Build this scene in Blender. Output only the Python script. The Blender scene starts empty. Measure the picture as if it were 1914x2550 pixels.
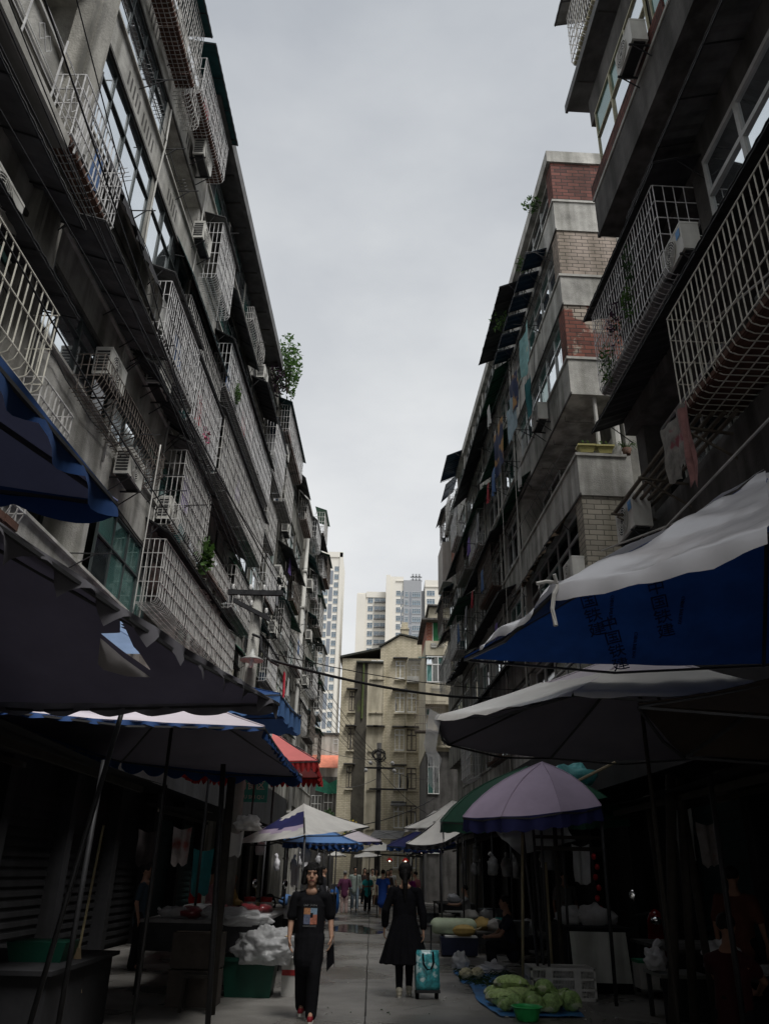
import bpy, bmesh, math, random
from mathutils import Vector, Matrix, noise
random.seed(7)
C = bpy.context.scene.collection
PI = math.pi
sin, cos, rad = math.sin, math.cos, math.radians

# ---------------------------------------------------------------- camera
cam_d = bpy.data.cameras.new('camera')
cam = bpy.data.objects.new('camera', cam_d)
C.objects.link(cam)
bpy.context.scene.camera = cam
cam_d.sensor_fit = 'HORIZONTAL'
cam_d.sensor_width = 36.0
cam_d.lens = 36.58
cam_d.clip_start = 0.05
cam_d.clip_end = 3000
pitch, roll = rad(24.71), rad(1.3)
fw = Vector((0, cos(pitch), sin(pitch)))
rt = Vector((1, 0, 0)); up = rt.cross(fw)
rt2 = cos(roll)*rt + sin(roll)*up
up2 = -sin(roll)*rt + cos(roll)*up
cam.matrix_world = Matrix(((rt2.x, up2.x, -fw.x, 0), (rt2.y, up2.y, -fw.y, 0), (rt2.z, up2.z, -fw.z, 1.6), (0, 0, 0, 1)))

# ---------------------------------------------------------------- overcast sky
SUN_EL, SUN_AZ = rad(62), rad(140)     # azimuth clockwise from +y: behind and to the right of the camera
world = bpy.data.worlds.new('World')
bpy.context.scene.world = world
world.use_nodes = True
nt = world.node_tree
for n in list(nt.nodes): nt.nodes.remove(n)
out = nt.nodes.new('ShaderNodeOutputWorld')
bg = nt.nodes.new('ShaderNodeBackground'); bg.inputs[1].default_value = 0.1
sky = nt.nodes.new('ShaderNodeTexSky'); sky.sky_type = 'NISHITA'; sky.sun_disc = False
sky.sun_elevation = SUN_EL; sky.sun_rotation = SUN_AZ; sky.air_density = 1.0; sky.dust_density = 4.0
tc = nt.nodes.new('ShaderNodeTexCoord')
sep = nt.nodes.new('ShaderNodeSeparateXYZ')
nt.links.new(tc.outputs['Generated'], sep.inputs[0])
ns = nt.nodes.new('ShaderNodeTexNoise'); ns.inputs['Scale'].default_value = 2.2; ns.inputs['Detail'].default_value = 5
mp = nt.nodes.new('ShaderNodeMapping'); mp.inputs['Scale'].default_value = (1, 1, 2.2)
nt.links.new(tc.outputs['Generated'], mp.inputs[0]); nt.links.new(mp.outputs[0], ns.inputs['Vector'])
mad = nt.nodes.new('ShaderNodeMath'); mad.operation = 'MULTIPLY_ADD'; mad.inputs[1].default_value = 0.30
nt.links.new(ns.outputs['Fac'], mad.inputs[0]); nt.links.new(sep.outputs['Z'], mad.inputs[2])
cr = nt.nodes.new('ShaderNodeValToRGB')
e = cr.color_ramp.elements
e[0].position = 0.12; e[0].color = (3.08, 3.08, 3.07, 1)
e[1].position = 1.05; e[1].color = (1.94, 2.04, 2.16, 1)
m1 = cr.color_ramp.elements.new(0.55); m1.color = (2.99, 3.03, 3.07, 1)
m2 = cr.color_ramp.elements.new(0.78); m2.color = (2.66, 2.73, 2.79, 1)
nt.links.new(mad.outputs[0], cr.inputs[0])
mx = nt.nodes.new('ShaderNodeMixRGB'); mx.inputs[0].default_value = 0.95   # thick cloud over the blue sky
n5 = nt.nodes.new('ShaderNodeTexNoise'); n5.inputs['Scale'].default_value = 3.4; n5.inputs['Detail'].default_value = 7; n5.inputs['Roughness'].default_value = .55
nt.links.new(mp.outputs[0], n5.inputs['Vector'])
r5 = nt.nodes.new('ShaderNodeValToRGB'); r5.color_ramp.elements[0].position = .32; r5.color_ramp.elements[1].position = .68
r5.color_ramp.elements[0].color = (.88, .885, .895, 1); r5.color_ramp.elements[1].color = (1.06, 1.055, 1.04, 1)
nt.links.new(n5.outputs['Fac'], r5.inputs[0])
m5 = nt.nodes.new('ShaderNodeMixRGB'); m5.blend_type = 'MULTIPLY'; m5.inputs[0].default_value = 1
nt.links.new(cr.outputs[0], m5.inputs[1]); nt.links.new(r5.outputs[0], m5.inputs[2])
nt.links.new(sky.outputs[0], mx.inputs[1]); nt.links.new(m5.outputs[0], mx.inputs[2])
nt.links.new(mx.outputs[0], bg.inputs[0]); nt.links.new(bg.outputs[0], out.inputs[0])

sl = bpy.data.lights.new('sun', 'SUN'); sl.energy = 1.5; sl.angle = rad(25); sl.color = (1, .985, .96)
so = bpy.data.objects.new('sun', sl); C.objects.link(so)
sd = Vector((sin(SUN_AZ)*cos(SUN_EL), cos(SUN_AZ)*cos(SUN_EL), sin(SUN_EL)))
so.rotation_euler = sd.to_track_quat('Z', 'Y').to_euler()
so.location = (0, -10, 60)

vs = bpy.context.scene.view_settings
bpy.context.scene.display_settings.display_device = 'sRGB'
vs.view_transform = 'Standard'; vs.look = 'None'; vs.exposure = 1.4; vs.gamma = 1.0
bpy.context.scene.cycles.max_bounces = 6
bpy.context.scene.cycles.diffuse_bounces = 3
bpy.context.scene.cycles.transparent_max_bounces = 8
bpy.context.scene.cycles.caustics_reflective = False
bpy.context.scene.cycles.caustics_refractive = False

# ---------------------------------------------------------------- materials
MATS = {}
def mat(name, col, rough=.75, var=.25, scale=3., bump=.0, bscale=30., metal=0., spec=.3, streak=0., trans=0., col2=None, thr=None, alpha=1., coat=0.):
    """procedural material: colour noise, optional vertical rain streaks, patches of a second colour, bump, translucency"""
    if name in MATS: return MATS[name]
    m = bpy.data.materials.new(name); m.use_nodes = True; MATS[name] = m
    t = m.node_tree; N = t.nodes; L = t.links
    b = N['Principled BSDF']; o = N['Material Output']
    b.inputs['Roughness'].default_value = rough
    b.inputs['Metallic'].default_value = metal
    b.inputs['Specular IOR Level'].default_value = spec
    if coat: b.inputs['Coat Weight'].default_value = coat
    tcn = N.new('ShaderNodeTexCoord')
    n1 = N.new('ShaderNodeTexNoise'); n1.inputs['Scale'].default_value = scale; n1.inputs['Detail'].default_value = 6; n1.inputs['Roughness'].default_value = .65
    L.new(tcn.outputs['Object'], n1.inputs['Vector'])
    r = N.new('ShaderNodeValToRGB'); r.color_ramp.elements[0].position = .3; r.color_ramp.elements[1].position = .7
    lo = [c*(1-var) for c in col]; hi = [min(1, c*(1+var)) for c in col]
    r.color_ramp.elements[0].color = (*lo, 1); r.color_ramp.elements[1].color = (*hi, 1)
    L.new(n1.outputs['Fac'], r.inputs[0]); last = r.outputs[0]
    if col2:
        n2 = N.new('ShaderNodeTexNoise'); n2.inputs['Scale'].default_value = scale*.45; n2.inputs['Detail'].default_value = 4
        L.new(tcn.outputs['Object'], n2.inputs['Vector'])
        r2 = N.new('ShaderNodeValToRGB'); r2.color_ramp.elements[0].position = (thr or .52); r2.color_ramp.elements[1].position = (thr or .52)+.06
        L.new(n2.outputs['Fac'], r2.inputs[0])
        x = N.new('ShaderNodeMixRGB'); L.new(r2.outputs[0], x.inputs[0]); L.new(last, x.inputs[1]); x.inputs[2].default_value = (*col2, 1); last = x.outputs[0]
    if streak:
        mpn = N.new('ShaderNodeMapping'); mpn.inputs['Scale'].default_value = (2.6, 2.6, .3)
        L.new(tcn.outputs['Object'], mpn.inputs[0])
        n3 = N.new('ShaderNodeTexNoise'); n3.inputs['Scale'].default_value = 1.; n3.inputs['Detail'].default_value = 5
        L.new(mpn.outputs[0], n3.inputs['Vector'])
        r3 = N.new('ShaderNodeValToRGB'); r3.color_ramp.elements[0].position = .38; r3.color_ramp.elements[1].position = .6
        k = 1-streak; r3.color_ramp.elements[0].color = (k, k, k*.97, 1)
        L.new(n3.outputs['Fac'], r3.inputs[0])
        x = N.new('ShaderNodeMixRGB'); x.blend_type = 'MULTIPLY'; x.inputs[0].default_value = 1
        L.new(last, x.inputs[1]); L.new(r3.outputs[0], x.inputs[2]); last = x.outputs[0]
    L.new(last, b.inputs['Base Color'])
    if bump:
        n4 = N.new('ShaderNodeTexNoise'); n4.inputs['Scale'].default_value = bscale; n4.inputs['Detail'].default_value = 4
        L.new(tcn.outputs['Object'], n4.inputs['Vector'])
        bp = N.new('ShaderNodeBump'); bp.inputs['Strength'].default_value = bump; bp.inputs['Distance'].default_value = .02
        L.new(n4.outputs['Fac'], bp.inputs['Height']); L.new(bp.outputs[0], b.inputs['Normal'])
    if trans:
        tr = N.new('ShaderNodeBsdfTranslucent'); L.new(last, tr.inputs[0])
        ms = N.new('ShaderNodeMixShader'); ms.inputs[0].default_value = trans
        L.new(b.outputs[0], ms.inputs[1]); L.new(tr.outputs[0], ms.inputs[2]); L.new(ms.outputs[0], o.inputs[0])
    if alpha < 1:
        tp = N.new('ShaderNodeBsdfTransparent'); ms2 = N.new('ShaderNodeMixShader'); ms2.inputs[0].default_value = alpha
        src = o.inputs[0].links[0].from_socket
        L.new(tp.outputs[0], ms2.inputs[1]); L.new(src, ms2.inputs[2]); L.new(ms2.outputs[0], o.inputs[0])
    return m

def brick_mat(name, c1, c2, mortar, bw=.24, bh=.065, patch=None, thr=.5, streak=.4):
    m = bpy.data.materials.new(name); m.use_nodes = True; MATS[name] = m
    t = m.node_tree; N = t.nodes; L = t.links; b = N['Principled BSDF']
    b.inputs['Roughness'].default_value = .88; b.inputs['Specular IOR Level'].default_value = .2
    g = N.new('ShaderNodeTexCoord'); sp = N.new('ShaderNodeSeparateXYZ'); L.new(g.outputs['Object'], sp.inputs[0])
    a = N.new('ShaderNodeMath'); a.operation = 'ADD'; L.new(sp.outputs[0], a.inputs[0]); L.new(sp.outputs[1], a.inputs[1])
    cb = N.new('ShaderNodeCombineXYZ'); L.new(a.outputs[0], cb.inputs[0]); L.new(sp.outputs[2], cb.inputs[1])
    wn = N.new('ShaderNodeTexNoise'); wn.inputs['Scale'].default_value = 9; L.new(g.outputs['Object'], wn.inputs['Vector'])
    wv = N.new('ShaderNodeVectorMath'); wv.operation = 'MULTIPLY_ADD'; wv.inputs[1].default_value = (.02, .02, 0)
    L.new(wn.outputs['Color'], wv.inputs[0]); L.new(cb.outputs[0], wv.inputs[2])
    bk = N.new('ShaderNodeTexBrick'); L.new(wv.outputs[0], bk.inputs['Vector'])
    bk.inputs['Scale'].default_value = 1; bk.inputs['Brick Width'].default_value = bw; bk.inputs['Row Height'].default_value = bh
    bk.inputs['Mortar Size'].default_value = .014; bk.inputs['Mortar Smooth'].default_value = .3
    bk.inputs['Color1'].default_value = (*c1, 1); bk.inputs['Color2'].default_value = (*c2, 1); bk.inputs['Mortar'].default_value = (*mortar, 1)
    last = bk.outputs['Color']
    n1 = N.new('ShaderNodeTexNoise'); n1.inputs['Scale'].default_value = 1.3; n1.inputs['Detail'].default_value = 6; L.new(g.outputs['Object'], n1.inputs['Vector'])
    if patch:
        bk2 = N.new('ShaderNodeTexBrick'); L.new(wv.outputs[0], bk2.inputs['Vector'])
        for k in ('Brick Width', 'Row Height', 'Mortar Size', 'Mortar Smooth', 'Scale'): bk2.inputs[k].default_value = bk.inputs[k].default_value
        bk2.inputs['Color1'].default_value = (*patch, 1); bk2.inputs['Color2'].default_value = (*[c*.75 for c in patch], 1); bk2.inputs['Mortar'].default_value = (*mortar, 1)
        r = N.new('ShaderNodeValToRGB'); r.color_ramp.elements[0].position = thr; r.color_ramp.elements[1].position = thr+.03
        L.new(n1.outputs['Fac'], r.inputs[0])
        x = N.new('ShaderNodeMixRGB'); L.new(r.outputs[0], x.inputs[0]); L.new(last, x.inputs[1]); L.new(bk2.outputs['Color'], x.inputs[2]); last = x.outputs[0]
    n2 = N.new('ShaderNodeTexNoise'); n2.inputs['Scale'].default_value = 1.; n2.inputs['Detail'].default_value = 5
    mpn = N.new('ShaderNodeMapping'); mpn.inputs['Scale'].default_value = (2.5, 2.5, .5); L.new(g.outputs['Object'], mpn.inputs[0]); L.new(mpn.outputs[0], n2.inputs['Vector'])
    r3 = N.new('ShaderNodeValToRGB'); r3.color_ramp.elements[0].position = .35; r3.color_ramp.elements[1].position = .62
    k = 1-streak; r3.color_ramp.elements[0].color = (k, k, k*.95, 1); L.new(n2.outputs['Fac'], r3.inputs[0])
    y = N.new('ShaderNodeMixRGB'); y.blend_type = 'MULTIPLY'; y.inputs[0].default_value = 1; L.new(last, y.inputs[1]); L.new(r3.outputs[0], y.inputs[2])
    L.new(y.outputs[0], b.inputs['Base Color'])
    bp = N.new('ShaderNodeBump'); bp.inputs['Strength'].default_value = .5; bp.inputs['Distance'].default_value = .015
    iv = N.new('ShaderNodeMath'); iv.operation = 'SUBTRACT'; iv.inputs[0].default_value = 1; L.new(bk.outputs['Fac'], iv.inputs[1])
    L.new(iv.outputs[0], bp.inputs['Height']); L.new(bp.outputs[0], b.inputs['Normal'])
    return m

CONC = mat('grey_render', (.42, .41, .38), .9, .36, 1.6, .6, 45, streak=.45)
CONC2 = mat('stained_concrete', (.30, .29, .26), .92, .4, 1.2, .6, 30, streak=.6, col2=(.33, .32, .28), thr=.58)
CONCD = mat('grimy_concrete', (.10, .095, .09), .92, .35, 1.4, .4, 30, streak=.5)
COPE = mat('pale_coping', (.42, .41, .38), .85, .2, 4, .2, 30, streak=.3)
SOFF = mat('soffit_plaster', (.17, .165, .155), .92, .25, 1.0, .25, 20)
BARS = mat('galvanised_bars', (.48, .47, .45), .5, .45, 5, metal=.1)
BARSD = mat('rusty_bars', (.13, .11, .095), .7, .4, 8, metal=.2)
BARSW = mat('stainless_bars', (.58, .575, .57), .4, .4, 4, metal=.1)
TRAYB = mat('rusty_tray_board', (.10, .05, .035), .85, .4, 5, .3, 20)
TRAYG = mat('grey_tray_sheet', (.20, .195, .19), .6, .35, 5, .4, 14)
PANE = mat('mirror_pane', (.80, .85, .88), .04, .04, 1.5, .04, 1.2, metal=.95)
PANET = mat('teal_pane', (.10, .22, .20), .08, .2, 1.5, .05, 1.5, metal=.55, spec=.6)
PANED = mat('dark_pane', (.012, .016, .018), .06, .3, 2, .05, 1.5, spec=.9)
FRAME = mat('aluminium_frame', (.52, .53, .52), .5, .15, 5)
FRAMED = mat('brown_frame', (.06, .05, .045), .6, .2, 5)
FRAMEG = mat('dark_grey_frame', (.045, .055, .055), .5, .2, 5)
AWT = mat('teal_sheet_awning', (.012, .06, .062), .55, .3, 3, .15, 12)
AWG = mat('green_sheet_awning', (.015, .085, .045), .55, .35, 3, .15, 12)
AWD = mat('dark_sheet_awning', (.035, .035, .037), .7, .35, 3, .2, 12)
AWGR = mat('grey_sheet_awning', (.12, .12, .12), .7, .3, 2.5, .2, 10, streak=.3)
AWB = mat('navy_sheet_awning', (.01, .03, .06), .5, .3, 3, .15, 12)
BLACKCLOTH = mat('torn_black_net', (.012, .012, .014), .95, .4, 5, .5, 9)
WHITEP = mat('white_ac_casing', (.58, .57, .53), .5, .12, 3, streak=.25)
DARKM = mat('dark_metal', (.03, .03, .032), .55, .3, 6, metal=.3)
RUST = mat('rusty_steel', (.11, .06, .04), .8, .5, 6, .3, 25)
PIPE = mat('pale_plastic_pipe', (.50, .49, .46), .6, .15, 2, streak=.3)
BRICKP = brick_mat('pink_washed_brick', (.40, .33, .28), (.31, .26, .22), (.13, .115, .10), .34, .125, streak=.35)
BRICKR = brick_mat('red_brick_patchy', (.24, .085, .06), (.13, .05, .04), (.05, .04, .035), .36, .13, patch=(.42, .36, .30), thr=.53, streak=.3)
BRICKDR = brick_mat('dark_red_brick', (.19, .075, .06), (.09, .04, .035), (.04, .033, .03), .36, .13, streak=.3)
BRICKG = brick_mat('grey_brick', (.33, .30, .245), (.25, .23, .19), (.13, .12, .10), .36, .13, streak=.3)
BRICKT = brick_mat('tan_brick', (.56, .50, .375), (.47, .42, .31), (.32, .285, .22), .34, .12, streak=.22)
BRICKRR = brick_mat('bright_red_brick', (.30, .085, .05), (.22, .06, .04), (.28, .24, .2), .30, .10, streak=.1)
TAN = mat('tan_render', (.48, .435, .335), .9, .25, .8, .3, 10, streak=.35)
MOSS = mat('black_mossy_stain', (.055, .05, .04), .95, .5, .9, .3, 8, col2=(.085, .11, .03), thr=.62)
LEAF = mat('leaf_green', (.065, .13, .03), .55, .45, 9, trans=.3)
LEAFD = mat('leaf_dark', (.03, .065, .022), .6, .45, 9, trans=.25)
LEAFP = mat('leaf_purple', (.05, .022, .045), .6, .45, 9, trans=.2)
BARK = mat('bark', (.07, .055, .045), .9, .3, 12)

# ---------------------------------------------------------------- mesh and object helpers
class MB:
    def __init__(s): s.v = []; s.f = []; s.m = []; s.sm = []
    def add(s, vs, fs, mi=0, smooth=False):
        n = len(s.v); s.v += [tuple(v) for v in vs]
        for f in fs: s.f.append(tuple(i+n for i in f)); s.m.append(mi); s.sm.append(smooth)
    def quad(s, a, b, c, d, mi=0): s.add([a, b, c, d], [(0, 1, 2, 3)], mi)
    def hexa(s, p, mi=0):   # p: 4 bottom corners then 4 top corners
        s.add(p, [(3, 2, 1, 0), (4, 5, 6, 7), (0, 1, 5, 4), (1, 2, 6, 5), (2, 3, 7, 6), (3, 0, 4, 7)], mi)
    def box(s, x0, x1, y0, y1, z0, z1, mi=0):
        s.hexa([(x0, y0, z0), (x1, y0, z0), (x1, y1, z0), (x0, y1, z0), (x0, y0, z1), (x1, y0, z1), (x1, y1, z1), (x0, y1, z1)], mi)
    def tbox(s, x0, x1, y0, y1, z0, z1, k=.9, mi=0):  # bottom shrunk by k
        cx, cy = (x0+x1)/2, (y0+y1)/2; a, b = (x1-x0)/2, (y1-y0)/2
        s.hexa([(cx-a*k, cy-b*k, z0), (cx+a*k, cy-b*k, z0), (cx+a*k, cy+b*k, z0), (cx-a*k, cy+b*k, z0), (x0, y0, z1), (x1, y0, z1), (x1, y1, z1), (x0, y1, z1)], mi)
    def tube(s, pts, r, n=4, mi=0, smooth=False, r2=None, cap=True):
        pts = [Vector(p) for p in pts]; rings = []
        d0 = (pts[1]-pts[0]).normalized()
        ref = Vector((0, 0, 1)) if abs(d0.z) < .9 else Vector((1, 0, 0))
        for i, p in enumerate(pts):
            d = (pts[min(i+1, len(pts)-1)]-pts[max(i-1, 0)])
            if d.length < 1e-9: d = d0
            d.normalize(); a = d.cross(ref)
            if a.length < 1e-4: a = d.cross(Vector((0, 1, 0)))
            a.normalize(); b = a.cross(d)
            t = i/(len(pts)-1); rr = r if r2 is None else r+(r2-r)*t
            rings.append([p+a*cos(2*PI*(j+.5)/n)*rr+b*sin(2*PI*(j+.5)/n)*rr for j in range(n)])
        vs = [v for g in rings for v in g]; fs = []
        for i in range(len(pts)-1):
            for j in range(n):
                fs.append((i*n+j, i*n+(j+1) % n, (i+1)*n+(j+1) % n, (i+1)*n+j))
        if cap: fs += [tuple(range(n-1, -1, -1)), tuple((len(pts)-1)*n+j for j in range(n))]
        s.add(vs, fs, mi, smooth)
    def lathe(s, prof, n=20, c=(0, 0, 0), mi=0, smooth=True):
        vs = []; fs = []
        for r, z in prof:
            for j in range(n): vs.append((c[0]+r*cos(2*PI*j/n), c[1]+r*sin(2*PI*j/n), c[2]+z))
        for i in range(len(prof)-1):
            for j in range(n): fs.append((i*n+j, i*n+(j+1) % n, (i+1)*n+(j+1) % n, (i+1)*n+j))
        s.add(vs, fs, mi, smooth)
    def ball(s, c, r, n=12, m=8, mi=0, disp=0., seed=0.):
        r = (r, r, r) if not hasattr(r, '__len__') else r; vs = []; fs = []
        for i in range(m+1):
            th = PI*i/m
            for j in range(n):
                ph = 2*PI*j/n; d = Vector((sin(th)*cos(ph), sin(th)*sin(ph), cos(th)))
                k = 1+disp*noise.noise(d*2.3+Vector((seed, seed*1.7, 3)))
                vs.append((c[0]+d.x*r[0]*k, c[1]+d.y*r[1]*k, c[2]+d.z*r[2]*k))
        for i in range(m):
            for j in range(n): fs.append((i*n+j, (i+1)*n+j, (i+1)*n+(j+1) % n, i*n+(j+1) % n))
        s.add(vs, fs, mi, True)
    def caps(s, p, q, r1, r2, n=12, flat=(1, 1), mi=0):
        """tapered capsule, closed"""
        p, q = Vector(p), Vector(q); d = q-p; Ln = d.length
        d = d/Ln if Ln > 1e-6 else Vector((0, 0, 1))
        ref = Vector((0, 1, 0)) if abs(d.y) < .8 else Vector((1, 0, 0))
        a = d.cross(ref).normalized(); b = a.cross(d); prof = []
        for k in range(5): t = PI/2*(1-k/4); prof.append((p-d*r1*sin(t), max(r1*cos(t), 1e-4)))
        for k in range(5): t = PI/2*k/4; prof.append((q+d*r2*sin(t), max(r2*cos(t), 1e-4)))
        vs = [c+a*cos(2*PI*j/n)*r*flat[0]+b*sin(2*PI*j/n)*r*flat[1] for c, r in prof for j in range(n)]
        fs = [(i*n+j, i*n+(j+1) % n, (i+1)*n+(j+1) % n, (i+1)*n+j) for i in range(9) for j in range(n)]
        fs += [tuple(range(n-1, -1, -1)), tuple(9*n+j for j in range(n))]
        s.add(vs, fs, mi, True)
    def leaves(s, c, r, n, size, mi=0, seed=0, squash=1.):
        rg = random.Random(seed); c = Vector(c); r = Vector(r) if hasattr(r, '__len__') else Vector((r, r, r))
        for _ in range(n):
            while True:
                d = Vector((rg.uniform(-1, 1), rg.uniform(-1, 1), rg.uniform(-1, 1)))
                if d.length <= 1: break
            if noise.noise(d*2.2+Vector((seed, 0, 0))) < -.12: continue
            p = c+Vector((d.x*r.x, d.y*r.y, d.z*r.z))
            u = Vector((rg.uniform(-1, 1), rg.uniform(-1, 1), rg.uniform(-.6, .6))).normalized()
            w = u.cross(Vector((rg.uniform(-1, 1), rg.uniform(-1, 1), rg.uniform(-1, 1)))).normalized()
            z = size*rg.uniform(.6, 1.3)
            s.add([p-u*z, p+w*z*.45, p+u*z, p-w*z*.45], [(0, 1, 2, 3)], mi)
    def build(s, name, mats, parent=None, local=False):
        if not hasattr(mats, '__len__'): mats = [mats]
        off = Vector((0, 0, 0))
        if parent is not None and not local:
            p = parent
            while p is not None: off += p.location; p = p.parent
        me = bpy.data.meshes.new(name)
        me.from_pydata([(a-off.x, b-off.y, c-off.z) for a, b, c in s.v], [], s.f)
        for m in mats: me.materials.append(m)
        me.polygons.foreach_set('material_index', s.m)
        me.polygons.foreach_set('use_smooth', s.sm)
        me.update()
        o = bpy.data.objects.new(name, me); C.objects.link(o)
        if parent is not None: o.parent = parent
        return o

def tag(o, label=None, cat=None, group=None, kind=None):
    if label: o['label'] = label
    if cat: o['category'] = cat
    if group: o['group'] = group
    if kind: o['kind'] = kind
    return o
def thing(name, label, cat, loc=(0, 0, 0), rz=0., group=None):
    o = bpy.data.objects.new(name, None); C.objects.link(o)
    o.location = loc; o.rotation_euler = (0, 0, rz); o.empty_display_size = .2
    return tag(o, label, cat, group)
def dup(root, loc, rz=0., label=None, scale=None):
    r = root.copy(); C.objects.link(r); r.location = loc; r.rotation_euler = (0, 0, rz)
    if label: r['label'] = label
    if scale: r.scale = scale
    for ch in list(root.children):
        c = ch.copy(); C.objects.link(c); c.parent = r
        for g in list(ch.children):
            d = g.copy(); C.objects.link(d); d.parent = c
    return r
def text_mesh(s, size, m, name='lettering', parent=None, mw=None, ext=.004, align='CENTER', squeeze=1.):
    cu = bpy.data.curves.new('t', 'FONT'); cu.body = s; cu.size = size; cu.align_x = align; cu.align_y = 'CENTER'; cu.extrude = ext
    cu.resolution_u = 2
    t = bpy.data.objects.new('t', cu); C.objects.link(t)
    me = bpy.data.meshes.new_from_object(t.evaluated_get(bpy.context.evaluated_depsgraph_get()))
    bpy.data.objects.remove(t); bpy.data.curves.remove(cu)
    if squeeze != 1:
        for v in me.vertices: v.co.x *= squeeze
    o = bpy.data.objects.new(name, me); C.objects.link(o); me.materials.clear(); me.materials.append(m)
    if parent is not None: o.parent = parent
    if mw is not None: o.matrix_local = mw
    return o

class Fac:
    """a facade line along the street: u runs along it, o is the distance out from its face towards the street"""
    def __init__(s, X, az):
        a = rad(az); s.X = X; s.sg = 1 if X < 0 else -1
        s.d = Vector((sin(a), cos(a), 0)); s.l = Vector((cos(a), -sin(a), 0)); s.ang = a
    def P(s, u, o, z):
        p = s.d*u + s.l*(s.X+s.sg*o); return Vector((p.x, p.y, z))
    def box(s, mb, u0, u1, o0, o1, z0, z1, mi=0):
        P = s.P
        mb.hexa([P(u0, o0, z0), P(u1, o0, z0), P(u1, o1, z0), P(u0, o1, z0), P(u0, o0, z1), P(u1, o0, z1), P(u1, o1, z1), P(u0, o1, z1)], mi)
    @property
    def rz(s): return -s.ang if s.sg > 0 else PI-s.ang   # turns a thing whose front is +x to face the street
FL = Fac(-4.75, 1.3)
FR = Fac(5.2, -2.2)
# ---------------------------------------------------------------- facade elements (all are parts of a building)
def window(F, par, u0, u1, o, z0, z1, n=3, tr=.68, pm=None, fm=None, seed=0, t=.045):
    rg = random.Random(seed+int(u0*31)+int(z0*57)); mb = MB(); pn = MB(); fm = fm or FRAME
    pm = pm or [PANE, PANET, PANED]
    F.box(mb, u0, u1, o-.05, o, z0, z0+t); F.box(mb, u0, u1, o-.05, o, z1-t, z1)
    w = (u1-u0)/n; zt = z0+(z1-z0)*tr
    for i in range(n+1):
        uc = u0+w*i; F.box(mb, max(u0, uc-t/2), min(u1, uc+t/2), o-.049, o-.001, z0+t, z1-t)
    if tr < 1: F.box(mb, u0+t/2, u1-t/2, o-.048, o+.004, zt-t/2, zt+t/2)
    for i in range(n):
        for a, b in (((z0, zt), (zt, z1)) if tr < 1 else ((z0, z1),)):
            k = rg.choice((0, 0, 0, 1, 1, 2))
            oo = o-.03-rg.uniform(0, .012); ti = rg.uniform(-.012, .012)
            pn.quad(F.P(u0+w*i, oo+ti, a), F.P(u0+w*(i+1), oo-ti, a), F.P(u0+w*(i+1), oo-ti*.5, b), F.P(u0+w*i, oo+ti*.5, b), k)
    wo = mb.build('window', fm, par); pn.build('pane', pm, wo)
    return wo

def cage(F, par, u0, u1, z0, z1, o0=-.45, o1=0., sp=.115, hz=.33, m=None, r=.009, rd=.13, tray=None, ends=True, junk=0, gap=0.):
    mb = MB(); m = m or BARS; rg = random.Random(int(u0*100+z0*10))
    n = max(2, int((u1-u0)/sp))
    for i in range(n+1):
        u = u0+(u1-u0)*i/n; q = rg.uniform(-.006, .006)
        pts = [F.P(u, o1+q, z1), F.P(u+q, o1+q, z0+rd), F.P(u+q, o1-rd*.3, z0+rd*.3), F.P(u, o1-rd, z0), F.P(u, o0, z0)]
        mb.tube(pts, r, 4, cap=False)
    k = max(2, int(round((z1-z0-rd)/hz)))
    for i in range(k+1):
        z = z0+rd+(z1-z0-rd)*i/k
        mb.tube([F.P(u0, o1+.012, z), F.P((u0+u1)/2, o1+.012, z+rg.uniform(-.015, .01)), F.P(u1, o1+.012, z)], r*1.1, 4)
        if ends:
            for u in (u0, u1): mb.tube([F.P(u, o0, z), F.P(u, o1, z)], r, 4)
    for i in range(1, 4):
        o = o0+(o1-o0)*i/4
        mb.tube([F.P(u0, o, z0-.01), F.P(u1, o, z0-.01)], r, 4)
        if ends:
            for u in (u0, u1): mb.tube([F.P(u, o, z0), F.P(u, o, z1)], r, 4)
    c = mb.build('window_cage', m, par)
    if tray:
        tb = MB(); nn = max(3, int((u1-u0)/.35))
        for i in range(nn):
            a = u0+(u1-u0)*i/nn; b = u0+(u1-u0)*(i+1)/nn; q = rg.uniform(0, .02)
            F.box(tb, a+.01, b-.006, o0+.02, o1-.05, z0+.012+q, z0+.03+q)
            F.box(tb, a+.01, b-.006, o1-.05, o1-.03, z0+.03+q, z0+.1+rg.uniform(0, .07))
        tb.build('tray', tray, c)
    if junk:
        for i in range(junk):
            jb = MB()
            u = rg.uniform(u0+.15, u1-.15); s = rg.uniform(.08, .2); h = rg.uniform(.12, .45)
            F.box(jb, u-s, u+s, o0+.05, o0+.05+rg.uniform(.1, .25), z0+.05, z0+.05+h); jb.build('stored_goods', rg.choice((CONCD, WHITEP, RUST, AWB, AWT)), c)
    return c

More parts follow.
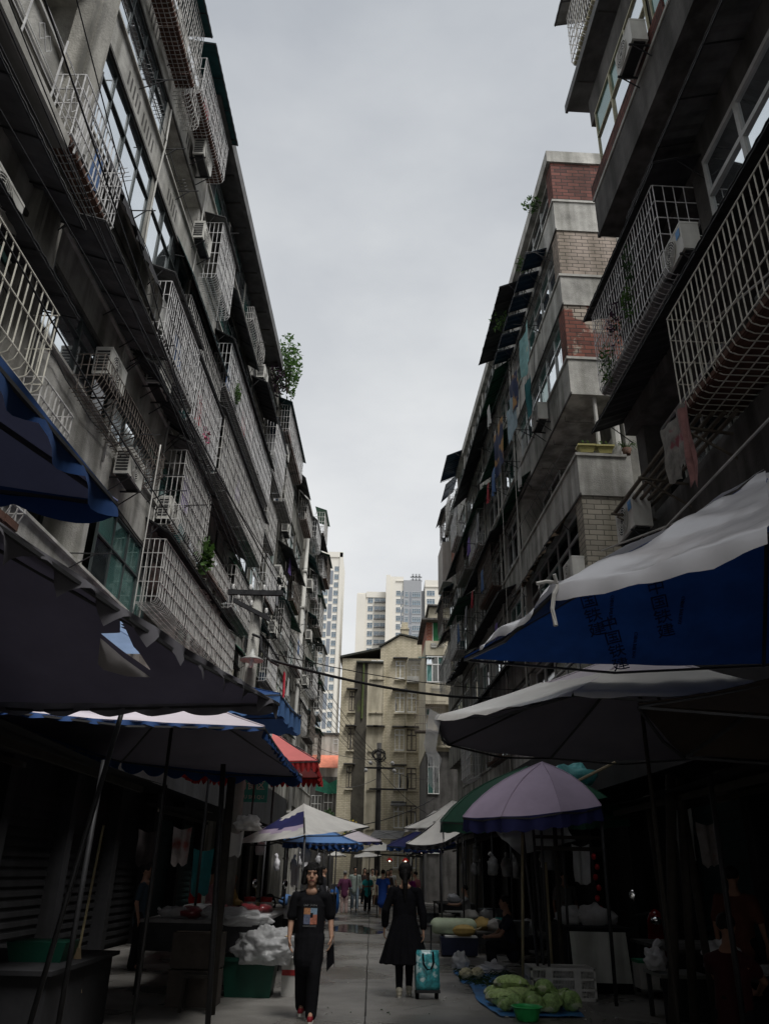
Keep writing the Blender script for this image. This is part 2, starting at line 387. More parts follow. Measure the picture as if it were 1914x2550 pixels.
def awning(F, par, u0, u1, o0, o1, zi, zo, m, ribs=True, tilt=0., rip=.0):
    mb = MB(); n = max(3, int((u1-u0)/.12)); P = F.P; vs = []; rg = random.Random(int(u0*77+zi))
    for i in range(n+1):
        u = u0+(u1-u0)*i/n; w = .012 if i % 2 else -.012; e = rg.uniform(-rip, 0)
        vs += [P(u, o0, zi+w), P(u, o1+e, zo+w+tilt*(i/n))]
    vs += [v+Vector((0, 0, .012)) for v in vs]; k = 2*(n+1); fs = []
    for i in range(n):
        a = 2*i; fs += [(a, a+1, a+3, a+2), (k+a, k+a+2, k+a+3, k+a+1), (a+1, k+a+1, k+a+3, a+3), (a, a+2, k+a+2, k+a)]
    fs += [(0, k, k+1, 1), (2*n, 2*n+1, k+2*n+1, k+2*n)]
    mb.add(vs, fs, 0)
    if ribs:
        for i in range(int((u1-u0)/.9)+2):
            u = min(u1-.02, u0+.02+i*.9)
            mb.tube([P(u, o0, zi-.03), P(u, o1, zo-.03+tilt*(u-u0)/(u1-u0))], .013, 4, 1)
        mb.tube([P(u0, o1-.02, zo-.03), P(u1, o1-.02, zo-.03+tilt)], .014, 4, 1)
        for u in (u0+.03, u1-.03): mb.tube([P(u, o0, zi-.55), P(u, (o0+o1)/2, (zi+zo)/2-.04)], .01, 4, 1)
    return mb.build('awning', [m, DARKM], par)

def hooks(F, par, u, o, z, n=4):
    for i in range(n): mb = MB(); mb.tube([F.P(u+.09*i, o, z), F.P(u+.09*i, o+.16, z+.03), F.P(u+.09*i+.05, o+.2, z+.1)], .006, 4); mb.build('wire_hook', DARKM, par)
def rods(F, par, lst, m=None):
    for (u, z, L, dz) in lst:
        mb = MB(); mb.tube([F.P(u, -.55, z-.3), F.P(u, -.5+L*.6, z+dz*.6), F.P(u, -.5+L, z+dz), F.P(u, -.55, z)], .012, 4); mb.build('drying_rod', m or DARKM, par)

# ---- air conditioner: built once, front faces local +x
def make_ac():
    t = thing('air_conditioner', 'x', 'air conditioner')
    b = MB(); b.box(0, .28, -.38, .38, 0, .52); b.box(-.004, .284, -.384, .384, .49, .53); b.box(.04, .24, -.34, .34, -.03, 0, 1)
    for i in range(7): b.box(.03, .25, -.386, -.38, .06+.06*i, .095+.06*i, 1)
    b.build('casing', [WHITEP, DARKM], t, True)
    g = MB(); 
    pts = lambda r: [(.293, -.09+r*cos(2*PI*j/24), .26+r*sin(2*PI*j/24)) for j in range(25)]
    for r in (.07, .11, .15, .19, .225): g.tube(pts(r), .006, 4)
    for j in range(8): g.tube([(.293, -.09+.03*cos(j*PI/4), .26+.03*sin(j*PI/4)), (.293, -.09+.225*cos(j*PI/4), .26+.225*sin(j*PI/4))], .004, 4)
    g.build('fan_guard', WHITEP, t, True)
    d = MB(); d.add([(.287, -.09, .26)]+[(.287, -.09+.22*cos(2*PI*j/24), .26+.22*sin(2*PI*j/24)) for j in range(24)], [(0, 1+j, 1+(j+1) % 24) for j in range(24)])
    d.build('fan', DARKM, t, True)
    for y in (-.3, .3): k = MB(); k.box(-.12, .32, y-.015, y+.015, -.06, -.032); k.tube([(-.12, y, -.36), (.28, y, -.05)], .012, 4); k.build('bracket', DARKM, t, True)
    return t
AC0 = make_ac(); AC_used = [False]
def ac(F, u, z, label, o=-.42, turn=0., sc=1.):
    p = F.P(u, o, z)
    if not AC_used[0]:
        r = AC0; AC_used[0] = True; r.location = p; r.rotation_euler = (0, 0, F.rz+turn); r['label'] = label
    else: r = dup(AC0, p, F.rz+turn, label)
    r.scale = (sc, sc, sc); r['group'] = 'air conditioner boxes hung on the apartment fronts'
    return r

# ================================================================= THE STREET
g = MB(); gx = [-400, -60, -8, -5, -3, -1.5, -.37, 1, 2.5, 4, 6, 9, 60, 400]; gy = [-40, 0, 8, 14, 20, 30, 45, 62, 90, 300, 900]
n = len(gx)
g.add([(x, y, 0) for y in gy for x in gx], [(j*n+i, j*n+i+1, (j+1)*n+i+1, (j+1)*n+i) for j in range(len(gy)-1) for i in range(n-1)])
def ground_mat():
    m = mat('worn_street_concrete', (.215, .205, .19), .75, .28, .9, .35, 40, spec=.35)
    t = m.node_tree; N = t.nodes; L = t.links; b = N['Principled BSDF']
    g_ = N.new('ShaderNodeTexCoord'); n_ = N.new('ShaderNodeTexNoise'); n_.inputs['Scale'].default_value = .55; n_.inputs['Detail'].default_value = 7
    L.new(g_.outputs['Object'], n_.inputs['Vector'])
    r_ = N.new('ShaderNodeValToRGB'); r_.color_ramp.elements[0].position = .42; r_.color_ramp.elements[1].position = .62
    r_.color_ramp.elements[0].color = (.22, .22, .22, 1); r_.color_ramp.elements[1].color = (.8, .8, .8, 1)
    L.new(n_.outputs['Fac'], r_.inputs[0]); L.new(r_.outputs[0], b.inputs['Roughness'])
    old = b.inputs['Base Color'].links[0].from_socket
    r2 = N.new('ShaderNodeValToRGB'); r2.color_ramp.elements[0].position = .35; r2.color_ramp.elements[1].position = .6
    r2.color_ramp.elements[0].color = (.55, .54, .52, 1); r2.color_ramp.elements[1].color = (1, 1, 1, 1); L.new(n_.outputs['Fac'], r2.inputs[0])
    x = N.new('ShaderNodeMixRGB'); x.blend_type = 'MULTIPLY'; x.inputs[0].default_value = .8; L.new(old, x.inputs[1]); L.new(r2.outputs[0], x.inputs[2]); L.new(x.outputs[0], b.inputs['Base Color'])
    return m
tag(g.build('street', ground_mat()), kind='structure')
g = MB(); yy = 9.; pts = []
while yy < 50:
    pts.append((-.10+.02*noise.noise(Vector((0, yy*.9, 0)))-.006*(yy-12), yy)); yy += .35
for (a, ya), (b_, yb) in zip(pts, pts[1:]):
    w = .010+.006*noise.noise(Vector((3, ya*2, 0))); g.quad((a-w, ya, .004), (a+w, ya, .004), (b_+w, yb, .004), (b_-w, yb, .004))
tag(g.build('street_joint', mat('dark_joint_dirt', (.035, .033, .03), .95)), kind='structure')
g = MB(); rg = random.Random(3)
for i in range(7):
    cx, cy = -.55+rg.uniform(-.45, .5), 25.5+rg.uniform(-2.5, 2.5); a = rg.uniform(.25, .6)
    g.add([(cx+a*cos(t*PI/7)*(1+.3*noise.noise(Vector((cos(t), sin(t), i)))), cy+a*1.8*sin(t*PI/7), .005+.0006*i) for t in range(14)], [tuple(range(14))])
tag(g.build('wet_patch', mat('wet_concrete', (.05, .048, .045), .12, .3, 2, spec=.6)), kind='structure')

# ================================================================= LEFT APARTMENT BLOCK (near)
A = thing('apartment_block', 'near left six-storey grey apartment block covered in window cages, above the blue canopies', 'building', FL.P(15, -1, 0))
w = MB(); B = FL.box
U0, U1 = -22.0, 25.5
B(w, U0, U1, -9, -1.6, 0, 19.3)
bands = [(4.6, 6.0), (7.5, 8.6), (9.75, 10.5), (12.0, 12.7), (14.7, 15.62), (16.96, 18.1)]
for z0, z1 in bands: B(w, U0, U1-.003, -1.62, -.5, z0, z1)
for z0, z1 in ((6.0, 7.5), (8.6, 9.75), (10.5, 12.0), (12.7, 14.7), (15.62, 16.96), (18.1, 19.3)):
    for u in (-.9, 2.2, 5.6, 8.4, 11.9, 14.95, 17.75, 20.4, 23., 25.3):
        B(w, u-.1, u+.1, -1.61, -.502, z0-.002, z1+.002)
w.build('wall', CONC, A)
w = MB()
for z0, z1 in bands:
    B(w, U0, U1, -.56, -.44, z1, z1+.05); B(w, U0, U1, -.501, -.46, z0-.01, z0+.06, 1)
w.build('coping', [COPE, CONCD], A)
w = MB(); B(w, 8.05, 8.75, -.62, -.34, 4.6, 17.2); B(w, 8.2, 8.6, -.35, -.3, 5, 17.1); w.build('pilaster', CONC2, A)
w = MB(); B(w, 13.6, 25.6, -9.1, .0, 19.62, 19.86); B(w, 13.6, 25.6, -.1, .03, 19.5, 19.90)
for u in range(14, 26): B(w, u+.2, u+.24, -1.6, -.12, 19.58, 19.615, 1)
B(w, U0, 13.6, -9.1, -.55, 19.3, 19.5)
w.build('roof', [AWGR, CONCD], A)
# vent slots in the parapets, each its own part
for z, us in ((17.35, (10.1, 13.2, 16.2, 19.5)), (15.0, (9.9, 10.8, 12.7)), (12.2, (9.9, 14.2)), (17.4, (20.6, 22.4, 24.2))):
    for u in us:
        for i in range(5): w = MB(); B(w, u+.16*i, u+.16*i+.06, -.502, -.495, z, z+.34); w.build('vent_slot', CONCD, A)
        hooks(FL, A, u+.2, -.46, z+.75)
# windows level by level
W = lambda *a, **k: window(FL, A, *a, **{**dict(fm=FRAMEG, t=.035), **k})
W(3.2, 8.0, -.505, 15.65, 16.95, 4); W(8.8, 11.8, -.505, 15.65, 16.95, 4, pm=[PANE, PANE, PANE]); W(17.9, 20.3, -.505, 15.7, 16.9, 3); W(20.5, 23, -.505, 15.7, 16.9, 3)
W(8.8, 11.8, -.505, 12.72, 14.68, 4, pm=[PANE, PANE, PANE]); W(12.05, 14.85, -.505, 12.72, 14.68, 4, pm=[PANE, PANE, PANET]); W(15.1, 17.6, -.505, 12.72, 14.68, 3)
W(8.9, 11.8, -.505, 10.5, 11.95, 3, pm=[PANET, PANE, PANET]); W(12.1, 14.8, -1.3, 10.5, 11.95, 3)
W(5.7, 8.1, -1.2, 10.5, 11.95, 3, pm=[PANED]*3)
W(5.7, 8.0, -.505, 8.62, 9.74, 2, pm=[PANED, PANET, PANED]); W(8.8, 11.8, -.505, 8.62, 9.74, 4, pm=[PANE, PANE, PANED]); W(12.05, 14.8, -.505, 8.62, 9.74, 4, pm=[PANE, PANET, PANED])
W(15.1, 17.6, -.505, 8.62, 9.74, 3); W(17.9, 20.3, -.505, 8.62, 9.74, 3); W(20.5, 23, -.505, 8.62, 9.74, 3); W(23.1, 25.2, -.505, 8.62, 9.74, 3)
W(12.3, 15.3, -.46, 6.02, 7.46, 4, tr=.55, pm=[PANET, PANET, PANED]); W(8.8, 11.8, -1.2, 6.02, 7.46, 3, pm=[PANED]*3)
W(18, 20.3, -.505, 6.02, 7.46, 3); W(20.5, 25, -.505, 6.02, 7.46, 5)
W(15.1, 17.6, -.505, 18.12, 19.25, 3, pm=[PANE, PANE, PANET]); W(17.9, 20.3, -.505, 18.12, 19.4, 3, pm=[PANE, PANE, PANET]); W(20.5, 22.9, -.505, 18.12, 19.4, 3, pm=[PANE, PANET, PANE]); W(9, 11.8, -.505, 18.12, 19.25, 3); W(12, 14.8, -.505, 18.12, 19.25, 3)
W(17.9, 25.2, -.505, 13, 14.6, 6); W(17.9, 25.2, -.505, 10.55, 11.9, 6)
# protruding open balcony with rails (top left of the photograph) and the ones beside it
w = MB(); B(w, 4.2, 7.75, -1.6, -.02, 10.72, 10.86); B(w, 4.2, 7.75, -.06, .02, 10.7, 10.9, 1); w.build('balcony', [SOFF, COPE], A)
w = MB()
for z in (11.05, 11.2, 11.75, 11.9): w.tube([FL.P(4.2, .0, z), FL.P(8.0, .0, z)], .008, 4)
for u in (4.3, 5.3, 6.2, 7.1, 7.95): w.tube([FL.P(u, 0, 10.85), FL.P(u, .02, 12.05)], .014, 4)
for u in (4.8, 5.75, 6.65, 7.55):
    for k in (-.09, .09): w.tube([FL.P(u+k, 0, 11.32), FL.P(u+k+.1, 0, 11.47), FL.P(u+k, 0, 11.62), FL.P(u+k-.1, 0, 11.47), FL.P(u+k, 0, 11.32)], .007, 4)
w.build('balcony_railing', BARSW, A)
# cages
Cg = lambda *a, **k: cage(FL, A, *a, **k)
Cg(7.75, 9.55, 10.9, 12.25, sp=.13, m=BARSW, tray=TRAYB, r=.011, junk=5)
Cg(12.5, 15.0, 11.0, 12.5, m=BARSW, tray=TRAYG, junk=5)
Cg(14.1, 17.6, 11.55, 13.5, o1=-.12, m=BARS, sp=.13)
Cg(15.05, 17.6, 10.75, 12.35, m=BARSW, tray=TRAYG, junk=4)
Cg(17.95, 24.95, 10.9, 12.65, m=BARS, tray=TRAYG, junk=9, sp=.105)
Cg(17.7, 25.4, 13.4, 14.85, m=BARSW, tray=TRAYG, junk=7, sp=.10)
Cg(15.1, 17.6, 8.2, 10.0, m=BARS, junk=3, sp=.11)
Cg(14.6, 22.2, 6.3, 7.65, m=BARS, sp=.09, o1=-.02)
Cg(15.4, 17.1, 15.15, 17.0, m=BARSW, sp=.085)
Cg(8.0, 11.9, 17.5, 19.3, m=BARS, sp=.10, tray=TRAYB); Cg(11.85, 12.75, 17.2, 18.6, m=BARS, sp=.10, o1=-.1)
Cg(12.3, 14.9, 17.85, 19.1, m=BARSW, sp=.085, tray=TRAYB)
Cg(1.5, 8.5, 7.15, 8.4, o1=.05, m=mat('cream_bars', (.60, .58, .50), .55, .2, 6), sp=.17, r=.010, hz=.5, tray=None, junk=4); Cg(8.5, 9.5, 6.7, 7.4, o1=.05, m=BARS, sp=.13, r=.012)
Cg(2.5, 9.0, 5.35, 6.4, o1=-.05, m=BARS, sp=.16, tray=TRAYB, rd=.3, r=.011)
Cg(10.2, 13.7, 8.35, 9.0, o1=.02, m=BARSD, sp=.11, hz=.6, rd=.25, r=.008)
Cg(18.2, 20.6, 8.25, 8.9, m=BARS, sp=.1, hz=.4, tray=TRAYB); Cg(21.2, 24.2, 8.3, 9.6, m=BARS, tray=TRAYG)
Cg(20.6, 23, 17.9, 18.5, m=BARS, sp=.12, o1=-.2)
# awnings
Aw = lambda *a, **k: awning(FL, A, *a, **k)
Aw(7.8, 12.0, -.5, .18, 19.5, 19.4, AWT); Aw(12.2, 15.1, -.5, .2, 19.65, 19.5, AWT)
Aw(13.7, 17.9, -.5, .02, 14.9, 13.75, AWT); Aw(12.5, 15.15, -.5, .05, 12.98, 12.75, AWGR); Aw(15.0, 17.8, -.5, .03, 12.7, 12.55, AWD)
Aw(15.3, 17.3, -.5, .08, 17.3, 17.1, AWGR); Aw(9.55, 12.5, -.5, .04, 13.0, 11.85, BLACKCLOTH, ribs=False, rip=.12)
Aw(17.7, 25.4, -.5, .08, 13.05, 12.75, AWGR); Aw(17.6, 25.5, -.5, .1, 15.3, 14.95, AWD)
Aw(8.7, 12.2, -.5, .3, 10.6, 10.35, AWGR); Aw(5.2, 8.6, -.5, .1, 10.3, 10.05, AWGR); Aw(12.3, 15.2, -.5, .06, 10.7, 10.3, AWD)
Aw(15.0, 17.8, -.5, .1, 10.4, 10.15, AWGR); Aw(17.8, 22.2, -.5, .12, 10.5, 10.1, AWGR); Aw(22.3, 25.4, -.5, .05, 10.3, 9.7, AWG)
Aw(14.6, 22.4, -.5, .08, 8.15, 7.8, AWD); Aw(22.4, 25.2, -.5, .15, 8.0, 7.4, AWG); Aw(4, 9, -.5, .1, 8.9, 8.75, AWD)
Aw(22.6, 25.4, -.5, .1, 17.2, 16.9, AWD); Aw(17.9, 22, -.5, -.1, 17.2, 16.95, AWGR)
rg = random.Random(61)
for u, z0, z1 in ((8.95, 5, 14), (11.95, 8, 16.9), (14.98, 5, 18), (17.72, 6, 19.2), (20.45, 5, 13), (22.9, 8, 18)):
    w = MB(); w.tube([FL.P(u+.03*sin(q), -.46+.02*sin(q*2), z0+(z1-z0)*q/8) for q in range(9)], .022, 6, smooth=True); w.build('conduit', rg.choice((PIPE, DARKM)), A)
for z, u0, u1 in ((15.95, 4, 25), (12.9, 5, 25), (11.7, 8, 25), (8.45, 7, 22), (7.6, 5, 25)):
    w = MB(); w.tube([FL.P(u0+(u1-u0)*q/40, -.43+.03*noise.noise(Vector((q*.7, z, 0))), z-.10*abs(sin(q*.45))+.03*noise.noise(Vector((q, 0, z)))) for q in range(41)], .010, 4); w.build('wall_cable', DARKM, A)
rods(FL, A, [(10.4, 15.75, .9, 0), (12.0, 15.7, .5, .02), (13.2, 15.75, .5, .02), (11.2, 13.1, .45, 0), (14.9, 13.0, .5, -.05), (10.9, 10.6, .6, 0), (12.2, 8.7, .9, 0), (13.9, 8.75, .9, 0), (15.9, 10.6, .6, 0), (12.4, 10.7, .8, .12), (17.0, 18.2, .5, 0), (22.1, 18.2, .5, 0), (11.5, 6.1, .7, 0), (14.5, 8.7, .8, 0), (15.5, 8.8, 1.0, .05), (20.2, 6.2, .6, 0)])
for u, z, l, kw in [
    (7.0, 8.72, 'large white air conditioner box at the left picture edge below the open balcony', dict(sc=1.05)),
    (11.1, 17.9, 'white air conditioner box high on the left block under its top teal awning', {}),
    (13.9, 17.35, 'white air conditioner box tucked under the long top floor cage of the left block', {}),
    (15.0, 15.75, 'white air conditioner box between grey recess and top cage with small plate', dict(o=-.5)),
    (12.1, 10.65, 'air conditioner box beside the green panes in the middle of the left block', {}),
    (13.5, 10.45, 'air conditioner box with round fan just under the purple-white cage', {}),
    (11.1, 9.0, 'weathered air conditioner box standing in the rusty wire basket', dict(o=-.4)),
    (12.75, 8.0, 'air conditioner box with pale round fan above the teal glass bay', {}),
    (15.5, 8.35, 'white air conditioner box inside the corner cage over the lowest grille', dict(o=-.47)),
    (19.0, 7.9, 'first of two white air conditioner boxes over the lowest long grille', {}),
    (20.1, 7.75, 'second of two white air conditioner boxes over the lowest long grille', {}),
    (23.4, 17.4, 'small air conditioner box high at the far end of the left block by the bush', {}),
]: ac(FL, u, z, l, **kw)

# ================================================================= LEFT BLOCKS further along
def generic_bays(F, par, us, zs, seed, kinds, deep=.45, big=False):
    rg = random.Random(seed); acs = []
    for (u0, u1) in us:
        for (z0, z1) in zs:
            k = rg.choice(kinds); pm = rg.choice(([PANE, PANET, PANED], [PANED, PANE, PANED], [PANET, PANE, PANE]))
            window(F, par, u0+.12, u1-.12, -.58, z0+.05, z1-.05, max(2, int((u1-u0)/.8)), pm=pm, seed=seed)
            if 'c' in k: cage(F, par, u0+.05, u1-.05, z0-.15, z1-.2, m=rg.choice((BARS, BARSW, BARSD)), sp=.13, o1=-.05+rg.uniform(-.1, .1), tray=rg.choice((TRAYG, None, TRAYB)), junk=rg.choice((0, 3)))
            if 'a' in k: awning(F, par, u0-.05, u1+.05, -.5, -.5+deep+rg.uniform(0, .25), z1+.1, z1-.15-rg.uniform(0, .4), rg.choice((AWD, AWGR, AWG, AWD, AWT, AWB)))
            if 'x' in k: acs.append((rg.uniform(u0+.4, u1-.4), z0-.35))
            if 'r' in k: rods(F, par, [(rg.uniform(u0+.2, u1-.2), z0+.1, rg.uniform(.4, .8), 0)])
    return acs
def block(name, label, F, u0, u1, zs, top, wallm, cuts, cope=COPE, roof_out=.05, lowz=4.5):
    par = thing(name, label, 'building', F.P((u0+u1)/2, -1, 0)); w = MB()
    F.box(w, u0, u1, -9, -1.2, 0, top-.2)
    edges = [(lowz, zs[0][0])]+[(zs[i][1], zs[i+1][0]) for i in range(len(zs)-1)]+[(zs[-1][1], top)]
    for a, b in edges: F.box(w, u0, u1-.003, -1.22, -.5, a, b)
    for a, b in zs:
        for c in cuts: F.box(w, c-.14, c+.14, -1.21, -.502, a-.002, b+.002)
    w.build('wall', wallm, par); k = MB()
    for a, b in edges[:-1]: F.box(k, u0, u1, -.54, -.45, b, b+.04)
    F.box(k, u0-.02, u1+.02, -9, -.5+roof_out, top, top+.14)
    k.build('coping', cope, par)
    return par, edges
zsB = [(5.6, 7.2), (8.0, 9.6), (10.4, 12.0), (12.8, 14.4), (15.3, 16.9), (18.0, 19.4)]
def clothes(F, par, lst):
    cm = [mat('wash_white', (.5, .5, .48), .9, .15, 4, trans=.2), mat('wash_blue', (.08, .14, .28), .9, .3, 4, trans=.1), mat('wash_red', (.32, .04, .05), .9, .3, 4, trans=.1), mat('wash_grey', (.18, .18, .19), .9, .3, 4), mat('wash_violet', (.14, .09, .28), .9, .3, 4, trans=.1)]
    for i, (u, o, z, w_, h) in enumerate(lst):
        b = MB(); n = 6; vs = [F.P(u+w_*(q/n-.5), o+.05*sin(q*2.1+i)*(r_/4), z-h*r_/4-.02*sin(q*1.5)) for r_ in range(5) for q in range(n+1)]
        b.add(vs, [(r_*(n+1)+q, r_*(n+1)+q+1, (r_+1)*(n+1)+q+1, (r_+1)*(n+1)+q) for r_ in range(4) for q in range(n)], 0, True); b.build('drying_garment', cm[i % 5], par)
clothes(FL, A, [(13.0, -.2, 12.3, .5, .7), (14.2, -.25, 12.3, .6, .6), (16.2, -.2, 12.2, .5, .8), (19.2, -.2, 12.4, .6, .8), (21.3, -.2, 12.4, .5, .7), (23.6, -.25, 12.4, .6, .9), (18.6, -.2, 14.6, .5, .7), (20.9, -.2, 14.6, .6, .7), (24.1, -.2, 14.6, .5, .8), (16.1, -.2, 9.8, .6, .8), (8.4, -.2, 12.1, .4, .6), (9.1, -.22, 12.1, .35, .7), (13.4, -.2, 18.9, .5, .6), (22.0, -.3, 9.3, .5, .7)])
LB, _ = block('apartment_block', 'second left apartment block, pale and stained, with a white downpipe at its far end', FL, 25.55, 39.2, zsB, 20.0, CONC2, (25.7, 28.4, 31.0, 33.6, 36.2, 39.0))
acs = generic_bays(FL, LB, [(25.8, 28.3), (28.5, 30.9), (31.1, 33.5), (33.7, 36.1), (36.3, 38.9)], zsB, 11, ['c', 'ca', 'a', 'ax', 'r', 'car', 'x', 'ca', ''])
cage(FL, LB, 25.5, 28.25, 15.65, 17.2, m=BARSW, sp=.1); cage(FL, LB, 28.3, 33.3, 18.3, 19.6, m=BARSW, sp=.1, tray=TRAYB)
awning(FL, LB, 25.5, 28.4, -.5, .05, 17.5, 17.25, AWB); awning(FL, LB, 28.1, 33.6, -.5, .1, 19.9, 19.65, AWT)
for i, (u, z) in enumerate(acs[:6]): ac(FL, u, z, ['air conditioner box on the second left block beneath a slanting dark awning', 'little air conditioner box among the drying rods of the second left block', 'air conditioner box low on the second left block behind the utility pole', 'air conditioner box at mid height near the white downpipe', 'air conditioner box on the upper floors of the second left block', 'air conditioner box just below the second block roof edge'][i])
pp = MB()
for du in (0, .32): pp.tube([FL.P(39.1+du, -.3, .2), FL.P(39.1+du, -.32, 10), FL.P(39.1+du, -.3, 17.9+du)], .09, 8, smooth=True)
for z in range(2, 18, 2): FL.box(pp, 38.98, 39.55, -.42, -.19, z, z+.07)
pp.build('downpipe', PIPE, LB)
clothes(FL, LB, [(26.6, -.25, 17.0, .5, .9), (27.4, -.25, 17.0, .4, .8), (30, -.2, 19.4, .6, .6), (29.5, -.1, 11.8, .5, .7), (32.3, -.1, 14.1, .5, .7), (34.5, -.1, 9.3, .5, .8), (37, -.1, 11.7, .5, .7)])
zsC = [(5.6, 7.2), (8.2, 9.8), (10.8, 12.4), (13.4, 15.0), (16.0, 17.6), (18.6, 20.0)]
LC, _ = block('apartment_block', 'narrow far left apartment block with small rusty cages sticking out against the tower', FL, 39.8, 50, zsC, 20.7, CONC2, (40, 43, 46, 49.8))
acs = generic_bays(FL, LC, [(40.2, 42.8), (43.2, 45.8), (46.2, 49.3)], zsC, 23, ['c', 'ca', 'a', 'ax', 'ca', 'car', 'x', 'a', 'ac'], deep=.45)
for u, z0, z1 in ((43.6, 20.2, 21.6), (47, 18.5, 20.0), (46.5, 9.8, 11.6), (47, 7.4, 9), (44, 14.4, 16.2), (46.8, 12, 14)):
    cage(FL, LC, u, u+2.2, z0, z1, o0=-.5, o1=.1, m=rg.choice((BARS, BARSD)), sp=.16, r=.014, tray=TRAYB); awning(FL, LC, u-.1, u+2.4, -.5, .22, z1+.35, z1+.1, rg.choice((AWD, AWG, AWGR)))
for i, (u, z) in enumerate(acs[:3]): ac(FL, u, z, ['tiny air conditioner box on the narrow far left block, upper floors', 'tiny air conditioner box on the narrow far left block, under an awning', 'tiny air conditioner box low down on the narrow far left block'][i], o=-.35)
# ================================================================= RIGHT SIDE
FRC = Fac(4.7, -2.2)
R2 = thing('brick_end_block', 'right apartment block with a stacked brick and concrete end pier and many awnings', 'building', FRC.P(26, -2, 0))
w = MB(); B = FRC.box; V0, V1 = 16.2, 36.5
B(w, V0+1.6, V1, -10, -1.75, 0, 20.4)
bR = [(4.2, 5.1), (6.9, 7.9), (9.7, 10.8), (12.5, 13.6), (15.3, 16.3), (17.9, 19.0)]
for z0, z1 in bR: B(w, V0, V1, -1.8, -.5, z0, z1)
B(w, V0-.02, V1, -10, -.42, 20.52, 20.95); B(w, V0+.1, V1, -1.8, -.6, 20.4, 20.53)
for u in (22.4, 25.3, 28.4, 31.2, 34, 36.4):
    for z0, z1 in ((5.1, 6.9), (7.9, 9.7), (10.8, 12.5), (13.6, 15.3), (16.3, 17.9), (19.0, 20.5)): B(w, u-.12, u+.12, -1.79, -.503, z0-.002, z1+.002)
B(w, V0+.3, V0+.5, -10, -1.85, 0, 20.4)
w.build('wall', CONC, R2)
for nm, m, z0, z1 in (('brick_pier', BRICKR, 13.6, 15.3), ('brick_pier', BRICKP, 16.3, 17.9), ('brick_pier', BRICKDR, 19.0, 20.5), ('brick_pier', BRICKG, 7.9, 9.7), ('brick_pier', BRICKG, 5.1, 6.9)):
    w = MB(); B(w, V0+.03, V0+.55, -1.78, -.53, z0, z1); B(w, V0+.03, V0+.2, -2.2, -1.785, z0, z1); w.build(nm, m, R2)
w = MB()
for z0, z1 in bR: B(w, V0-.03, V1, -1.7, -.46, z1-.05, z1+.025); B(w, V0-.02, V1, -.52, -.49, z0-.004, z0+.05, 1)
w.build('coping', [COPE, CONCD], R2)
w = MB(); w.tube([FRC.P(16.3, -1.1, 10.8), FRC.P(16.35, -1.12, 12.5)], .05, 8); w.tube([FRC.P(16.5, -1.62, 10.8), FRC.P(16.5, -1.62, 12.5)], .11, 8); w.build('downpipe', PIPE, R2)
Wr = lambda *a, **k: window(FRC, R2, *a, **k)
Wr(16.8, 22.3, -.62, 13.62, 15.28, 6, pm=[PANET, PANE, PANED]); Wr(16.8, 22.3, -.62, 16.32, 17.88, 6, pm=[PANET, PANE, PANET]); Wr(17, 22.3, -.64, 19.02, 20.45, 5, pm=[PANED, PANE, PANED])
Wr(20.2, 22.3, -1.2, 10.82, 12.48, 2, pm=[PANED]*3); Wr(17.0, 22.3, -.66, 7.92, 9.68, 5, pm=[PANED, PANED, PANET]); Wr(17.0, 22.3, -.64, 5.12, 6.88, 5, pm=[PANED]*3)
zsR = [(5.12, 6.88), (7.92, 9.68), (10.82, 12.48), (13.62, 15.28), (16.32, 17.88), (19.02, 20.5)]
acsR = generic_bays(FRC, R2, [(22.5, 25.2), (25.4, 28.3), (28.5, 31.1), (31.3, 33.9), (34.1, 36.3)], zsR, 41, ['', 'r', 'x', 'r', '', 'c', 'r'])
Ar = lambda *a, **k: awning(FRC, R2, *a, **k)
Ar(21.0, 25.6, -.55, .12, 20.3, 20.0, AWD, rip=.05); Ar(22.5, 28.2, -.5, .12, 18.1, 17.6, AWG); Ar(25.8, 33.5, -.5, .2, 18.0, 17.3, AWD); Ar(22.3, 26, -.5, .15, 15.4, 14.9, AWG)
Ar(26.5, 33, -.5, .15, 15.4, 14.8, AWG); Ar(32.4, 36.0, -.5, .25, 15.2, 14.6, AWD); Ar(20.8, 24.5, -.5, .0, 12.75, 12.35, AWG); Ar(24.5, 31.5, -.5, .12, 12.7, 12.3, AWD)
Ar(31.5, 36, -.5, .3, 12.6, 12.2, AWG); Ar(23.6, 31.5, -.5, .08, 10.1, 9.85, AWD); Ar(31.5, 36.2, -.5, .3, 10.1, 9.6, AWD, rip=.2); Ar(22.5, 30, -.5, .1, 7.8, 7.3, AWD); Ar(30, 36, -.5, .3, 7.8, 7.2, AWD)
Ar(34, 37, -.5, .35, 20.9, 20.5, AWB); Ar(17.2, 22.3, -.5, -.05, 9.75, 9.2, mat('rotten_bamboo_mat', (.10, .07, .045), .9, .6, 9, .5, 14, col2=(.02, .02, .018), thr=.5), rip=.25)
Ar(17.0, 22.4, -.5, .0, 7.75, 7.3, AWG, rip=.2)
for i in range(6): Ar(17.2+.95*i, 17.95+.95*i, -.5, .12, 18.2-.0*i, 17.95, AWB)
rods(FRC, R2, [(17.0, 17.8, .7, 0), (18.5, 16.4, .8, 0), (20, 13.7, .8, 0), (22, 13.7, .9, 0), (24, 13.7, .8, 0), (26, 16.4, .7, 0), (29, 13.7, .8, 0), (27, 10.9, .8, 0), (30, 10.9, .8, 0)])
w = MB()
for z, o in ((17.0, .25), (16.6, .25), (14.2, .3), (13.85, .3), (11.1, .2)):
    w.tube([FRC.P(16.3, o-.5, z), FRC.P(26, o-.5+.2, z)], .007, 4)
for u in range(17, 26): w.tube([FRC.P(u, -.3, 13.7), FRC.P(u, -.1, 14.4), FRC.P(u, -.25, 17.2)], .007, 4)
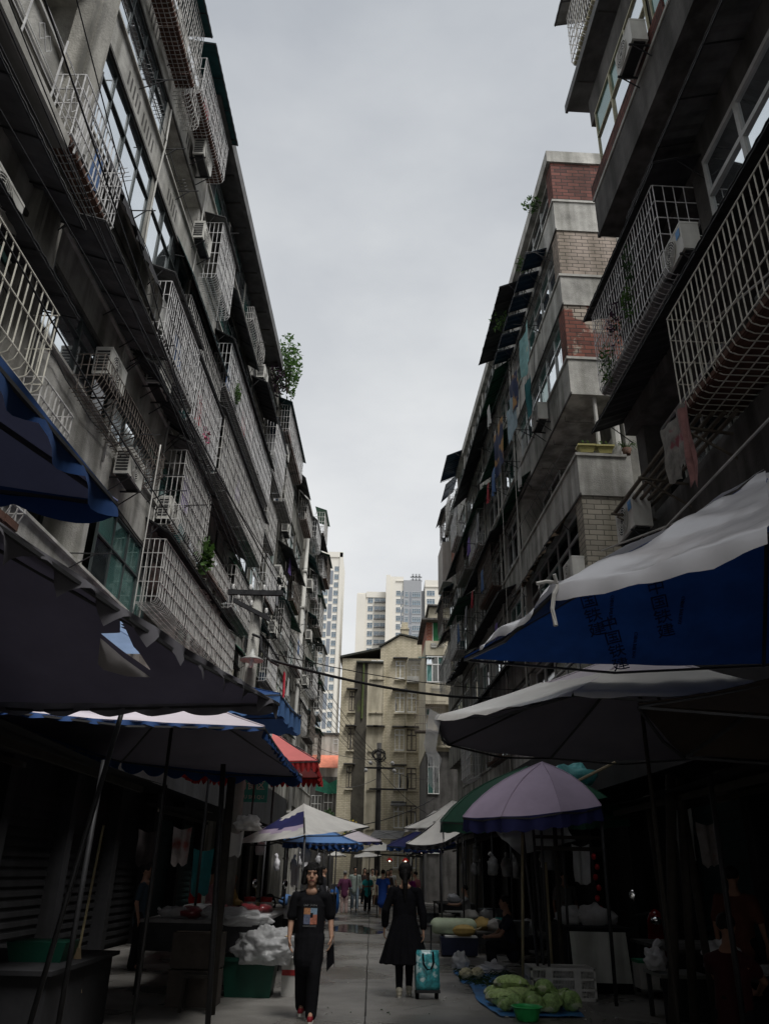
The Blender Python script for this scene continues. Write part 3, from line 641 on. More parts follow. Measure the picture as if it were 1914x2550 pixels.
for u in (17.2, 18.4, 19.8, 21.2): w.tube([FRC.P(u, -.6, 12.45), FRC.P(u, -.6, 12.3), FRC.P(u, -1.3, 12.3), FRC.P(u, -1.3, 12.45)], .008, 4)
for u in (17.6, 18.2, 19, 19.8, 20.6): w.tube([FRC.P(u, -.55, 10.85), FRC.P(u, -.3, 11.3), FRC.P(u+.5, -.3, 11.35), FRC.P(u+.6, -.55, 10.85)], .006, 4)
w.build('clothes_line', DARKM, R2)
for u, z, l, kw in [(18.5, 12.95, 'white air conditioner box on the parapet of the brick end block beside hanging laundry', {}), (27.2, 15.3, 'small white air conditioner box halfway down the awning rows on the right', {}),
    (16.5, 7.6, 'white air conditioner box low on the right just above the white plastic sheet', {}), (25.6, 8.1, 'grey air conditioner box deep among the dark awnings on the right', {}), (17.2, 11.3, 'pale electric box sized air conditioner at the back of the corner balcony with flower pots', dict(o=-1.9, sc=.8))]: ac(FRC, u, z, l, **kw)
clothes(FRC, R2, [(19.5, .15, 12.1, .5, .6), (23.5, .1, 14.2, .6, .9), (24.6, .1, 14.2, .4, .7), (27, .1, 14.1, .5, .8), (29.4, .1, 14.1, .6, .7), (24, .1, 17.0, .5, .8), (26.5, .1, 11.6, .5, .8), (28.8, .1, 11.6, .5, .6), (30.5, .1, 11.5, .6, .8), (24.4, .05, 9.0, .5, .7), (27.4, .05, 9.0, .4, .7), (33, .1, 11.5, .5, .8)])
for u, z0, z1 in ((22.6, 5, 19), (25.6, 4, 17), (28.6, 7, 20), (31.4, 5, 18)):
    w = MB(); w.tube([FRC.P(u+.04*sin(q), -.45, z0+(z1-z0)*q/8) for q in range(9)], .035, 6, smooth=True); w.build('conduit', PIPE, R2)
# far end of the right row: boxy top extensions
RX = thing('roof_extension_block', 'far end of the right row with blue and curved grey roof awnings', 'building', FRC.P(39, -2, 0))
w = MB(); B(w, 36.55, 41.5, -10, -.9, 0, 20.0); B(w, 36.55, 41.5, -.95, -.5, 17.6, 18.6); B(w, 36.55, 41.5, -.95, -.5, 15, 15.9); B(w, 36.55, 41.5, -.95, -.5, 12, 13); B(w, 36.55, 41.5, -.95, -.5, 9.2, 10.2); B(w, 36.55, 41.5, -.95, -.5, 6.4, 7.4)
w.build('wall', CONC2, RX)
w = MB(); B(w, 39.2, 41.4, -.9, .0, 15.7, 18.0); w.build('boxed_balcony', [mat('pale_pink_panel', (.40, .37, .34), .8, .1, 2, streak=.2)], RX)
w = MB(); B(w, 37.6, 38.9, -.88, -.45, 15.95, 17.55); w.build('brick_panel', BRICKRR, RX)
acs = generic_bays(FRC, RX, [(36.7, 38.9), (39.1, 41.3)], [(7.45, 9.15), (10.25, 11.95), (13.05, 14.95), (18.65, 20.1)], 5, ['c', 'ca', 'r', 'a'])
awning(FRC, RX, 36.6, 38.8, -.6, .1, 20.9, 20.2, AWB); awning(FRC, RX, 38.9, 41.4, -.6, .1, 20.6, 19.8, AWGR); awning(FRC, RX, 38.6, 41.4, -.6, .05, 15.5, 15.1, AWT); awning(FRC, RX, 38.6, 41.4, -.6, .1, 13.2, 12.7, AWD)
cage(FRC, RX, 38.8, 41.4, 13.3, 15, o1=.05, m=BARSD, sp=.16, r=.012)
window(FRC, RX, 36.8, 41.3, -.5, 18.65, 20.1, 6, pm=[PANET, PANE, PANE])

R1 = thing('apartment_block', 'near right apartment block with overhanging slabs and large white window cages', 'building', FRC.P(7, -1.5, 0))
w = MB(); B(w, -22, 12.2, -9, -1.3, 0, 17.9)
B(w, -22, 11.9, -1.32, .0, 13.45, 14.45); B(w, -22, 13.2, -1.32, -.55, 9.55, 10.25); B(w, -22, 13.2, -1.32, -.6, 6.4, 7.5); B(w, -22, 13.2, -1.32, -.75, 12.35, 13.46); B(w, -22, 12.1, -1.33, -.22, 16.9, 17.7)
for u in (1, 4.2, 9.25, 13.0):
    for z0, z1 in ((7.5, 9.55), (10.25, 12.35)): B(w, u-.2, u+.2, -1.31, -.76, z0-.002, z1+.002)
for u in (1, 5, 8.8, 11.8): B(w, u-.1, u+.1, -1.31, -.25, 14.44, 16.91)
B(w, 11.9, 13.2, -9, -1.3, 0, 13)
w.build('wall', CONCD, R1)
w = MB(); B(w, -2, 11.93, -.03, .02, 14.42, 14.5); B(w, -2, 11.92, -.04, .018, 13.43, 13.53, 1)
w.build('coping', [COPE, CONCD], R1)
w = MB(); B(w, -22, 12.6, -9, .12, 18.0, 18.14); 
for i in range(9): B(w, -1+1.6*i, -.97+1.6*i, -1.2, .1, 17.985, 18.0, 1)
B(w, -2, 12.61, .1, .16, 17.95, 18.2); w.build('roof', [AWGR, CONCD], R1)
window(FRC, R1, 1.2, 5, -.18, 14.5, 16.9, 4, fm=mat('cream_frame', (.42, .40, .28), .6), pm=[PANET, PANE, PANED]); window(FRC, R1, 5.1, 8.7, -.18, 14.5, 16.9, 4, fm=MATS['cream_frame'], pm=[PANET, PANE, PANET]); window(FRC, R1, 8.9, 11.75, -.18, 14.5, 16.9, 3, fm=MATS['cream_frame'], pm=[PANE, PANET, PANE])
w = MB(); B(w, 8.0, 12.0, -.05, -.0, 14.5, 14.9); w.build('brick_course', BRICKDR, R1)
window(FRC, R1, 4.5, 9.0, -.72, 10.3, 12.3, 4, tr=.62, pm=[PANE, PANE, PANED], t=.09); window(FRC, R1, 1.1, 4.1, -.72, 10.3, 12.3, 3, tr=.62, t=.09); window(FRC, R1, 9.5, 12.9, -1.2, 10.3, 12.3, 3, pm=[PANED]*3); window(FRC, R1, 9.5, 12.9, -1.1, 7.5, 9.5, 4, pm=[PANED]*3); window(FRC, R1, 4.4, 9.0, -1.1, 7.5, 9.5, 4, pm=[PANED, PANED, PANET])
cage(FRC, R1, 9.35, 12.8, 10.2, 12.1, o0=-.7, m=BARSW, sp=.112, r=.0085, hz=.36, tray=TRAYG, junk=3)
cage(FRC, R1, 2.0, 9.4, 7.65, 9.35, o0=-.75, o1=.08, m=MATS['cream_bars'], sp=.145, r=.010, hz=.42, tray=TRAYB, junk=12)
cage(FRC, R1, 8.4, 11.7, 18.35, 20.0, o0=-.6, o1=.2, m=BARSW, sp=.11, r=.011, tray=mat('cream_tray', (.4, .37, .25)))
Ar1 = lambda *a, **k: awning(FRC, R1, *a, **k)
Ar1(7.8, 12.0, -.6, .42, 20.5, 20.2, AWGR); Ar1(1, 10.7, -.76, -.08, 12.95, 12.75, AWGR); Ar1(1, 13.25, -.7, .12, 9.95, 9.62, AWD); Ar1(9.0, 13.1, -.75, .1, 12.5, 12.25, AWD); Ar1(0, 6, -.7, .7, 15.3, 15.1, AWGR)
w = MB()
for k in range(5): w.tube([FRC.P(9.0+.1*k, -.5+.13*k, 7.5+.03*k), FRC.P(12.6, -.45+.13*k, 7.55)], .035, 6)
for u in (9.4, 11, 12.4): w.tube([FRC.P(u, -1.2, 7.3), FRC.P(u, .2, 7.45)], .025, 4); w.tube([FRC.P(u, -1.2, 6.6), FRC.P(u, .1, 7.4)], .02, 4)
w.build('plank_shelf', mat('weathered_planks', (.10, .085, .065), .9, .4, 5, .4, 20), R1)
for a, b in (((5, .3, 7.2), (9.6, -.6, 9.4)), ((3, .2, 6.2), (12, .1, 6.35)), ((4, .1, 5.6), (10, .35, 5.3)), ((8.2, -.5, 6.0), (12.8, .3, 6.9))): w = MB(); w.tube([FRC.P(*a), FRC.P(*b)], .018, 6); w.build('drying_rod', PIPE, R1)
for u, z, l, kw in [(8.9, 14.6, 'white air conditioner box high on the near right block in front of cream window frames', dict(o=.05)), (9.2, 10.25, 'white air conditioner box with blue label wedged beside the planted cage', dict(o=-.35)), (12.4, 7.05, 'large air conditioner box with blue label and spiral fan guard over the white plastic sheet', dict(o=-.35, sc=1.15))]:
    a_ = ac(FRC, u, z, l, **kw)
for o_ in [o for o in C.objects if o.type == 'EMPTY' and o.get('label', '').find('blue label') >= 0]:
    s = MB(); s.box(.285, .289, .2, .33, .3, .45); s.build('sticker', mat('blue_sticker', (.04, .22, .5), .5, .1), o_, True)

# ================================================================= BUILDINGS AT THE END OF THE STREET
class FacY(Fac):
    def __init__(s, Y): s.Y = Y; s.sg = 1; s.ang = 0; s.l = Vector((0, -1, 0)); s.d = Vector((1, 0, 0))
    def P(s, u, o, z): return Vector((u, s.Y-o, z))
    @property
    def rz(s): return -PI/2
FT = FacY(60.)
T = thing('tan_brick_building', 'old tan brick building closing the street with a gable, chimney and black mossy stain', 'building', (0, 62, 0))
w = MB(); B = FT.box
B(w, -3.0, 3.6, -12, 0, 0, 16.6)
w.add([FT.P(-.05, 0, 16.598), FT.P(3.6, 0, 16.598), FT.P(3.6, 0, 18.0), FT.P(1.5, 0, 18.5), FT.P(-.05, 0, 17.5), FT.P(-.05, -12, 16.598), FT.P(3.6, -12, 16.598), FT.P(3.6, -12, 18.0), FT.P(1.5, -12, 18.5), FT.P(-.05, -12, 17.5)],
      [(0, 1, 2, 3, 4), (9, 8, 7, 6, 5), (0, 5, 6, 1), (1, 6, 7, 2), (2, 7, 8, 3), (3, 8, 9, 4), (4, 9, 5, 0)])
B(w, .2, .34, 0, .12, 0, 16.4); B(w, 3.3, 3.5, 0, .12, 0, 16)
w.build('wall', BRICKT, T)
w = MB()
w.hexa([FT.P(-3.2, .2, 16.6), FT.P(-.05, .2, 17.35), FT.P(-.05, -6, 17.6), FT.P(-3.2, -6, 16.8), FT.P(-3.2, .2, 16.75), FT.P(-.05, .2, 17.5), FT.P(-.05, -6, 17.8), FT.P(-3.2, -6, 16.95)])
for (a, za), (b, zb) in (((-.2, 17.5), (1.5, 18.55)), ((1.5, 18.55), (3.8, 18.05))):
    w.hexa([FT.P(a, .15, za), FT.P(b, .15, zb), FT.P(b, -12, zb), FT.P(a, -12, za), FT.P(a, .15, za+.12), FT.P(b, .15, zb+.12), FT.P(b, -12, zb+.12), FT.P(a, -12, za+.12)])
B(w, -1.9, .2, .0, .3, 16.25, 16.36); B(w, 2.1, 3.6, 0, .5, 16.5, 16.6)
w.build('roof', mat('dark_roof_felt', (.045, .047, .04), .9, .4, 2, .3, 8), T)
w = MB(); B(w, 1.55, 2.15, -1.6, -1.0, 18.3, 19.3); B(w, 1.5, 2.2, -1.65, -.95, 19.3, 19.45); B(w, 1.6, 2.1, -1.55, -1.05, 19.45, 19.9); w.build('chimney', [BRICKT], T)
w = MB(); rg = random.Random(2); pr = []
zz = [0, 3, 6, 8, 9.5, 11, 12, 13.5, 15, 16.3]
for i, z in enumerate(zz): pr.append((-1.75-rg.uniform(0, .25), -1.05+rg.uniform(0, .45), z))
for (a, b, z), (a2, b2, z2) in zip(pr, pr[1:]): w.hexa([FT.P(a, -.1, z), FT.P(b, -.1, z), FT.P(b, .05, z), FT.P(a, .05, z), FT.P(a2, -.1, z2), FT.P(b2, -.1, z2), FT.P(b2, .05, z2), FT.P(a2, .05, z2)])
w.build('mossy_strip', MOSS, T)
w = MB(); B(w, -1.0, .2, -.1, .06, 0, 16.2); w.build('plaster_bay', TAN, T)
fmw = mat('white_frame', (.62, .62, .60), .5)
TW = lambda u0, u1, z0, z1, **k: window(FT, T, u0, u1, .03, z0, z1, 2, tr=.72, fm=k.get('fm', fmw), pm=k.get('pm', [PANED, PANED, PANED]), t=.08)
ledg = MB(); shade = MB()
for z0, z1, cols in ((15.1, 16.5, 'bcd'), (12.55, 14.05, 'abcde'), (9.75, 11.3, 'abcde'), (7.05, 8.55, 'abcde'), (4.4, 5.95, 'bcde'), (1.8, 3.2, 'bde')):
    for c_ in cols:
        x0, x1 = dict(a=(-2.35, -1.95), b=(-.75, -.35), c=(.4, 1.05), d=(1.15, 1.85), e=(2.05, 2.75))[c_]
        if c_ == 'c': x0, x1 = -.25, .18
        dark = c_ in 'e' and z0 in (9.75, 7.05, 4.4) or c_ == 'a'
        TW(x0, x1, z0, z1, fm=FRAMED if dark else fmw, pm=[PANED]*3 if dark else ([PANET, PANED, PANET] if c_ == 'b' and z0 > 12 else [PANED, PANED, PANED]))
        B(ledg, x0-.08, x1+.08, 0, .16, z0-.14, z0-.04)
        if c_ in 'ad' or z0 == 9.75: B(shade, x0-.22, x1+.22, 0, .4, z1+.12, z1+.2)
ledg.build('window_ledge', TAN, T); shade.build('window_hood', CONCD, T)
window(FT, T, 2.35, 3.0, -.01+.04, 15.05, 16.2, 2, fm=fmw, t=.06)
w = MB(); B(w, 2.0, 3.6, .0, .55, 14.75, 14.85); B(w, 2.0, 3.6, .5, .55, 14.85, 15.2)
for i in range(20): w.tube([FT.P(2.0+.08*i, .53, 15.2), FT.P(2.0+.08*i, .53, 16.5)], .012, 4)
w.build('balcony', [COPE], T)
w = MB(); w.tube([FT.P(1.95, .08, .2), FT.P(1.95, .08, 14.5)], .05, 6); w.tube([FT.P(-1.35, .12, 12), FT.P(-1.32, .12, 16.2)], .08, 6, 1); w.build('downpipe', [TAN, mat('mossy_pipe', (.07, .09, .03), .8, .3, 4)], T)
w = MB()
for z in (5.6, 3.0): w.hexa([FT.P(.95, 0, z+.55), FT.P(1.95, 0, z+.55), FT.P(1.95, 0, z+.62), FT.P(.95, 0, z+.62), FT.P(.9, .8, z+.25), FT.P(2.0, .8, z+.25), FT.P(2.0, .8, z+.3), FT.P(.9, .8, z+.3)])
w.build('canopy', [AWGR], T)

FB = FacY(50.)
Q = thing('balcony_building', 'slim building on the right with a red brick top room and green door', 'building', (4.5, 52, 0)); B = FB.box
w = MB(); B(w, 2.85, 9, -8, 0, 8.4, 15.3); B(w, 3.2, 9, -8, -1, 16.7, 18.0); B(w, 2.85, 5.5, 0, .5, 14.3, 15.25); B(w, 2.85, 5.5, 0, .5, 11.2, 12.5); B(w, 2.85, 5.5, 0, .3, 8.6, 9.4); w.build('wall', TAN, Q)
w = MB(); B(w, 2.9, 9, -8, -.03, 0, 8.4); w.build('lower_wall', CONCD, Q)
w = MB(); B(w, 2.95, 3.35, -6, -.2, 15.3, 16.7); w.build('brick_room', BRICKRR, Q)
w = MB(); B(w, 3.4, 3.95, -.5, -.3, 15.3, 16.7); w.build('door', mat('green_door', (.02, .16, .06), .5, .2, 3), Q)
w = MB(); B(w, 3.34, 3.4, -.5, -.22, 15.3, 16.7); B(w, 3.95, 4.05, -.5, -.22, 15.3, 16.7); B(w, 2.6, 9, -6, .35, 16.72, 16.84, 1); B(w, 3.05, 9, -7, -.7, 18.02, 18.12, 1); w.build('roof_edge', [fmw, CONCD], Q)
window(FB, Q, 2.9, 4.4, .5, 12.55, 14.25, 4, fm=fmw, t=.07); window(FB, Q, 3.0, 3.7, .05, 5.9, 8.2, 2, fm=fmw); window(FB, Q, 2.9, 3.3, .04, 9.7, 11, 1, fm=fmw); window(FB, Q, 3.0, 3.7, .05, 2.6, 4.6, 2, fm=fmw)
w = MB(); B(w, 3.2, 3.55, .5, .56, 14.8, 15.1); [w.tube([FB.P(3.22+.1*k, .55, 14.82), FB.P(3.3+.1*k, .57, 14.95), FB.P(3.22+.1*k, .55, 15.08)], .02, 4) for k in range(9)]; [w.tube([FB.P(3.22+.1*k, .55, 12.0), FB.P(3.3+.1*k, .57, 12.15), FB.P(3.22+.1*k, .55, 12.3)], .02, 4) for k in range(9)]; w.build('ornament_grille', COPE, Q)
awning(FB, Q, 2.4, 3.4, .0, .6, 14.3, 14.1, AWT)
w = MB()
for i in range(16): w.tube([FB.P(2.2+.12*i, .9, 9.5), FB.P(2.2+.12*i, .9, 11.3)], .016, 4)
for z in (9.5, 9.9, 10.4, 10.9, 11.3): w.tube([FB.P(2.2, .9, z), FB.P(4.1, .9, z)], .018, 4); w.tube([FB.P(2.2, 0, z), FB.P(2.2, .9, z)], .018, 4)
B(w, 2.2, 4.1, 0, .9, 9.44, 9.49); w.build('window_cage', BARSD, Q)

# low houses seen between the left row and the tan building
FS = FacY(76.); B = FS.box
S = thing('small_house', 'low whitewashed house with an orange tin roof left of the tan building', 'building', (-5, 78, 0))
w = MB(); B(w, -9, -3.6, -8, 0, 0, 13.2); w.build('wall', mat('dirty_whitewash', (.42, .40, .36), .9, .2, 1, streak=.4), S)
w = MB(); B(w, -9, -3.55, -8.1, .1, 13.2, 13.4); w.build('coping', CONCD, S)
w = MB(); n_ = 30
for i in range(n_):
    x0 = -6.2+2.6*i/n_; zz_ = .03*(i % 2)
    w.hexa([FS.P(x0, 2.8, 9.9+zz_), FS.P(x0+2.6/n_, 2.8, 9.9+zz_), FS.P(x0+2.6/n_, .0, 11.3+zz_), FS.P(x0, 0, 11.3+zz_), FS.P(x0, 2.8, 9.95+zz_), FS.P(x0+2.6/n_, 2.8, 9.95+zz_), FS.P(x0+2.6/n_, 0, 11.35+zz_), FS.P(x0, 0, 11.35+zz_)])
w.build('roof', mat('orange_tin', (.55, .19, .12), .6, .2, 2), S)
window(FS, S, -5.9, -4.9, .02, 5, 7.2, 3, fm=fmw); window(FS, S, -4.3, -3.9, .02, 11.7, 12.8, 1)
w = MB(); B(w, -6.2, -3.7, 0, 2.4, 0, 9.2); w.build('lean_to', CONCD, S)
window(FacY(73.6), S, -5.9, -5.0, .03, 5.4, 7.6, 3, fm=fmw); window(FacY(73.6), S, -4.8, -4.0, .03, 5.4, 7.8, 2, fm=fmw)
w = MB(); w.add([FS.P(-5.2, 2.6, 9.2), FS.P(-4.4, 2.7, 8.6), FS.P(-3.6, 2.6, 9.0), FS.P(-3.6, 2.5, 7.8), FS.P(-4.4, 2.9, 7.7), FS.P(-5.6, 2.7, 8.0)], [(0, 1, 4, 5), (1, 2, 3, 4)]); 
tag(w.build('green_net', mat('green_net', (.03, .17, .11), .8, .3, 4, trans=.3)), 'green netting sagging under the orange tin roof', 'net')

# towers in the distance
def tower(name, label, Y, x0, x1, z1, cols, wallm, z0=0, deep=18, extra=None):
    F = FacY(Y); t = thing(name, label, 'tower block', ((x0+x1)/2, Y+5, 0)); w = MB()
    F.box(w, x0, x1, -deep, 0, z0, z1); w.build('wall', wallm, t)
    return F, t
TWH = mat('tower_white', (.66, .635, .575), .8, .06, .05); TGY = mat('tower_grey', (.30, .31, .325), .8, .06, .05); TGL = mat('tower_glass', (.16, .21, .25), .25, .25, .6, metal=.3); TSTR = mat('tower_spandrel', (.20, .22, .25), .6, .15, .5); TFR = mat('tower_frame', (.45, .47, .48), .6)
def tower_windows(F, t, cols, z_top, z_bot, pitch=2.9, o=.02):
    proto = None; z = z_top; k = 0
    while z > z_bot:
        for (u0, u1, nn) in cols:
            w_ = MB(); h = 1.75; F.box(w_, u0, u1, o-.3, o, z-h, z)
            for i in range(nn+1): uu = u0+(u1-u0)*i/nn; F.box(w_, uu-.06, uu+.06, o-.05, o+.09, z-h, z, 1)
            F.box(w_, u0, u1, o, o+.09, z-h*.35, z-h*.3, 1); F.box(w_, u0, u1, o, o+.09, z-h-.06, z-h+.06, 1); F.box(w_, u0, u1, o, o+.09, z-.06, z+.06, 1)
            w_.build('window', [TGL, TFR], t)
        z -= pitch if k % 2 == 0 else pitch; k += 1
F, t = tower('tower_block', 'white tower block with grey centre stripe standing behind the tan building', 250, 1.1, 7.0, 92.6, None, TWH)
tower_windows(F, t, [(4.6, 6.0, 2), (6.5, 6.95, 1)], 87.5, 58)
w = MB(); F.box(w, 1.1, 2.6, 0, 1.0, 0, 92.8); F.box(w, 4.4, 7.0, 0, .3, 90.9, 91.2)
F.box(w, -8.5, 1.1, -20, -3.2, 0, 87.6); F.box(w, -8.7, -5.7, -19, -2.5, 0, 87.0); F.box(w, -5.5, 1.0, -3.2, -2.9, 86, 88.0); F.box(w, 14.2, 24, -18, .8, 0, 91.3); F.box(w, 14.2, 24, .8, 1.1, 88.8, 89.1)
w.build('side_wing', TWH, t)
w = MB(); F.box(w, 7.0, 13.0, -18, .5, 0, 91.2); F.box(w, 13.0, 14.2, -10, -1, 0, 88)
for k in range(3): F.box(w, 10.0+k*1.1, 10.6+k*1.1, -4, -3.4, 91.2, 95)
F.box(w, 9.4, 13.4, -4, -3.4, 92.3, 92.9); F.box(w, 9.4, 13.4, -4, -3.4, 93.7, 94.1)
w.build('grey_bay', TGY, t)
FQ = FacY(249.5); tower_windows(FQ, t, [(7.5, 8.6, 2), (9.9, 12.7, 4)], 87, 58)
w = MB(); [FQ.box(w, 9.0, 9.7, -.1, .06, z, z+5) for z in range(58, 86, 6)]; [F.box(w, 6.1, 6.5, -.1, .05, z, z+5) for z in range(58, 86, 6)]; w.build('louvre_panel', TSTR, t)
FQ2 = FacY(249.2); tower_windows(FQ2, t, [(14.8, 17.4, 3), (19, 20.2, 2)], 87.5, 66)
FQ3 = FacY(253.2); tower_windows(FQ3, t, [(-4.9, -3.2, 2), (-2.7, -.9, 3), (-.7, .95, 3)], 85.8, 58)
w = MB(); rg = random.Random(9)
for k in range(9):
    for i in range(5): FQ3.box(w, -2.8+.78*i, -2.1+.78*i, .0, .7+rg.uniform(0, .3), 84.1-2.9*k+rg.uniform(-.1, .1), 84.5-2.9*k)
w.build('cage_row', mat('tower_cages', (.20, .20, .20), .8, .4, 1), t)
F, t = tower('tower_block', 'pale slim tower block rising behind the far end of the left row', 252, -30, -14.0, 101, None, TWH)
w = MB(); F.box(w, -15.0, -13.95, 0, .3, 0, 101.6); F.box(w, -30, -14, 0, .3, 99.9, 101.8); w.build('cornice', TWH, t)
tower_windows(F, t, [(-20.5, -18.6, 3), (-16.6, -15.2, 2)], 96.5, 30)
w = MB(); [F.box(w, -18.3, -17.0, -.1, .06, z, z+5) for z in range(30, 94, 6)]; w.build('louvre_panel', TSTR, t)

# rooftop greenery
def bush(name, label, c, r, n, size, m, seed, stem=True, cat='shrub', grp=None):
    t = thing(name, label, cat, (c[0], c[1], c[2]-(r[2] if hasattr(r, '__len__') else r)), group=grp)
    b = MB(); b.leaves(c, r, n, size, 0, seed); b.leaves((c[0], c[1], c[2]-.1), [k*.7 for k in (r if hasattr(r, '__len__') else (r, r, r))], n//2, size*.8, 1, seed+5); b.build('foliage', [m, LEAFD], t)
    if stem:
        s = MB(); z0 = c[2]-(r[2] if hasattr(r, '__len__') else r); rg = random.Random(seed)
        for k in range(4): s.tube([(c[0], c[1], z0), (c[0]+rg.uniform(-.2, .2), c[1]+rg.uniform(-.2, .2), c[2]-.1), (c[0]+rg.uniform(-.5, .5), c[1]+rg.uniform(-.4, .4), c[2]+.4)], .03, 5, r2=.008)
        s.build('stem', BARK, t)
    return t
p = FL.P(26.6, .1, 20.35); bush('roof_bush', 'leafy bush growing from the roof edge of the left block against the sky', p, (.55, 1.5, 1.3), 900, .10, LEAF, 4)
p = FL.P(26.0, -.2, 19.4); bush('roof_bush', 'dark creeper hanging below the rooftop bush on the left block', p, (.3, .9, .7), 350, .08, LEAFP, 8)
for i, (u, o, z, r) in enumerate(((17.5, -.25, 20.2, .3), (19.2, -.3, 19.4, .28), (22.4, -.2, 19.6, .45))):
    bush('gutter_weed', ['yellow-green weed under the gutter near the brick pier', 'small weed growing between the blue slats', 'spiky grass tuft hanging at the roof of the brick end block'][i], FRC.P(u, o, z), r, 120, .07, LEAF, 20+i, False, 'weed')
for i, (u, z, r, m) in enumerate(((11.6, 11.0, (.22, .35, .5), LEAFP), (10.9, 10.9, (.16, .22, .42), LEAF), (12.3, 10.6, (.18, .3, .5), LEAF), (10.7, 11.6, (.1, .2, .5), LEAFD))):
    bush('cage_plant', ['purple leaved plant in the planted cage on the right', 'bright green bushy plant in the planted cage on the right', 'trailing feathery plant at the far corner of the planted cage', 'thin climber on the bars of the planted cage'][i], FRC.P(u, -.02, z), r, 260, .045, m, 30+i, False, 'plant')
bush('cage_plant', 'small green plant poking from the upper left long cage', FL.P(18.8, .03, 13.95), (.12, .25, .4), 220, .05, LEAF, 40, False, 'plant')
bush('cage_plant', 'leafy bamboo-like plant beside the lower corner cage on the left', FL.P(17.6, .0, 8.5), (.2, .3, .5), 180, .13, LEAF, 41, False, 'plant')
bush('cage_plant', 'pink flowering plant in the white cage on the left', FL.P(16.4, .0, 11.1), (.08, .25, .25), 70, .05, mat('pink_petal', (.30, .04, .10), .6), 42, False, 'plant')
bush('street_tree', 'small green tree at the foot of the tan building', (-3.3, 57, 4.6), (.7, .7, .8), 350, .13, LEAFD, 44, True, 'tree')
bush('citrus_tree', 'small tree with yellow fruit beside the mossy stain', (-1.9, 58.6, 4.0), (.6, .5, .9), 260, .12, LEAFD, 45, True, 'tree')
rg = random.Random(4); fr = [o for o in C.objects if o.name.startswith('citrus_tree')][0]
for i in range(26): b = MB(); b.ball((-1.9+rg.uniform(-.5, .5), 58.2+rg.uniform(-.2, .1), 4.0+rg.uniform(-.8, .8)), .07, 6, 4); b.build('fruit', mat('yellow_fruit', (.55, .40, .03), .5), fr)
# ================================================================= MARKET CANOPIES
CANV = mat('lavender_grey_canvas', (.56, .51, .545), .8, .10, 1.4, .15, 6, trans=.04, streak=.0)
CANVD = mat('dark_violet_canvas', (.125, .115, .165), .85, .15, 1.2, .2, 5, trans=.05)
CANVW = mat('dirty_white_canvas', (.60, .585, .55), .8, .15, 1.6, .2, 6, trans=.08, col2=(.42, .41, .38), thr=.6)
CANVB = mat('blue_canvas', (.015, .052, .165), .75, .2, 1.5, .2, 6, trans=.08)
CANVBL = mat('faded_blue_canvas', (.08, .17, .36), .75, .2, 1.5, .2, 6, trans=.08)
CANVN = mat('navy_canvas', (.025, .028, .11), .8, .2, 2, .2, 6, trans=.08)
CANVU = mat('royal_blue_canvas', (.012, .05, .20), .7, .3, 1.5, .3, 7, trans=.32)
SHADEV = mat('violet_grey_under_shade', (.24, .225, .28), .85, .15, 1.2, .2, 5)  # shade under the pale canopies, put into a darker cloth colour
CANVR = mat('pink_red_canvas', (.60, .17, .16), .75, .12, 1.2, .15, 6, trans=.1)
CANVG = mat('bottle_green_canvas', (.018, .075, .045), .7, .2, 1.5, .2, 6, trans=.06)
CANVP = mat('lilac_canvas', (.47, .38, .50), .75, .10, 2, .1, 5, trans=.08)
CANVBR = mat('brown_tarpaulin', (.05, .038, .03), .85, .3, 2, .4, 5)
CANVK = mat('black_tarpaulin', (.02, .02, .022), .8, .4, 2, .4, 5)
PLASW = mat('milky_plastic_sheet', (.66, .65, .67), .22, .08, 1.2, .55, 2.4, trans=.22, spec=.6)
PLASC = mat('clear_plastic', (.66, .66, .66), .18, .15, 4, 1., 20, trans=.35, spec=.7, alpha=.75)
BAMBOO = mat('bamboo_pole', (.24, .20, .12), .6, .3, 5, .2, 20)
STEELP = mat('grey_steel_pole', (.05, .05, .052), .5, .3, 4, metal=.4)
WOODP = mat('old_wood_post', (.04, .035, .03), .9, .35, 4, .4, 18)

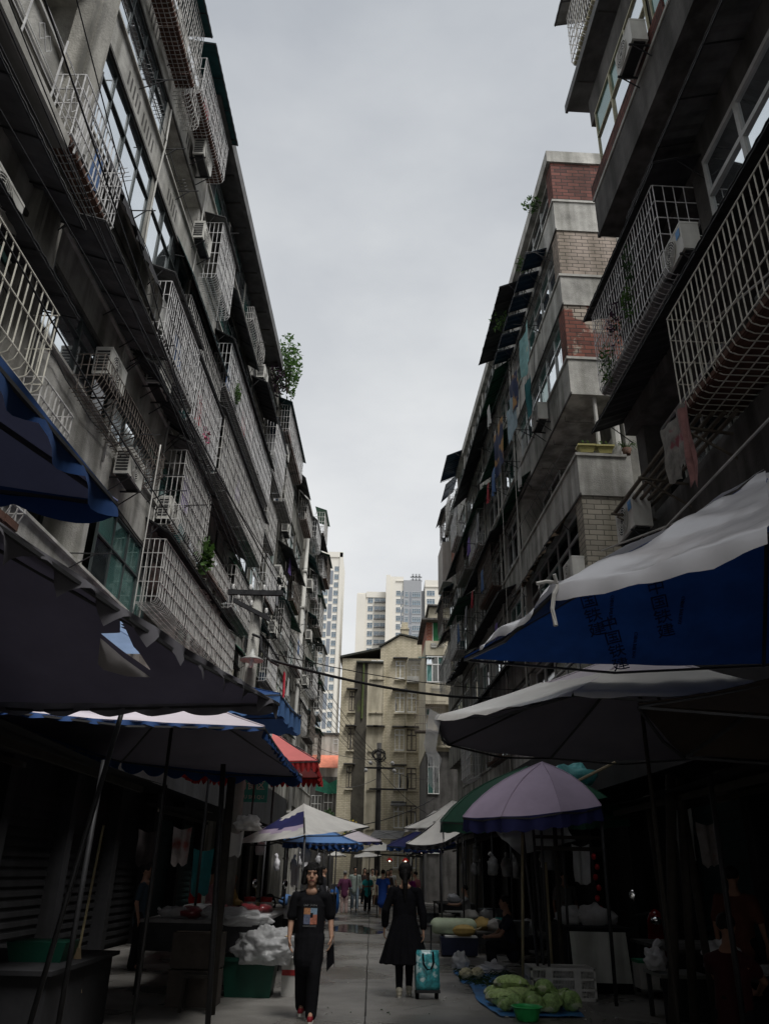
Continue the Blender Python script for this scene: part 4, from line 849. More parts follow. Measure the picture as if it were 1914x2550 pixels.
def sector(A_, B_, ap, n, sag, seed, lift=0., over=0.):
    rows = []
    ss = [i/n for i in range(n+1)]
    for s in ss:
        row = []
        for j in range(n+1):
            t = j/n; p = (A_*(1-t)+B_*t)*(1-s)+ap*s
            p = p-Vector((0, 0, sag*sin(PI*t)*(1-s)*(.45+1.1*s)+sag*.5*sin(PI*s)*(1-.3*sin(PI*t))))
            p.z += .022*noise.noise(p*2.1+Vector((seed, 0, 0)))*sin(PI*t)+lift
            row.append(p)
        rows.append(row)
    return rows
def canopy(name, label, cor, apex, m, vm=None, val=.2, sw=.36, n=10, sag=.10, poles=(), hole=None, pick=None, mats=None, ribs=True, grp=None, dome=0., under_shade=None, vals=None, vshape='s', skip=(), pm=None, cat='canopy', base=0.):
    cor = [Vector(c) for c in cor]; ap = Vector(apex)
    t = thing(name, label, cat, (ap.x, ap.y, base), group=grp); mb = MB(); vb = MB(); fb = MB(); k = len(cor); cut = set()
    for i in range(k):
        if i in skip: continue
        a, b = cor[i], cor[(i+1) % k]; R = sector(a, b, ap, n, sag, i*3.1+ap.x)
        if dome: R = [[p+Vector((0, 0, dome*sin(PI*(r_/n)**.8))) for p in row] for r_, row in enumerate(R)]
        vs = [p for r in R for p in r]; base_i = len(mb.v); mb.v += [tuple(v) for v in vs]
        for r in range(n):
            for j in range(n):
                q = (r*(n+1)+j, r*(n+1)+j+1, (r+1)*(n+1)+j+1, (r+1)*(n+1)+j)
                c = (vs[q[0]]+vs[q[2]])/2
                if hole and i == 0 and hole(c): cut |= set(x+base_i for x in q); continue
                mb.f.append(tuple(x+base_i for x in q)); mb.m.append(pick(c, i, r/n, j/n) if pick else 0); mb.sm.append(True)
        if n <= 20 and not mats: mb.tube([r_[0]+Vector((0, 0, .006)) for r_ in R], .009, 5, 0, True, cap=False)
        if cut:
            keep = set(x for f in mb.f for x in f)
            for x in cut & keep: mb.v[x] = tuple(snap_tear(Vector(mb.v[x])))
            cut = set()
        if vm and val > 0:
            e = R[0]; L_ = (b-a).length; ns_ = max(2, round(L_/sw)); st = 8; out = ((a+b)/2-Vector((ap.x, ap.y, (a.z+b.z)/2))); out.z = 0; out.normalize()
            N_ = ns_*st; vv = []
            for q in range(N_+1):
                tt = q/N_; f_ = tt*n; val_ = vals[i] if vals else val; i0 = min(n-1, int(f_)); p = e[i0].lerp(e[i0+1], f_-i0)
                ph = (q % st)/st
                vsh = vshape if len(vshape) == 1 else vshape[i % len(vshape)]; d = val_*(.25+.75*(1-abs(sin(PI*ph)))**1.3) if vsh == 't' else val_*(.55+.45*abs(sin(PI*ph))) if vsh == 's' else val_*(.93+.07*sin(q*1.3))
                w_ = .03*sin(q*.9+i)+.02*noise.noise(p*3)
                vv += [p, p+out*(w_*.5)-Vector((0, 0, d*.5)), p+out*w_-Vector((0, 0, d))]
            vb.add(vv, [f for q in range(N_) for f in ((3*q, 3*q+3, 3*q+4, 3*q+1), (3*q+1, 3*q+4, 3*q+5, 3*q+2))], 0, True)
        if ribs:
            fb.tube([cor[i]-Vector((0, 0, .02)), cor[i].lerp(ap, .5)-Vector((0, 0, .05)), ap-Vector((0, 0, .06))], .018, 6)
            md = (a+b)/2-Vector((0, 0, sag+.03)); fb.tube([a-Vector((0, 0, .02)), md, b-Vector((0, 0, .02))], .014, 4)
    mb.build('cloth', mats or [m], t)
    if under_shade:
        lb = MB(); lb.v = [(x, y, z-.012) for x, y, z in mb.v]; lb.f = mb.f; lb.m = [0]*len(mb.m); lb.sm = mb.sm; lb.build('under_shade', under_shade, t)  # added dark layer just below the cloth, painting its underside as shaded
    if vb.v: vb.build('valance', vm, t)
    if fb.v: fb.build('frame', STEELP, t)
    for (x, y, *zz) in poles:
        pb = MB(); top = zz[0] if zz else ap.z; ox, oy = (zz[1], zz[2]) if len(zz) > 2 else (0, 0)
        pb.tube([(x, y, 0), (x+ox, y+oy, top-.03)], .021, 8, smooth=True); pb.build('pole', pm or STEELP, t)
    return t

canopy('market_canopy', 'topmost near left canopy, dark violet underneath with blue valance, at the left picture edge', [(-1.54, 4.08, 3.5), (-4.6, 3.0, 3.5), (-4.9, .6, 3.5), (-1.62, .9, 3.5)], (-3.2, 2.2, 4.25), mat('slate_blue_canvas', (.12, .13, .22), .85, .15, 1.2, .2, 5, trans=.08), CANVB, .16, .5, poles=[(-3.2, 2.2)], sag=.06)
TEAR = [(-2.18, 5.93), (-2.03, 5.92), (-1.99, 5.75), (-1.96, 6.08), (-1.93, 6.15), (-1.88, 6.38), (-2.05, 6.14)]   # ragged tear in the far slope
def hole(c):
    r = False; n = len(TEAR)
    for i in range(n):
        (x1, y1), (x2, y2) = TEAR[i], TEAR[i-1]
        if (y1 > c.y) != (y2 > c.y) and c.x < (x2-x1)*(c.y-y1)/(y2-y1)+x1: r = not r
    return r
def snap_tear(p):
    best = None
    for i in range(len(TEAR)):
        a, b = Vector(TEAR[i]), Vector(TEAR[i-1]); q = Vector((p.x, p.y)); t = max(0, min(1, (q-a).dot(b-a)/(b-a).length_squared)); r = a+(b-a)*t
        if best is None or (r-q).length < (best-q).length: best = r
    return Vector((best.x, best.y, p.z-(best.y-p.y)*.41))
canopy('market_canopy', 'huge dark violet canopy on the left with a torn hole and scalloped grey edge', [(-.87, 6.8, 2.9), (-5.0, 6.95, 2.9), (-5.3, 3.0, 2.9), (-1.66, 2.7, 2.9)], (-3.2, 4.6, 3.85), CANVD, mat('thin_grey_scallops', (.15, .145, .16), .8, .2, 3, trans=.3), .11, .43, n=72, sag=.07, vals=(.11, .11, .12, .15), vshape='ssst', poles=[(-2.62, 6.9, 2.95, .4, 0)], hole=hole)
fl = MB(); fl.add([(-2.18, 5.93, 3.2), (-2.25, 6.17, 3.05), (-2.22, 6.24, 3.02), (-2.05, 6.32, 2.99), (-1.88, 6.38, 3.0), (-2.05, 6.14, 3.1), (-2.15, 6.10, 3.06)], [(0, 1, 2, 6), (0, 6, 5), (6, 2, 3, 5), (5, 3, 4)], 0, True)
fl.build('torn_flap', mat('pale_torn_canvas', (.40, .38, .38), .8, .15, 3, trans=.25), [o for o in C.objects if o.get('label', '').startswith('huge dark violet')][0])
canopy('market_canopy', 'small sky blue canopy above the torn violet one, seen through its hole', [(-2.75, 9.6, 4.0), (-4.1, 9.6, 4.0), (-4.0, 8.2, 4.0), (-2.6, 8.2, 4.0)], (-3.2, 8.6, 4.15), mat('sky_blue_canvas', (.30, .42, .62), .8, .15, 2, trans=.4), None, 0, sag=.02, ribs=False)
canopy('market_canopy', 'left canopy with lavender top, dark underside and bright blue scalloped valance', [(-1.26, 13.5, 3.0), (-3.78, 12.0, 3.0), (-3.95, 7.9, 3.0), (-1.25, 8.7, 3.0)], (-2.65, 10.4, 3.72), CANV, CANVB, .18, .33, n=16, sag=.06, vals=(.18, .16, .06, .12), under_shade=SHADEV, poles=[(-2.59, 10.0)])
canopy('market_canopy', 'ragged bright blue canopy edge sticking out above the lavender left canopy', [(-1.45, 14.6, 4.15), (-3.9, 14.6, 4.15), (-3.9, 12.6, 4.15), (-1.6, 12.6, 4.15)], (-2.8, 13.6, 4.6), CANVB, CANVBL, .35, .5, sag=.05, poles=[(-2.8, 13.6)], vshape='f')
canopy('market_canopy', 'dim grey canopy behind the blue scallops on the left above the green sign', [(-1.75, 16.8, 3.42), (-3.9, 16.8, 3.42), (-3.9, 14.2, 3.42), (-1.9, 14.4, 3.42)], (-2.9, 15.5, 3.9), CANV, None, 0, .4, sag=.08, poles=[(-2.1, 16.6, 3.42)])
canopy('market_canopy', 'pinkish red canopy with fringed red edge on the left', [(-1.2, 16.0, 3.55), (-1.3, 19.0, 3.55), (-4.2, 19.0, 3.55), (-4.0, 15.6, 3.55)], (-2.75, 17.2, 4.6), CANVR, mat('red_fringe', (.30, .02, .02), .8, .2, 3, trans=.1), .22, .12, sag=.09, poles=[(-2.6, 17.3)])
def pk5(c, i, s, t):
    v = s+.14*noise.noise(c*1.9)
    if i in (0,): return 1 if .42 < v < .72 else (2 if .27 < v < .42 else 0)
    return 0
canopy('market_canopy', 'white canopy with patches of slate blue and lilac cloth left of the street', [(-2.72, 16.0, 2.02), (-1.2, 14.0, 2.12), (-.17, 17.0, 2.42), (-1.6, 18.8, 2.45)], (-1.42, 16.0, 2.75), CANVW, None, 0, n=18, sag=.07, mats=[CANVW, CANVN, CANVP], pick=pk5, poles=[(-1.2, 14.05, 2.12)])
canopy('market_canopy', 'faded blue square canopy with scalloped edge in front of the far stalls', [(-2.1, 19.0, 2.16), (-.45, 19.0, 2.16), (-.35, 21.2, 2.2), (-2.1, 21.2, 2.2)], (-1.15, 20.0, 2.47), CANVBL, CANVB, .13, .16, sag=.03, poles=[(-2.0, 19.1, 2.2)])
canopy('market_canopy', 'pinkish grey canopy behind the faded blue one', [(-1.3, 25, 2.36), (.14, 25, 2.4), (.14, 27.5, 2.5), (-1.3, 27.5, 2.45)], (-.7, 26, 2.74), CANV, CANVN, .1, .3, sag=.03, poles=[(-1.2, 25.2, 2.36)])
canopy('market_canopy', 'bright white low canopy over the middle of the far street', [(-.55, 32, 2.28), (.85, 32.5, 2.36), (.9, 35, 2.4), (-.6, 35, 2.36)], (.15, 33.2, 2.66), CANVW, None, 0, sag=.04, poles=[(.05, 33, 2.6)])
canopy('market_canopy', 'second small white canopy far down the street', [(-.95, 35.5, 2.1), (.2, 35.5, 2.18), (.2, 37, 2.2), (-.95, 37, 2.2)], (-.4, 36.2, 2.36), CANVW, None, 0, sag=.03, poles=[(-.8, 35.7, 2.15)])
canopy('market_canopy', 'small white peak of a canopy far away on the left side', [(-2.3, 40, 2.22), (-1.55, 40, 2.24), (-1.5, 42, 2.24), (-2.3, 42, 2.24)], (-1.93, 41, 2.46), CANVW, None, 0, sag=.02, poles=[(-1.9, 40.1, 2.2)])
canopy('market_canopy', 'indigo blue canopy far down on the right side of the street', [(.3, 25.5, 2.3), (1.5, 25.5, 2.3), (2.6, 28, 2.5), (.5, 28, 2.5)], (1.25, 26.5, 2.78), CANVN, CANVB, .14, .22, sag=.04, poles=[(1.4, 25.6, 2.3)])
canopy('market_canopy', 'greyish white ragged tarpaulin canopy above the indigo one on the right', [(.7, 22, 2.64), (2.2, 20.6, 2.75), (3.6, 22.5, 3.2), (1.6, 24, 3.2)], (2.0, 22.3, 3.35), CANVW, CANVW, .1, .4, sag=.1, poles=[(2.1, 20.8, 2.8)], vshape='f')
canopy('market_canopy', 'drooping torn white canopy just left of the bottle green umbrella', [(.68, 19.8, 2.2), (1.5, 19.0, 2.22), (2.5, 20.2, 2.9), (1.4, 21, 2.75)], (1.55, 20.0, 2.85), CANVW, CANVK, .12, .3, sag=.12, poles=[(1.45, 19.1, 2.2)], vshape='f')
t = canopy('tin_roof', 'pale corrugated tin roof on posts in front of the tan building', [(-.4, 36, 2.85), (1.0, 36, 2.85), (1.3, 38.5, 3.3), (-.1, 38.5, 3.3)], (.45, 37.2, 3.1), AWGR, None, 0, sag=0, poles=[(-.3, 36.2, 2.9)], cat='roof')

canopy('market_canopy', 'pale blue canopy behind the left stall tables before the pinkish grey one', [(-2.5, 22.6, 2.36), (-1.0, 22.6, 2.36), (-1.0, 24.4, 2.4), (-2.5, 24.4, 2.4)], (-1.75, 23.5, 2.72), mat('pale_blue_canvas', (.26, .34, .46), .8, .15, 2, .2, 6, trans=.1), CANVBL, .1, .2, sag=.03, poles=[(-2.4, 22.7, 2.36)])
canopy('market_canopy', 'off-white canopy on the right side of the far street under the indigo one', [(.95, 29.5, 2.3), (2.3, 29.5, 2.32), (2.4, 31.5, 2.36), (1.0, 31.5, 2.36)], (1.65, 30.5, 2.68), CANVW, CANVN, .1, .25, sag=.04, poles=[(2.2, 29.6, 2.3)])
canopy('market_canopy', 'small grey canopy in the far market left of the bright white one', [(-1.75, 30, 2.3), (-.75, 30, 2.3), (-.7, 31.5, 2.32), (-1.75, 31.5, 2.32)], (-1.25, 30.8, 2.6), CANV, CANVB, .09, .2, sag=.03, poles=[(-1.65, 30.1, 2.3)])
# right hand near canopies
R1c = [(1.2, 5.1, 3.4), (.77, 7.1, 3.4), (3.5, 7.05, 3.4), (5.1, 5.6, 3.4), (4.3, 3.5, 3.4), (2.2, 4.05, 3.4)]
bigc = canopy('market_canopy', 'large royal blue canopy on the right printed with dark Chinese lettering', R1c, (2.95, 5.35, 4.45), CANVU, None, 0, n=14, sag=.08, poles=[(2.95, 5.35)])
sh = MB(); ap = Vector((2.95, 5.35, 4.47))
for i, (lo, hi, ovr) in {5: (0., 1., .18), 0: (0, .75, .10), 4: (0, 1, .18)}.items():
    a, b = Vector(R1c[i]), Vector(R1c[(i+1) % 6]); Rw = sector(a, b, ap, 22, .075, i*3.1+ap.x, lift=.03)
    if i == 0: Rw = [r[:int(22*hi)+1] for r in Rw]; Rw = [[r[0].lerp(r[-1], j/22) for j in range(23)] if False else r for r in Rw]
    out = ((a+b)/2-ap); out.z = 0; out.normalize()
    e = Rw[0]; m_ = len(e)-1
    low = [p+out*(.07+.02*sin(j*1.1))-Vector((0, 0, ovr*(.7+.25*sin(PI*j/m_)+.12*noise.noise(p*3)))) for j, p in enumerate(e)]
    mid = [p+out*.045-Vector((0, 0, .03)) for p in e]
    RR = [low, mid]+Rw
    vs = [p+Vector((0, 0, .05*noise.noise(Vector((p.x*2.2, p.y*2.2, p.z*5+i)))+.02*noise.noise(p*7))) for r in RR for p in r]
    sh.add(vs, [(r*(m_+1)+j, r*(m_+1)+j+1, (r+1)*(m_+1)+j+1, (r+1)*(m_+1)+j) for r in range(len(RR)-1) for j in range(m_)], 0, True)
tag(sh.build('plastic_sheet', PLASW), 'glossy milky plastic rain sheet draped over the royal blue canopy', 'sheet')
b = MB(); b.tube([(1.2, 5.05, 3.4), (1.16, 5.03, 3.33), (1.14, 5.02, 3.22), (1.15, 5.0, 3.1)], .015, 6); b.tube([(1.2, 5.05, 3.42), (1.12, 5.06, 3.43), (1.05, 5.05, 3.41)], .013, 5); b.tube([(1.19, 5.05, 3.42), (1.17, 5.02, 3.47)], .013, 5)
tag(b.build('tie_rag', CANVW), 'white rag knot tying the plastic sheet at the blue canopy corner', 'rag')
# lettering on the underside of the far slope
INK = mat('black_print', (.006, .014, .05), .8, .3, 6)
def under_print(s, size, u, v, sec, rot=0.):
    a, b_ = Vector(R1c[sec]), Vector(R1c[(sec+1) % 6]); apx = Vector((2.95, 5.35, 4.45)); e1 = (b_-a).normalized(); md = (a+b_)/2; up_ = (apx-md).normalized(); nrm = e1.cross(up_).normalized()
    if nrm.z > 0: nrm = -nrm
    p = a+e1*u+up_*v+nrm*.085
    x = (e1*cos(rot)+up_*sin(rot)); y = nrm.cross(x)
    M_ = Matrix(((x.x, y.x, nrm.x, p.x-bigc.location.x), (x.y, y.y, nrm.y, p.y-bigc.location.y), (x.z, y.z, nrm.z, p.z-bigc.location.z), (0, 0, 0, 1)))
    text_mesh(s, size, INK, 'lettering', bigc, M_, .002, squeeze=.9)
for u, v in ((.75, .75), (1.35, .75), (1.2, .3)):
    under_print('中\n国\n铁\n建', .15, u, v, 1, .45); under_print('CHINA RAILWAY', .055, u+.17, v, 1, -PI/2+.45)
canopy('market_umbrella', 'wide greyish umbrella with white top edge on the right under the blue canopy', [(2.85+2.35*cos(a_), 8.6+2.2*sin(a_), 3.02) for a_ in [PI*(k/4)+.25 for k in range(8)]], (2.85, 8.6, 3.92), CANV, None, 0, n=10, sag=.06, under_shade=SHADEV, poles=[(2.85, 8.6, 3.5)], cat='umbrella', pm=WOODP)
R2c = [Vector((2.85+2.35*cos(a_), 8.6+2.2*sin(a_), 3.02)) for a_ in [PI*(k/4)+.25 for k in range(8)]]; b = MB(); ap2 = Vector((2.85, 8.6, 3.92))
for i in (3, 4, 5):
    Rw = sector(R2c[i], R2c[(i+1) % 8], ap2, 12, .06, i*3.1+2.85, lift=.02)[:7]; o_ = ((R2c[i]+R2c[(i+1) % 8])/2-ap2); o_.z = 0; o_.normalize()
    low = [p+o_*.03-Vector((0, 0, (.035+.05*noise.noise(p*2.7)+.02*sin(q*.55)))) for q, p in enumerate(Rw[0])]
    Rw = [low]+Rw; vs = [p+Vector((0, 0, .025*noise.noise(p*6))) for r in Rw for p in r]
    b.add(vs, [(r*13+q, r*13+q+1, (r+1)*13+q+1, (r+1)*13+q) for r in range(len(Rw)-1) for q in range(12)], 0, True)
tag(b.build('plastic_cover', mat('white_oilcloth', (.66, .64, .60), .35, .12, 2, .4, 5, trans=.1)), 'wrinkled white oilcloth draped over the near edge of the greyish umbrella', 'sheet')
b = MB(); b.add([(.50, 8.0, 3.1), (.62, 8.02, 3.05), (.56, 7.98, 2.7), (.62, 8.0, 2.62), (.5, 8.0, 2.55), (.55, 8.05, 2.32), (.47, 8, 2.4), (.44, 8.0, 2.75)], [(0, 1, 2, 7), (2, 3, 4, 7), (3, 5, 6, 4)], 0, True)
tag(b.build('plastic_strip', mat('thin_clear_film', (.62, .62, .62), .2, .15, 4, .6, 7, trans=.35, spec=.7, alpha=.5)), 'torn clear plastic scrap hanging from the left tip of the greyish umbrella', 'plastic strip')
canopy('tarpaulin', 'dark brown tarpaulin slung over the stalls at the right picture edge', [(1.98, 6.05, 2.80), (2.6, 6.9, 2.55), (6.2, 6.9, 2.5), (6.2, 5.2, 2.5)], (3.2, 6.0, 3.06), CANVBR, None, 0, sag=.05, cat='tarpaulin', poles=[(4.2, 6.3, 2.8)])
def oct_(cx, cy, z, r, tiltx=0, tilty=0, ph=.2, n_=8): return [(cx+r*cos(2*PI*k/n_+ph), cy+r*sin(2*PI*k/n_+ph), z+tiltx*cos(2*PI*k/n_+ph)+tilty*sin(2*PI*k/n_+ph)) for k in range(n_)]
canopy('parasol', 'lilac parasol with navy valance on the right of the street', oct_(2.4, 13.0, 2.52, 1.12, .12, .12), (2.62, 13.05, 3.24), CANVP, CANVN, .22, 1.2, n=8, sag=.03, dome=.14, poles=[(2.55, 13.1, 3.2)], vshape='f', cat='umbrella')
gp = canopy('parasol', 'large bottle green parasol behind the lilac one', oct_(2.95, 16.2, 2.6, 1.85, .1, .12, .35), (2.95, 16.2, 3.55), CANVG, CANVG, .2, 1.5, n=8, sag=.04, dome=.2, poles=[(2.95, 16.2)], vshape='f', cat='umbrella')
text_mesh('农夫', .26, mat('white_print', (.55, .55, .52), .7), 'lettering', gp, Matrix.Translation((-1.02, -1.52, 2.55)) @ Matrix.Rotation(rad(62), 4, 'X'), .004)
b = MB(); n = 12
pts = [(1.92, 14, 2.26), (3.11, 14.0, 2.49), (3.3, 14.1, 2.12), (2.37, 14.0, 1.87)]
vs = []
for i in range(n+1):
    for j in range(n+1):
        s, t_ = i/n, j/n; p = (Vector(pts[0])*(1-t_)+Vector(pts[1])*t_)*(1-s)+(Vector(pts[3])*(1-t_)+Vector(pts[2])*t_)*s
        vs.append(p+Vector((0, .08*noise.noise(p*5), .04*noise.noise(p*6+Vector((4, 0, 0))))))
b.add(vs, [(i*(n+1)+j, i*(n+1)+j+1, (i+1)*(n+1)+j+1, (i+1)*(n+1)+j) for i in range(n) for j in range(n)], 0, True)
tag(b.build('silver_tarpaulin', mat('silver_tarp', (.42, .43, .43), .35, .25, 4, .6, 9, metal=.2)), 'crumpled silver tarpaulin hanging under the lilac parasol', 'tarpaulin')
b = MB(); b.ball((3.9, 16.3, 3.4), (.42, .3, .22), 14, 8, 0, .5, 2); tag(b.build('plastic_bundle', mat('teal_plastic', (.10, .35, .36), .35, .4, 4, .6, 8, trans=.2)), 'crumpled teal plastic bundle lying behind the lilac parasol top', 'bundle')
b = MB(); b.tube([(3.3, 14, 3.02), (4.1, 14.1, 3.4)], .025, 6); tag(b.build('bamboo_stick', BAMBOO), 'pale bamboo stick lying slanted beside the lilac parasol', 'stick')

# ================================================================= POLES, WIRES, SIGN
P1 = thing('utility_pole', 'concrete utility pole with two crossarms and a lamp standing over the left canopies', 'utility pole', (-2.85, 17, 0))
b = MB(); b.tube([(-2.95, 17, 0), (-2.82, 17, 7.35)], .17, 12, smooth=True, r2=.12); b.build('post', CONC, P1)
b = MB(); b.box(-3.5, -2.25, 16.83, 16.93, 7.22, 7.33); b.build('crossarm', DARKM, P1)
b = MB(); b.hexa([(-3.35, 16.75, 7.02), (-2.5, 16.8, 6.6), (-2.5, 16.9, 6.6), (-3.35, 16.85, 7.02), (-3.35, 16.75, 7.12), (-2.5, 16.8, 6.7), (-2.5, 16.9, 6.7), (-3.35, 16.85, 7.12)]); b.build('crossarm', DARKM, P1)
for x, z in ((-3.4, 7.33), (-3.0, 7.33), (-2.7, 7.33), (-2.35, 7.33), (-3.25, 7.1), (-2.95, 6.95), (-2.6, 6.78)):
    b = MB(); b.lathe([(.01, 0), (.05, .01), (.03, .04), (.05, .07), (.03, .1), (.035, .13), (0.001, .14)], 10, (x, 16.87, z)); b.build('insulator', mat('porcelain', (.55, .54, .52), .3), P1)
b = MB(); b.lathe([(.04, .25), (.06, .12), (.26, .02), (.25, .0), (.05, .08)], 16, (-2.78, 16.6, 5.65)); b.build('lamp_shade', mat('enamel_shade', (.40, .40, .38), .4), P1)
b = MB(); b.lathe([(.03, .1), (.05, 0), (.05, -.12), (.001, -.16)], 10, (-2.78, 16.6, 5.65)); b.build('lamp_bulb', mat('frosted_bulb', (.7, .7, .68), .3), P1)
b = MB(); b.tube([(-2.85, 16.85, 6.3), (-2.65, 16.75, 6.2), (-2.6, 16.7, 5.9), (-2.4, 16.8, 5.7), (-2.25, 17, 5.65)], .03, 6); b.build('conduit', DARKM, P1)
P2 = thing('utility_pole', 'slim dark utility pole standing in front of the tan building', 'utility pole', (.02, 45, 0))
b = MB(); b.tube([(.05, 45, 0), (.0, 45, 8.1)], .17, 10, smooth=True, r2=.13); b.build('post', CONCD, P2)
for z, x0, x1 in ((6.7, -.75, .9), (5.6, -.5, 1.6)):
    b = MB(); b.box(x0, x1, 44.8, 44.9, z, z+.09); b.build('crossarm', DARKM, P2)
rg = random.Random(5); b = MB()
for k in range(9):
    a0 = rg.uniform(0, 6); b.tube([(.0+.42*cos(a0+j*.9)*rg.uniform(.6, 1), 44.8+.2*sin(j), 7.4+.28*sin(a0+j*.9)+rg.uniform(-.1, .1)) for j in range(7)], .022, 4)
b.build('wire_coil', DARKM, P2)
for x in (-.7, .85, .75, -.45):
    b = MB(); b.ball((x, 44.75, 6.6 if x in (-.7, .85) else 7.0), .11, 8, 6); b.build('insulator', MATS['porcelain'], P2)
def cable(label, p, q, r=.012, sagc=.3, n=16, m=None, grp='overhead wires along the street'):
    b = MB(); p, q = Vector(p), Vector(q)
    b.tube([p.lerp(q, i/n)-Vector((0, 0, sagc*4*(i/n)*(1-i/n))) for i in range(n+1)], r, 5, smooth=True)
    return tag(b.build('overhead_cable', m or mat('cable_black', (.012, .012, .013), .6)), label, 'cable', grp)
cable('thick black cable crossing the street in front of the tan building', (-2.4, 16.9, 5.75), (4.5, 24, 6.5), .035, .28)
cable('thinner cable running just above the thick crossing cable', (-2.4, 16.9, 5.9), (4.5, 24, 6.75), .012, .2)
for i, (o0, z0, o1, z1, u0, u1) in enumerate(((.9, 12.2, .95, 7.4, 3, 17.2), (.85, 11.0, .9, 7.4, 2.5, 17), (.8, 9.6, .85, 7.4, 2.8, 17.1), (.7, 9.3, .8, 7.2, 3, 16.8), (.75, 8.5, .9, 7.1, 3.2, 16.9), (.6, 7.9, .85, 7.0, 4, 16.7), (.65, 10.2, .8, 8.3, 4, 20))):
    p, q = FL.P(u0, o0-.2, z0), FL.P(u1, o1, z1)
    if i < 5: q = Vector((-3.4+.35*i, 16.87, 7.46 if i < 4 else 7.2))
    cable('thin black wire running along the left apartment front to the utility pole', p, q, .013 if i % 2 else .009, .15)
for i in range(6): cable('thin wire from the utility pole down the street to the far pole', (-3.4+.2*i, 16.9, 7.4-.08*i), (-.6+.25*i, 44.8, 6.9), .008+.002*(i % 2), .5)
for i in range(4): cable('thin wire between the far pole and the buildings at the end of the street', (.1, 44.8, 7.2-.3*i), ((-4.5, 3.6, 3.4, -3)[i], (52, 50, 49, 58)[i], (9, 6.8, 4.5, 7)[i]), .014, .3)
cable('low dark cable sagging across the foot of the tan building', (-2.4, 44, 3.6), (3.2, 47, 5.4), .025, .35)
cable('orange hose stretched across the tan building at canopy height', (-1.6, 46, 3.3), (1.4, 46, 3.4), .02, .05, m=mat('orange_hose', (.5, .17, .04), .6))
cable('grey cord hanging from the left facade down to the teal glass bay', FL.P(12.4, .35, 8.6), FL.P(12.5, .3, 5.4), .012, .05, m=PIPE)
for i, (u, z) in enumerate(((20, 12.4), (22, 13.4))): cable('thin cord hanging straight down among the dark awnings on the right', FRC.P(u, .15, z), FRC.P(u+.1, .15, z-6), .01, .02, 6, m=PIPE)
SG = thing('market_sign', 'green market sign with white Chinese characters and ROU SHI QU', 'sign', (-2.75, 18, 2.9))
b = MB(); b.box(-3.12, -2.40, 17.98, 18.02, 2.9, 3.42); b.build('board', mat('sign_green', (.05, .40, .33), .5, .12, 2), SG)
wl = mat('sign_white', (.70, .72, .68), .5, .05, 2)
text_mesh('肉食区', .20, wl, 'lettering', SG, Matrix.Translation((-.01, -.027, .33)) @ Matrix.Rotation(PI/2, 4, 'X'), .003)
text_mesh('ROU SHI QU', .105, wl, 'lettering', SG, Matrix.Translation((-.01, -.027, .10)) @ Matrix.Rotation(PI/2, 4, 'X'), .003)
b = MB(); b.tube([(-3.0, 18, 3.42), (-3.0, 18, 4.0)], .012, 4); b.tube([(-2.5, 18, 3.42), (-2.5, 18, 4.0)], .012, 4); b.build('hanger', DARKM, SG)

# laundry
def cloth(name, label, F, u, z, w_, h, m, o=0., seed=0, cat='laundry'):
    b = MB(); n = 10; vs = []
    for i in range(n+1):
        for j in range(n+1):
            s, t_ = i/n, j/n
            vs.append(F.P(u+w_*(t_-.5)*(1-.15*s), o+.07*noise.noise(Vector((t_*4, s*2, seed)))+.03*sin(t_*9+seed), z-h*s*(1+.18*noise.noise(Vector((t_*3, seed, 1))))-.05*sin(PI*t_)))
    vs2 = [v+F.l*.006 for v in vs]
    b.add(vs, [(i*(n+1)+j, i*(n+1)+j+1, (i+1)*(n+1)+j+1, (i+1)*(n+1)+j) for i in range(n) for j in range(n)], 0, True)
    return tag(b.build(name, m), label, cat)
RAGT = mat('pale_teal_cloth', (.22, .42, .42), .85, .3, 6, .3, 10, trans=.2, col2=(.45, .42, .33), thr=.6)
STR = mat('navy_orange_cloth', (.015, .025, .07), .85, .2, 3, col2=(.33, .19, .07), thr=.5)
cloth('hanging_cloth', 'pale teal cloth hanging beside the red brick pier', FRC, 17.2, 15.1, 1.2, 1.3, RAGT, .35, 1)
cloth('hanging_cloth', 'dark teal cloth drying behind the pale teal one', FRC, 18.1, 14.2, .8, 1.2, mat('dark_teal_cloth', (.02, .13, .14), .85, .3, 4), .1, 2)
cloth('hanging_cloth', 'navy and ochre striped cloth drying above the light blue one', FRC, 18.9, 14.9, 1.3, 1.2, STR, .3, 3)
cloth('hanging_cloth', 'light blue sheet drying over the parapet air conditioner', FRC, 19.4, 14.3, 1.2, 1.2, mat('light_blue_cloth', (.33, .43, .48), .85, .25, 4, .3, 8, trans=.2), .3, 4)
cloth('hanging_cloth', 'lower navy and ochre striped cloth left of the parapet air conditioner', FRC, 21.2, 14.5, 1.3, 1.6, STR, .35, 5)
cloth('hanging_cloth', 'flowered quilt hanging from the plank shelf on the near right block', FRC, 9.3, 7.55, .8, .9, mat('flower_quilt', (.20, .19, .17), .9, .4, 7, .3, 8, col2=(.22, .07, .08), thr=.55), .3, 6)
cloth('hanging_cloth', 'pinkish towel hanging beside the flowered quilt', FRC, 8.9, 7.5, .35, 1.2, mat('pink_towel', (.26, .13, .12), .9, .3, 7), .32, 7)
cloth('hanging_cloth', 'bright red shirt hanging in a narrow cage by the white downpipe', FL, 31.5, 8.9, .25, 1.1, mat('red_shirt_cloth', (.45, .03, .05), .8, .2, 3), .12, 8)
cloth('hanging_cloth', 'white cloth hung on wires under the ragged blue canopy', FL, 15.4, 4.1, .4, .8, CANVW, 2.3, 9)
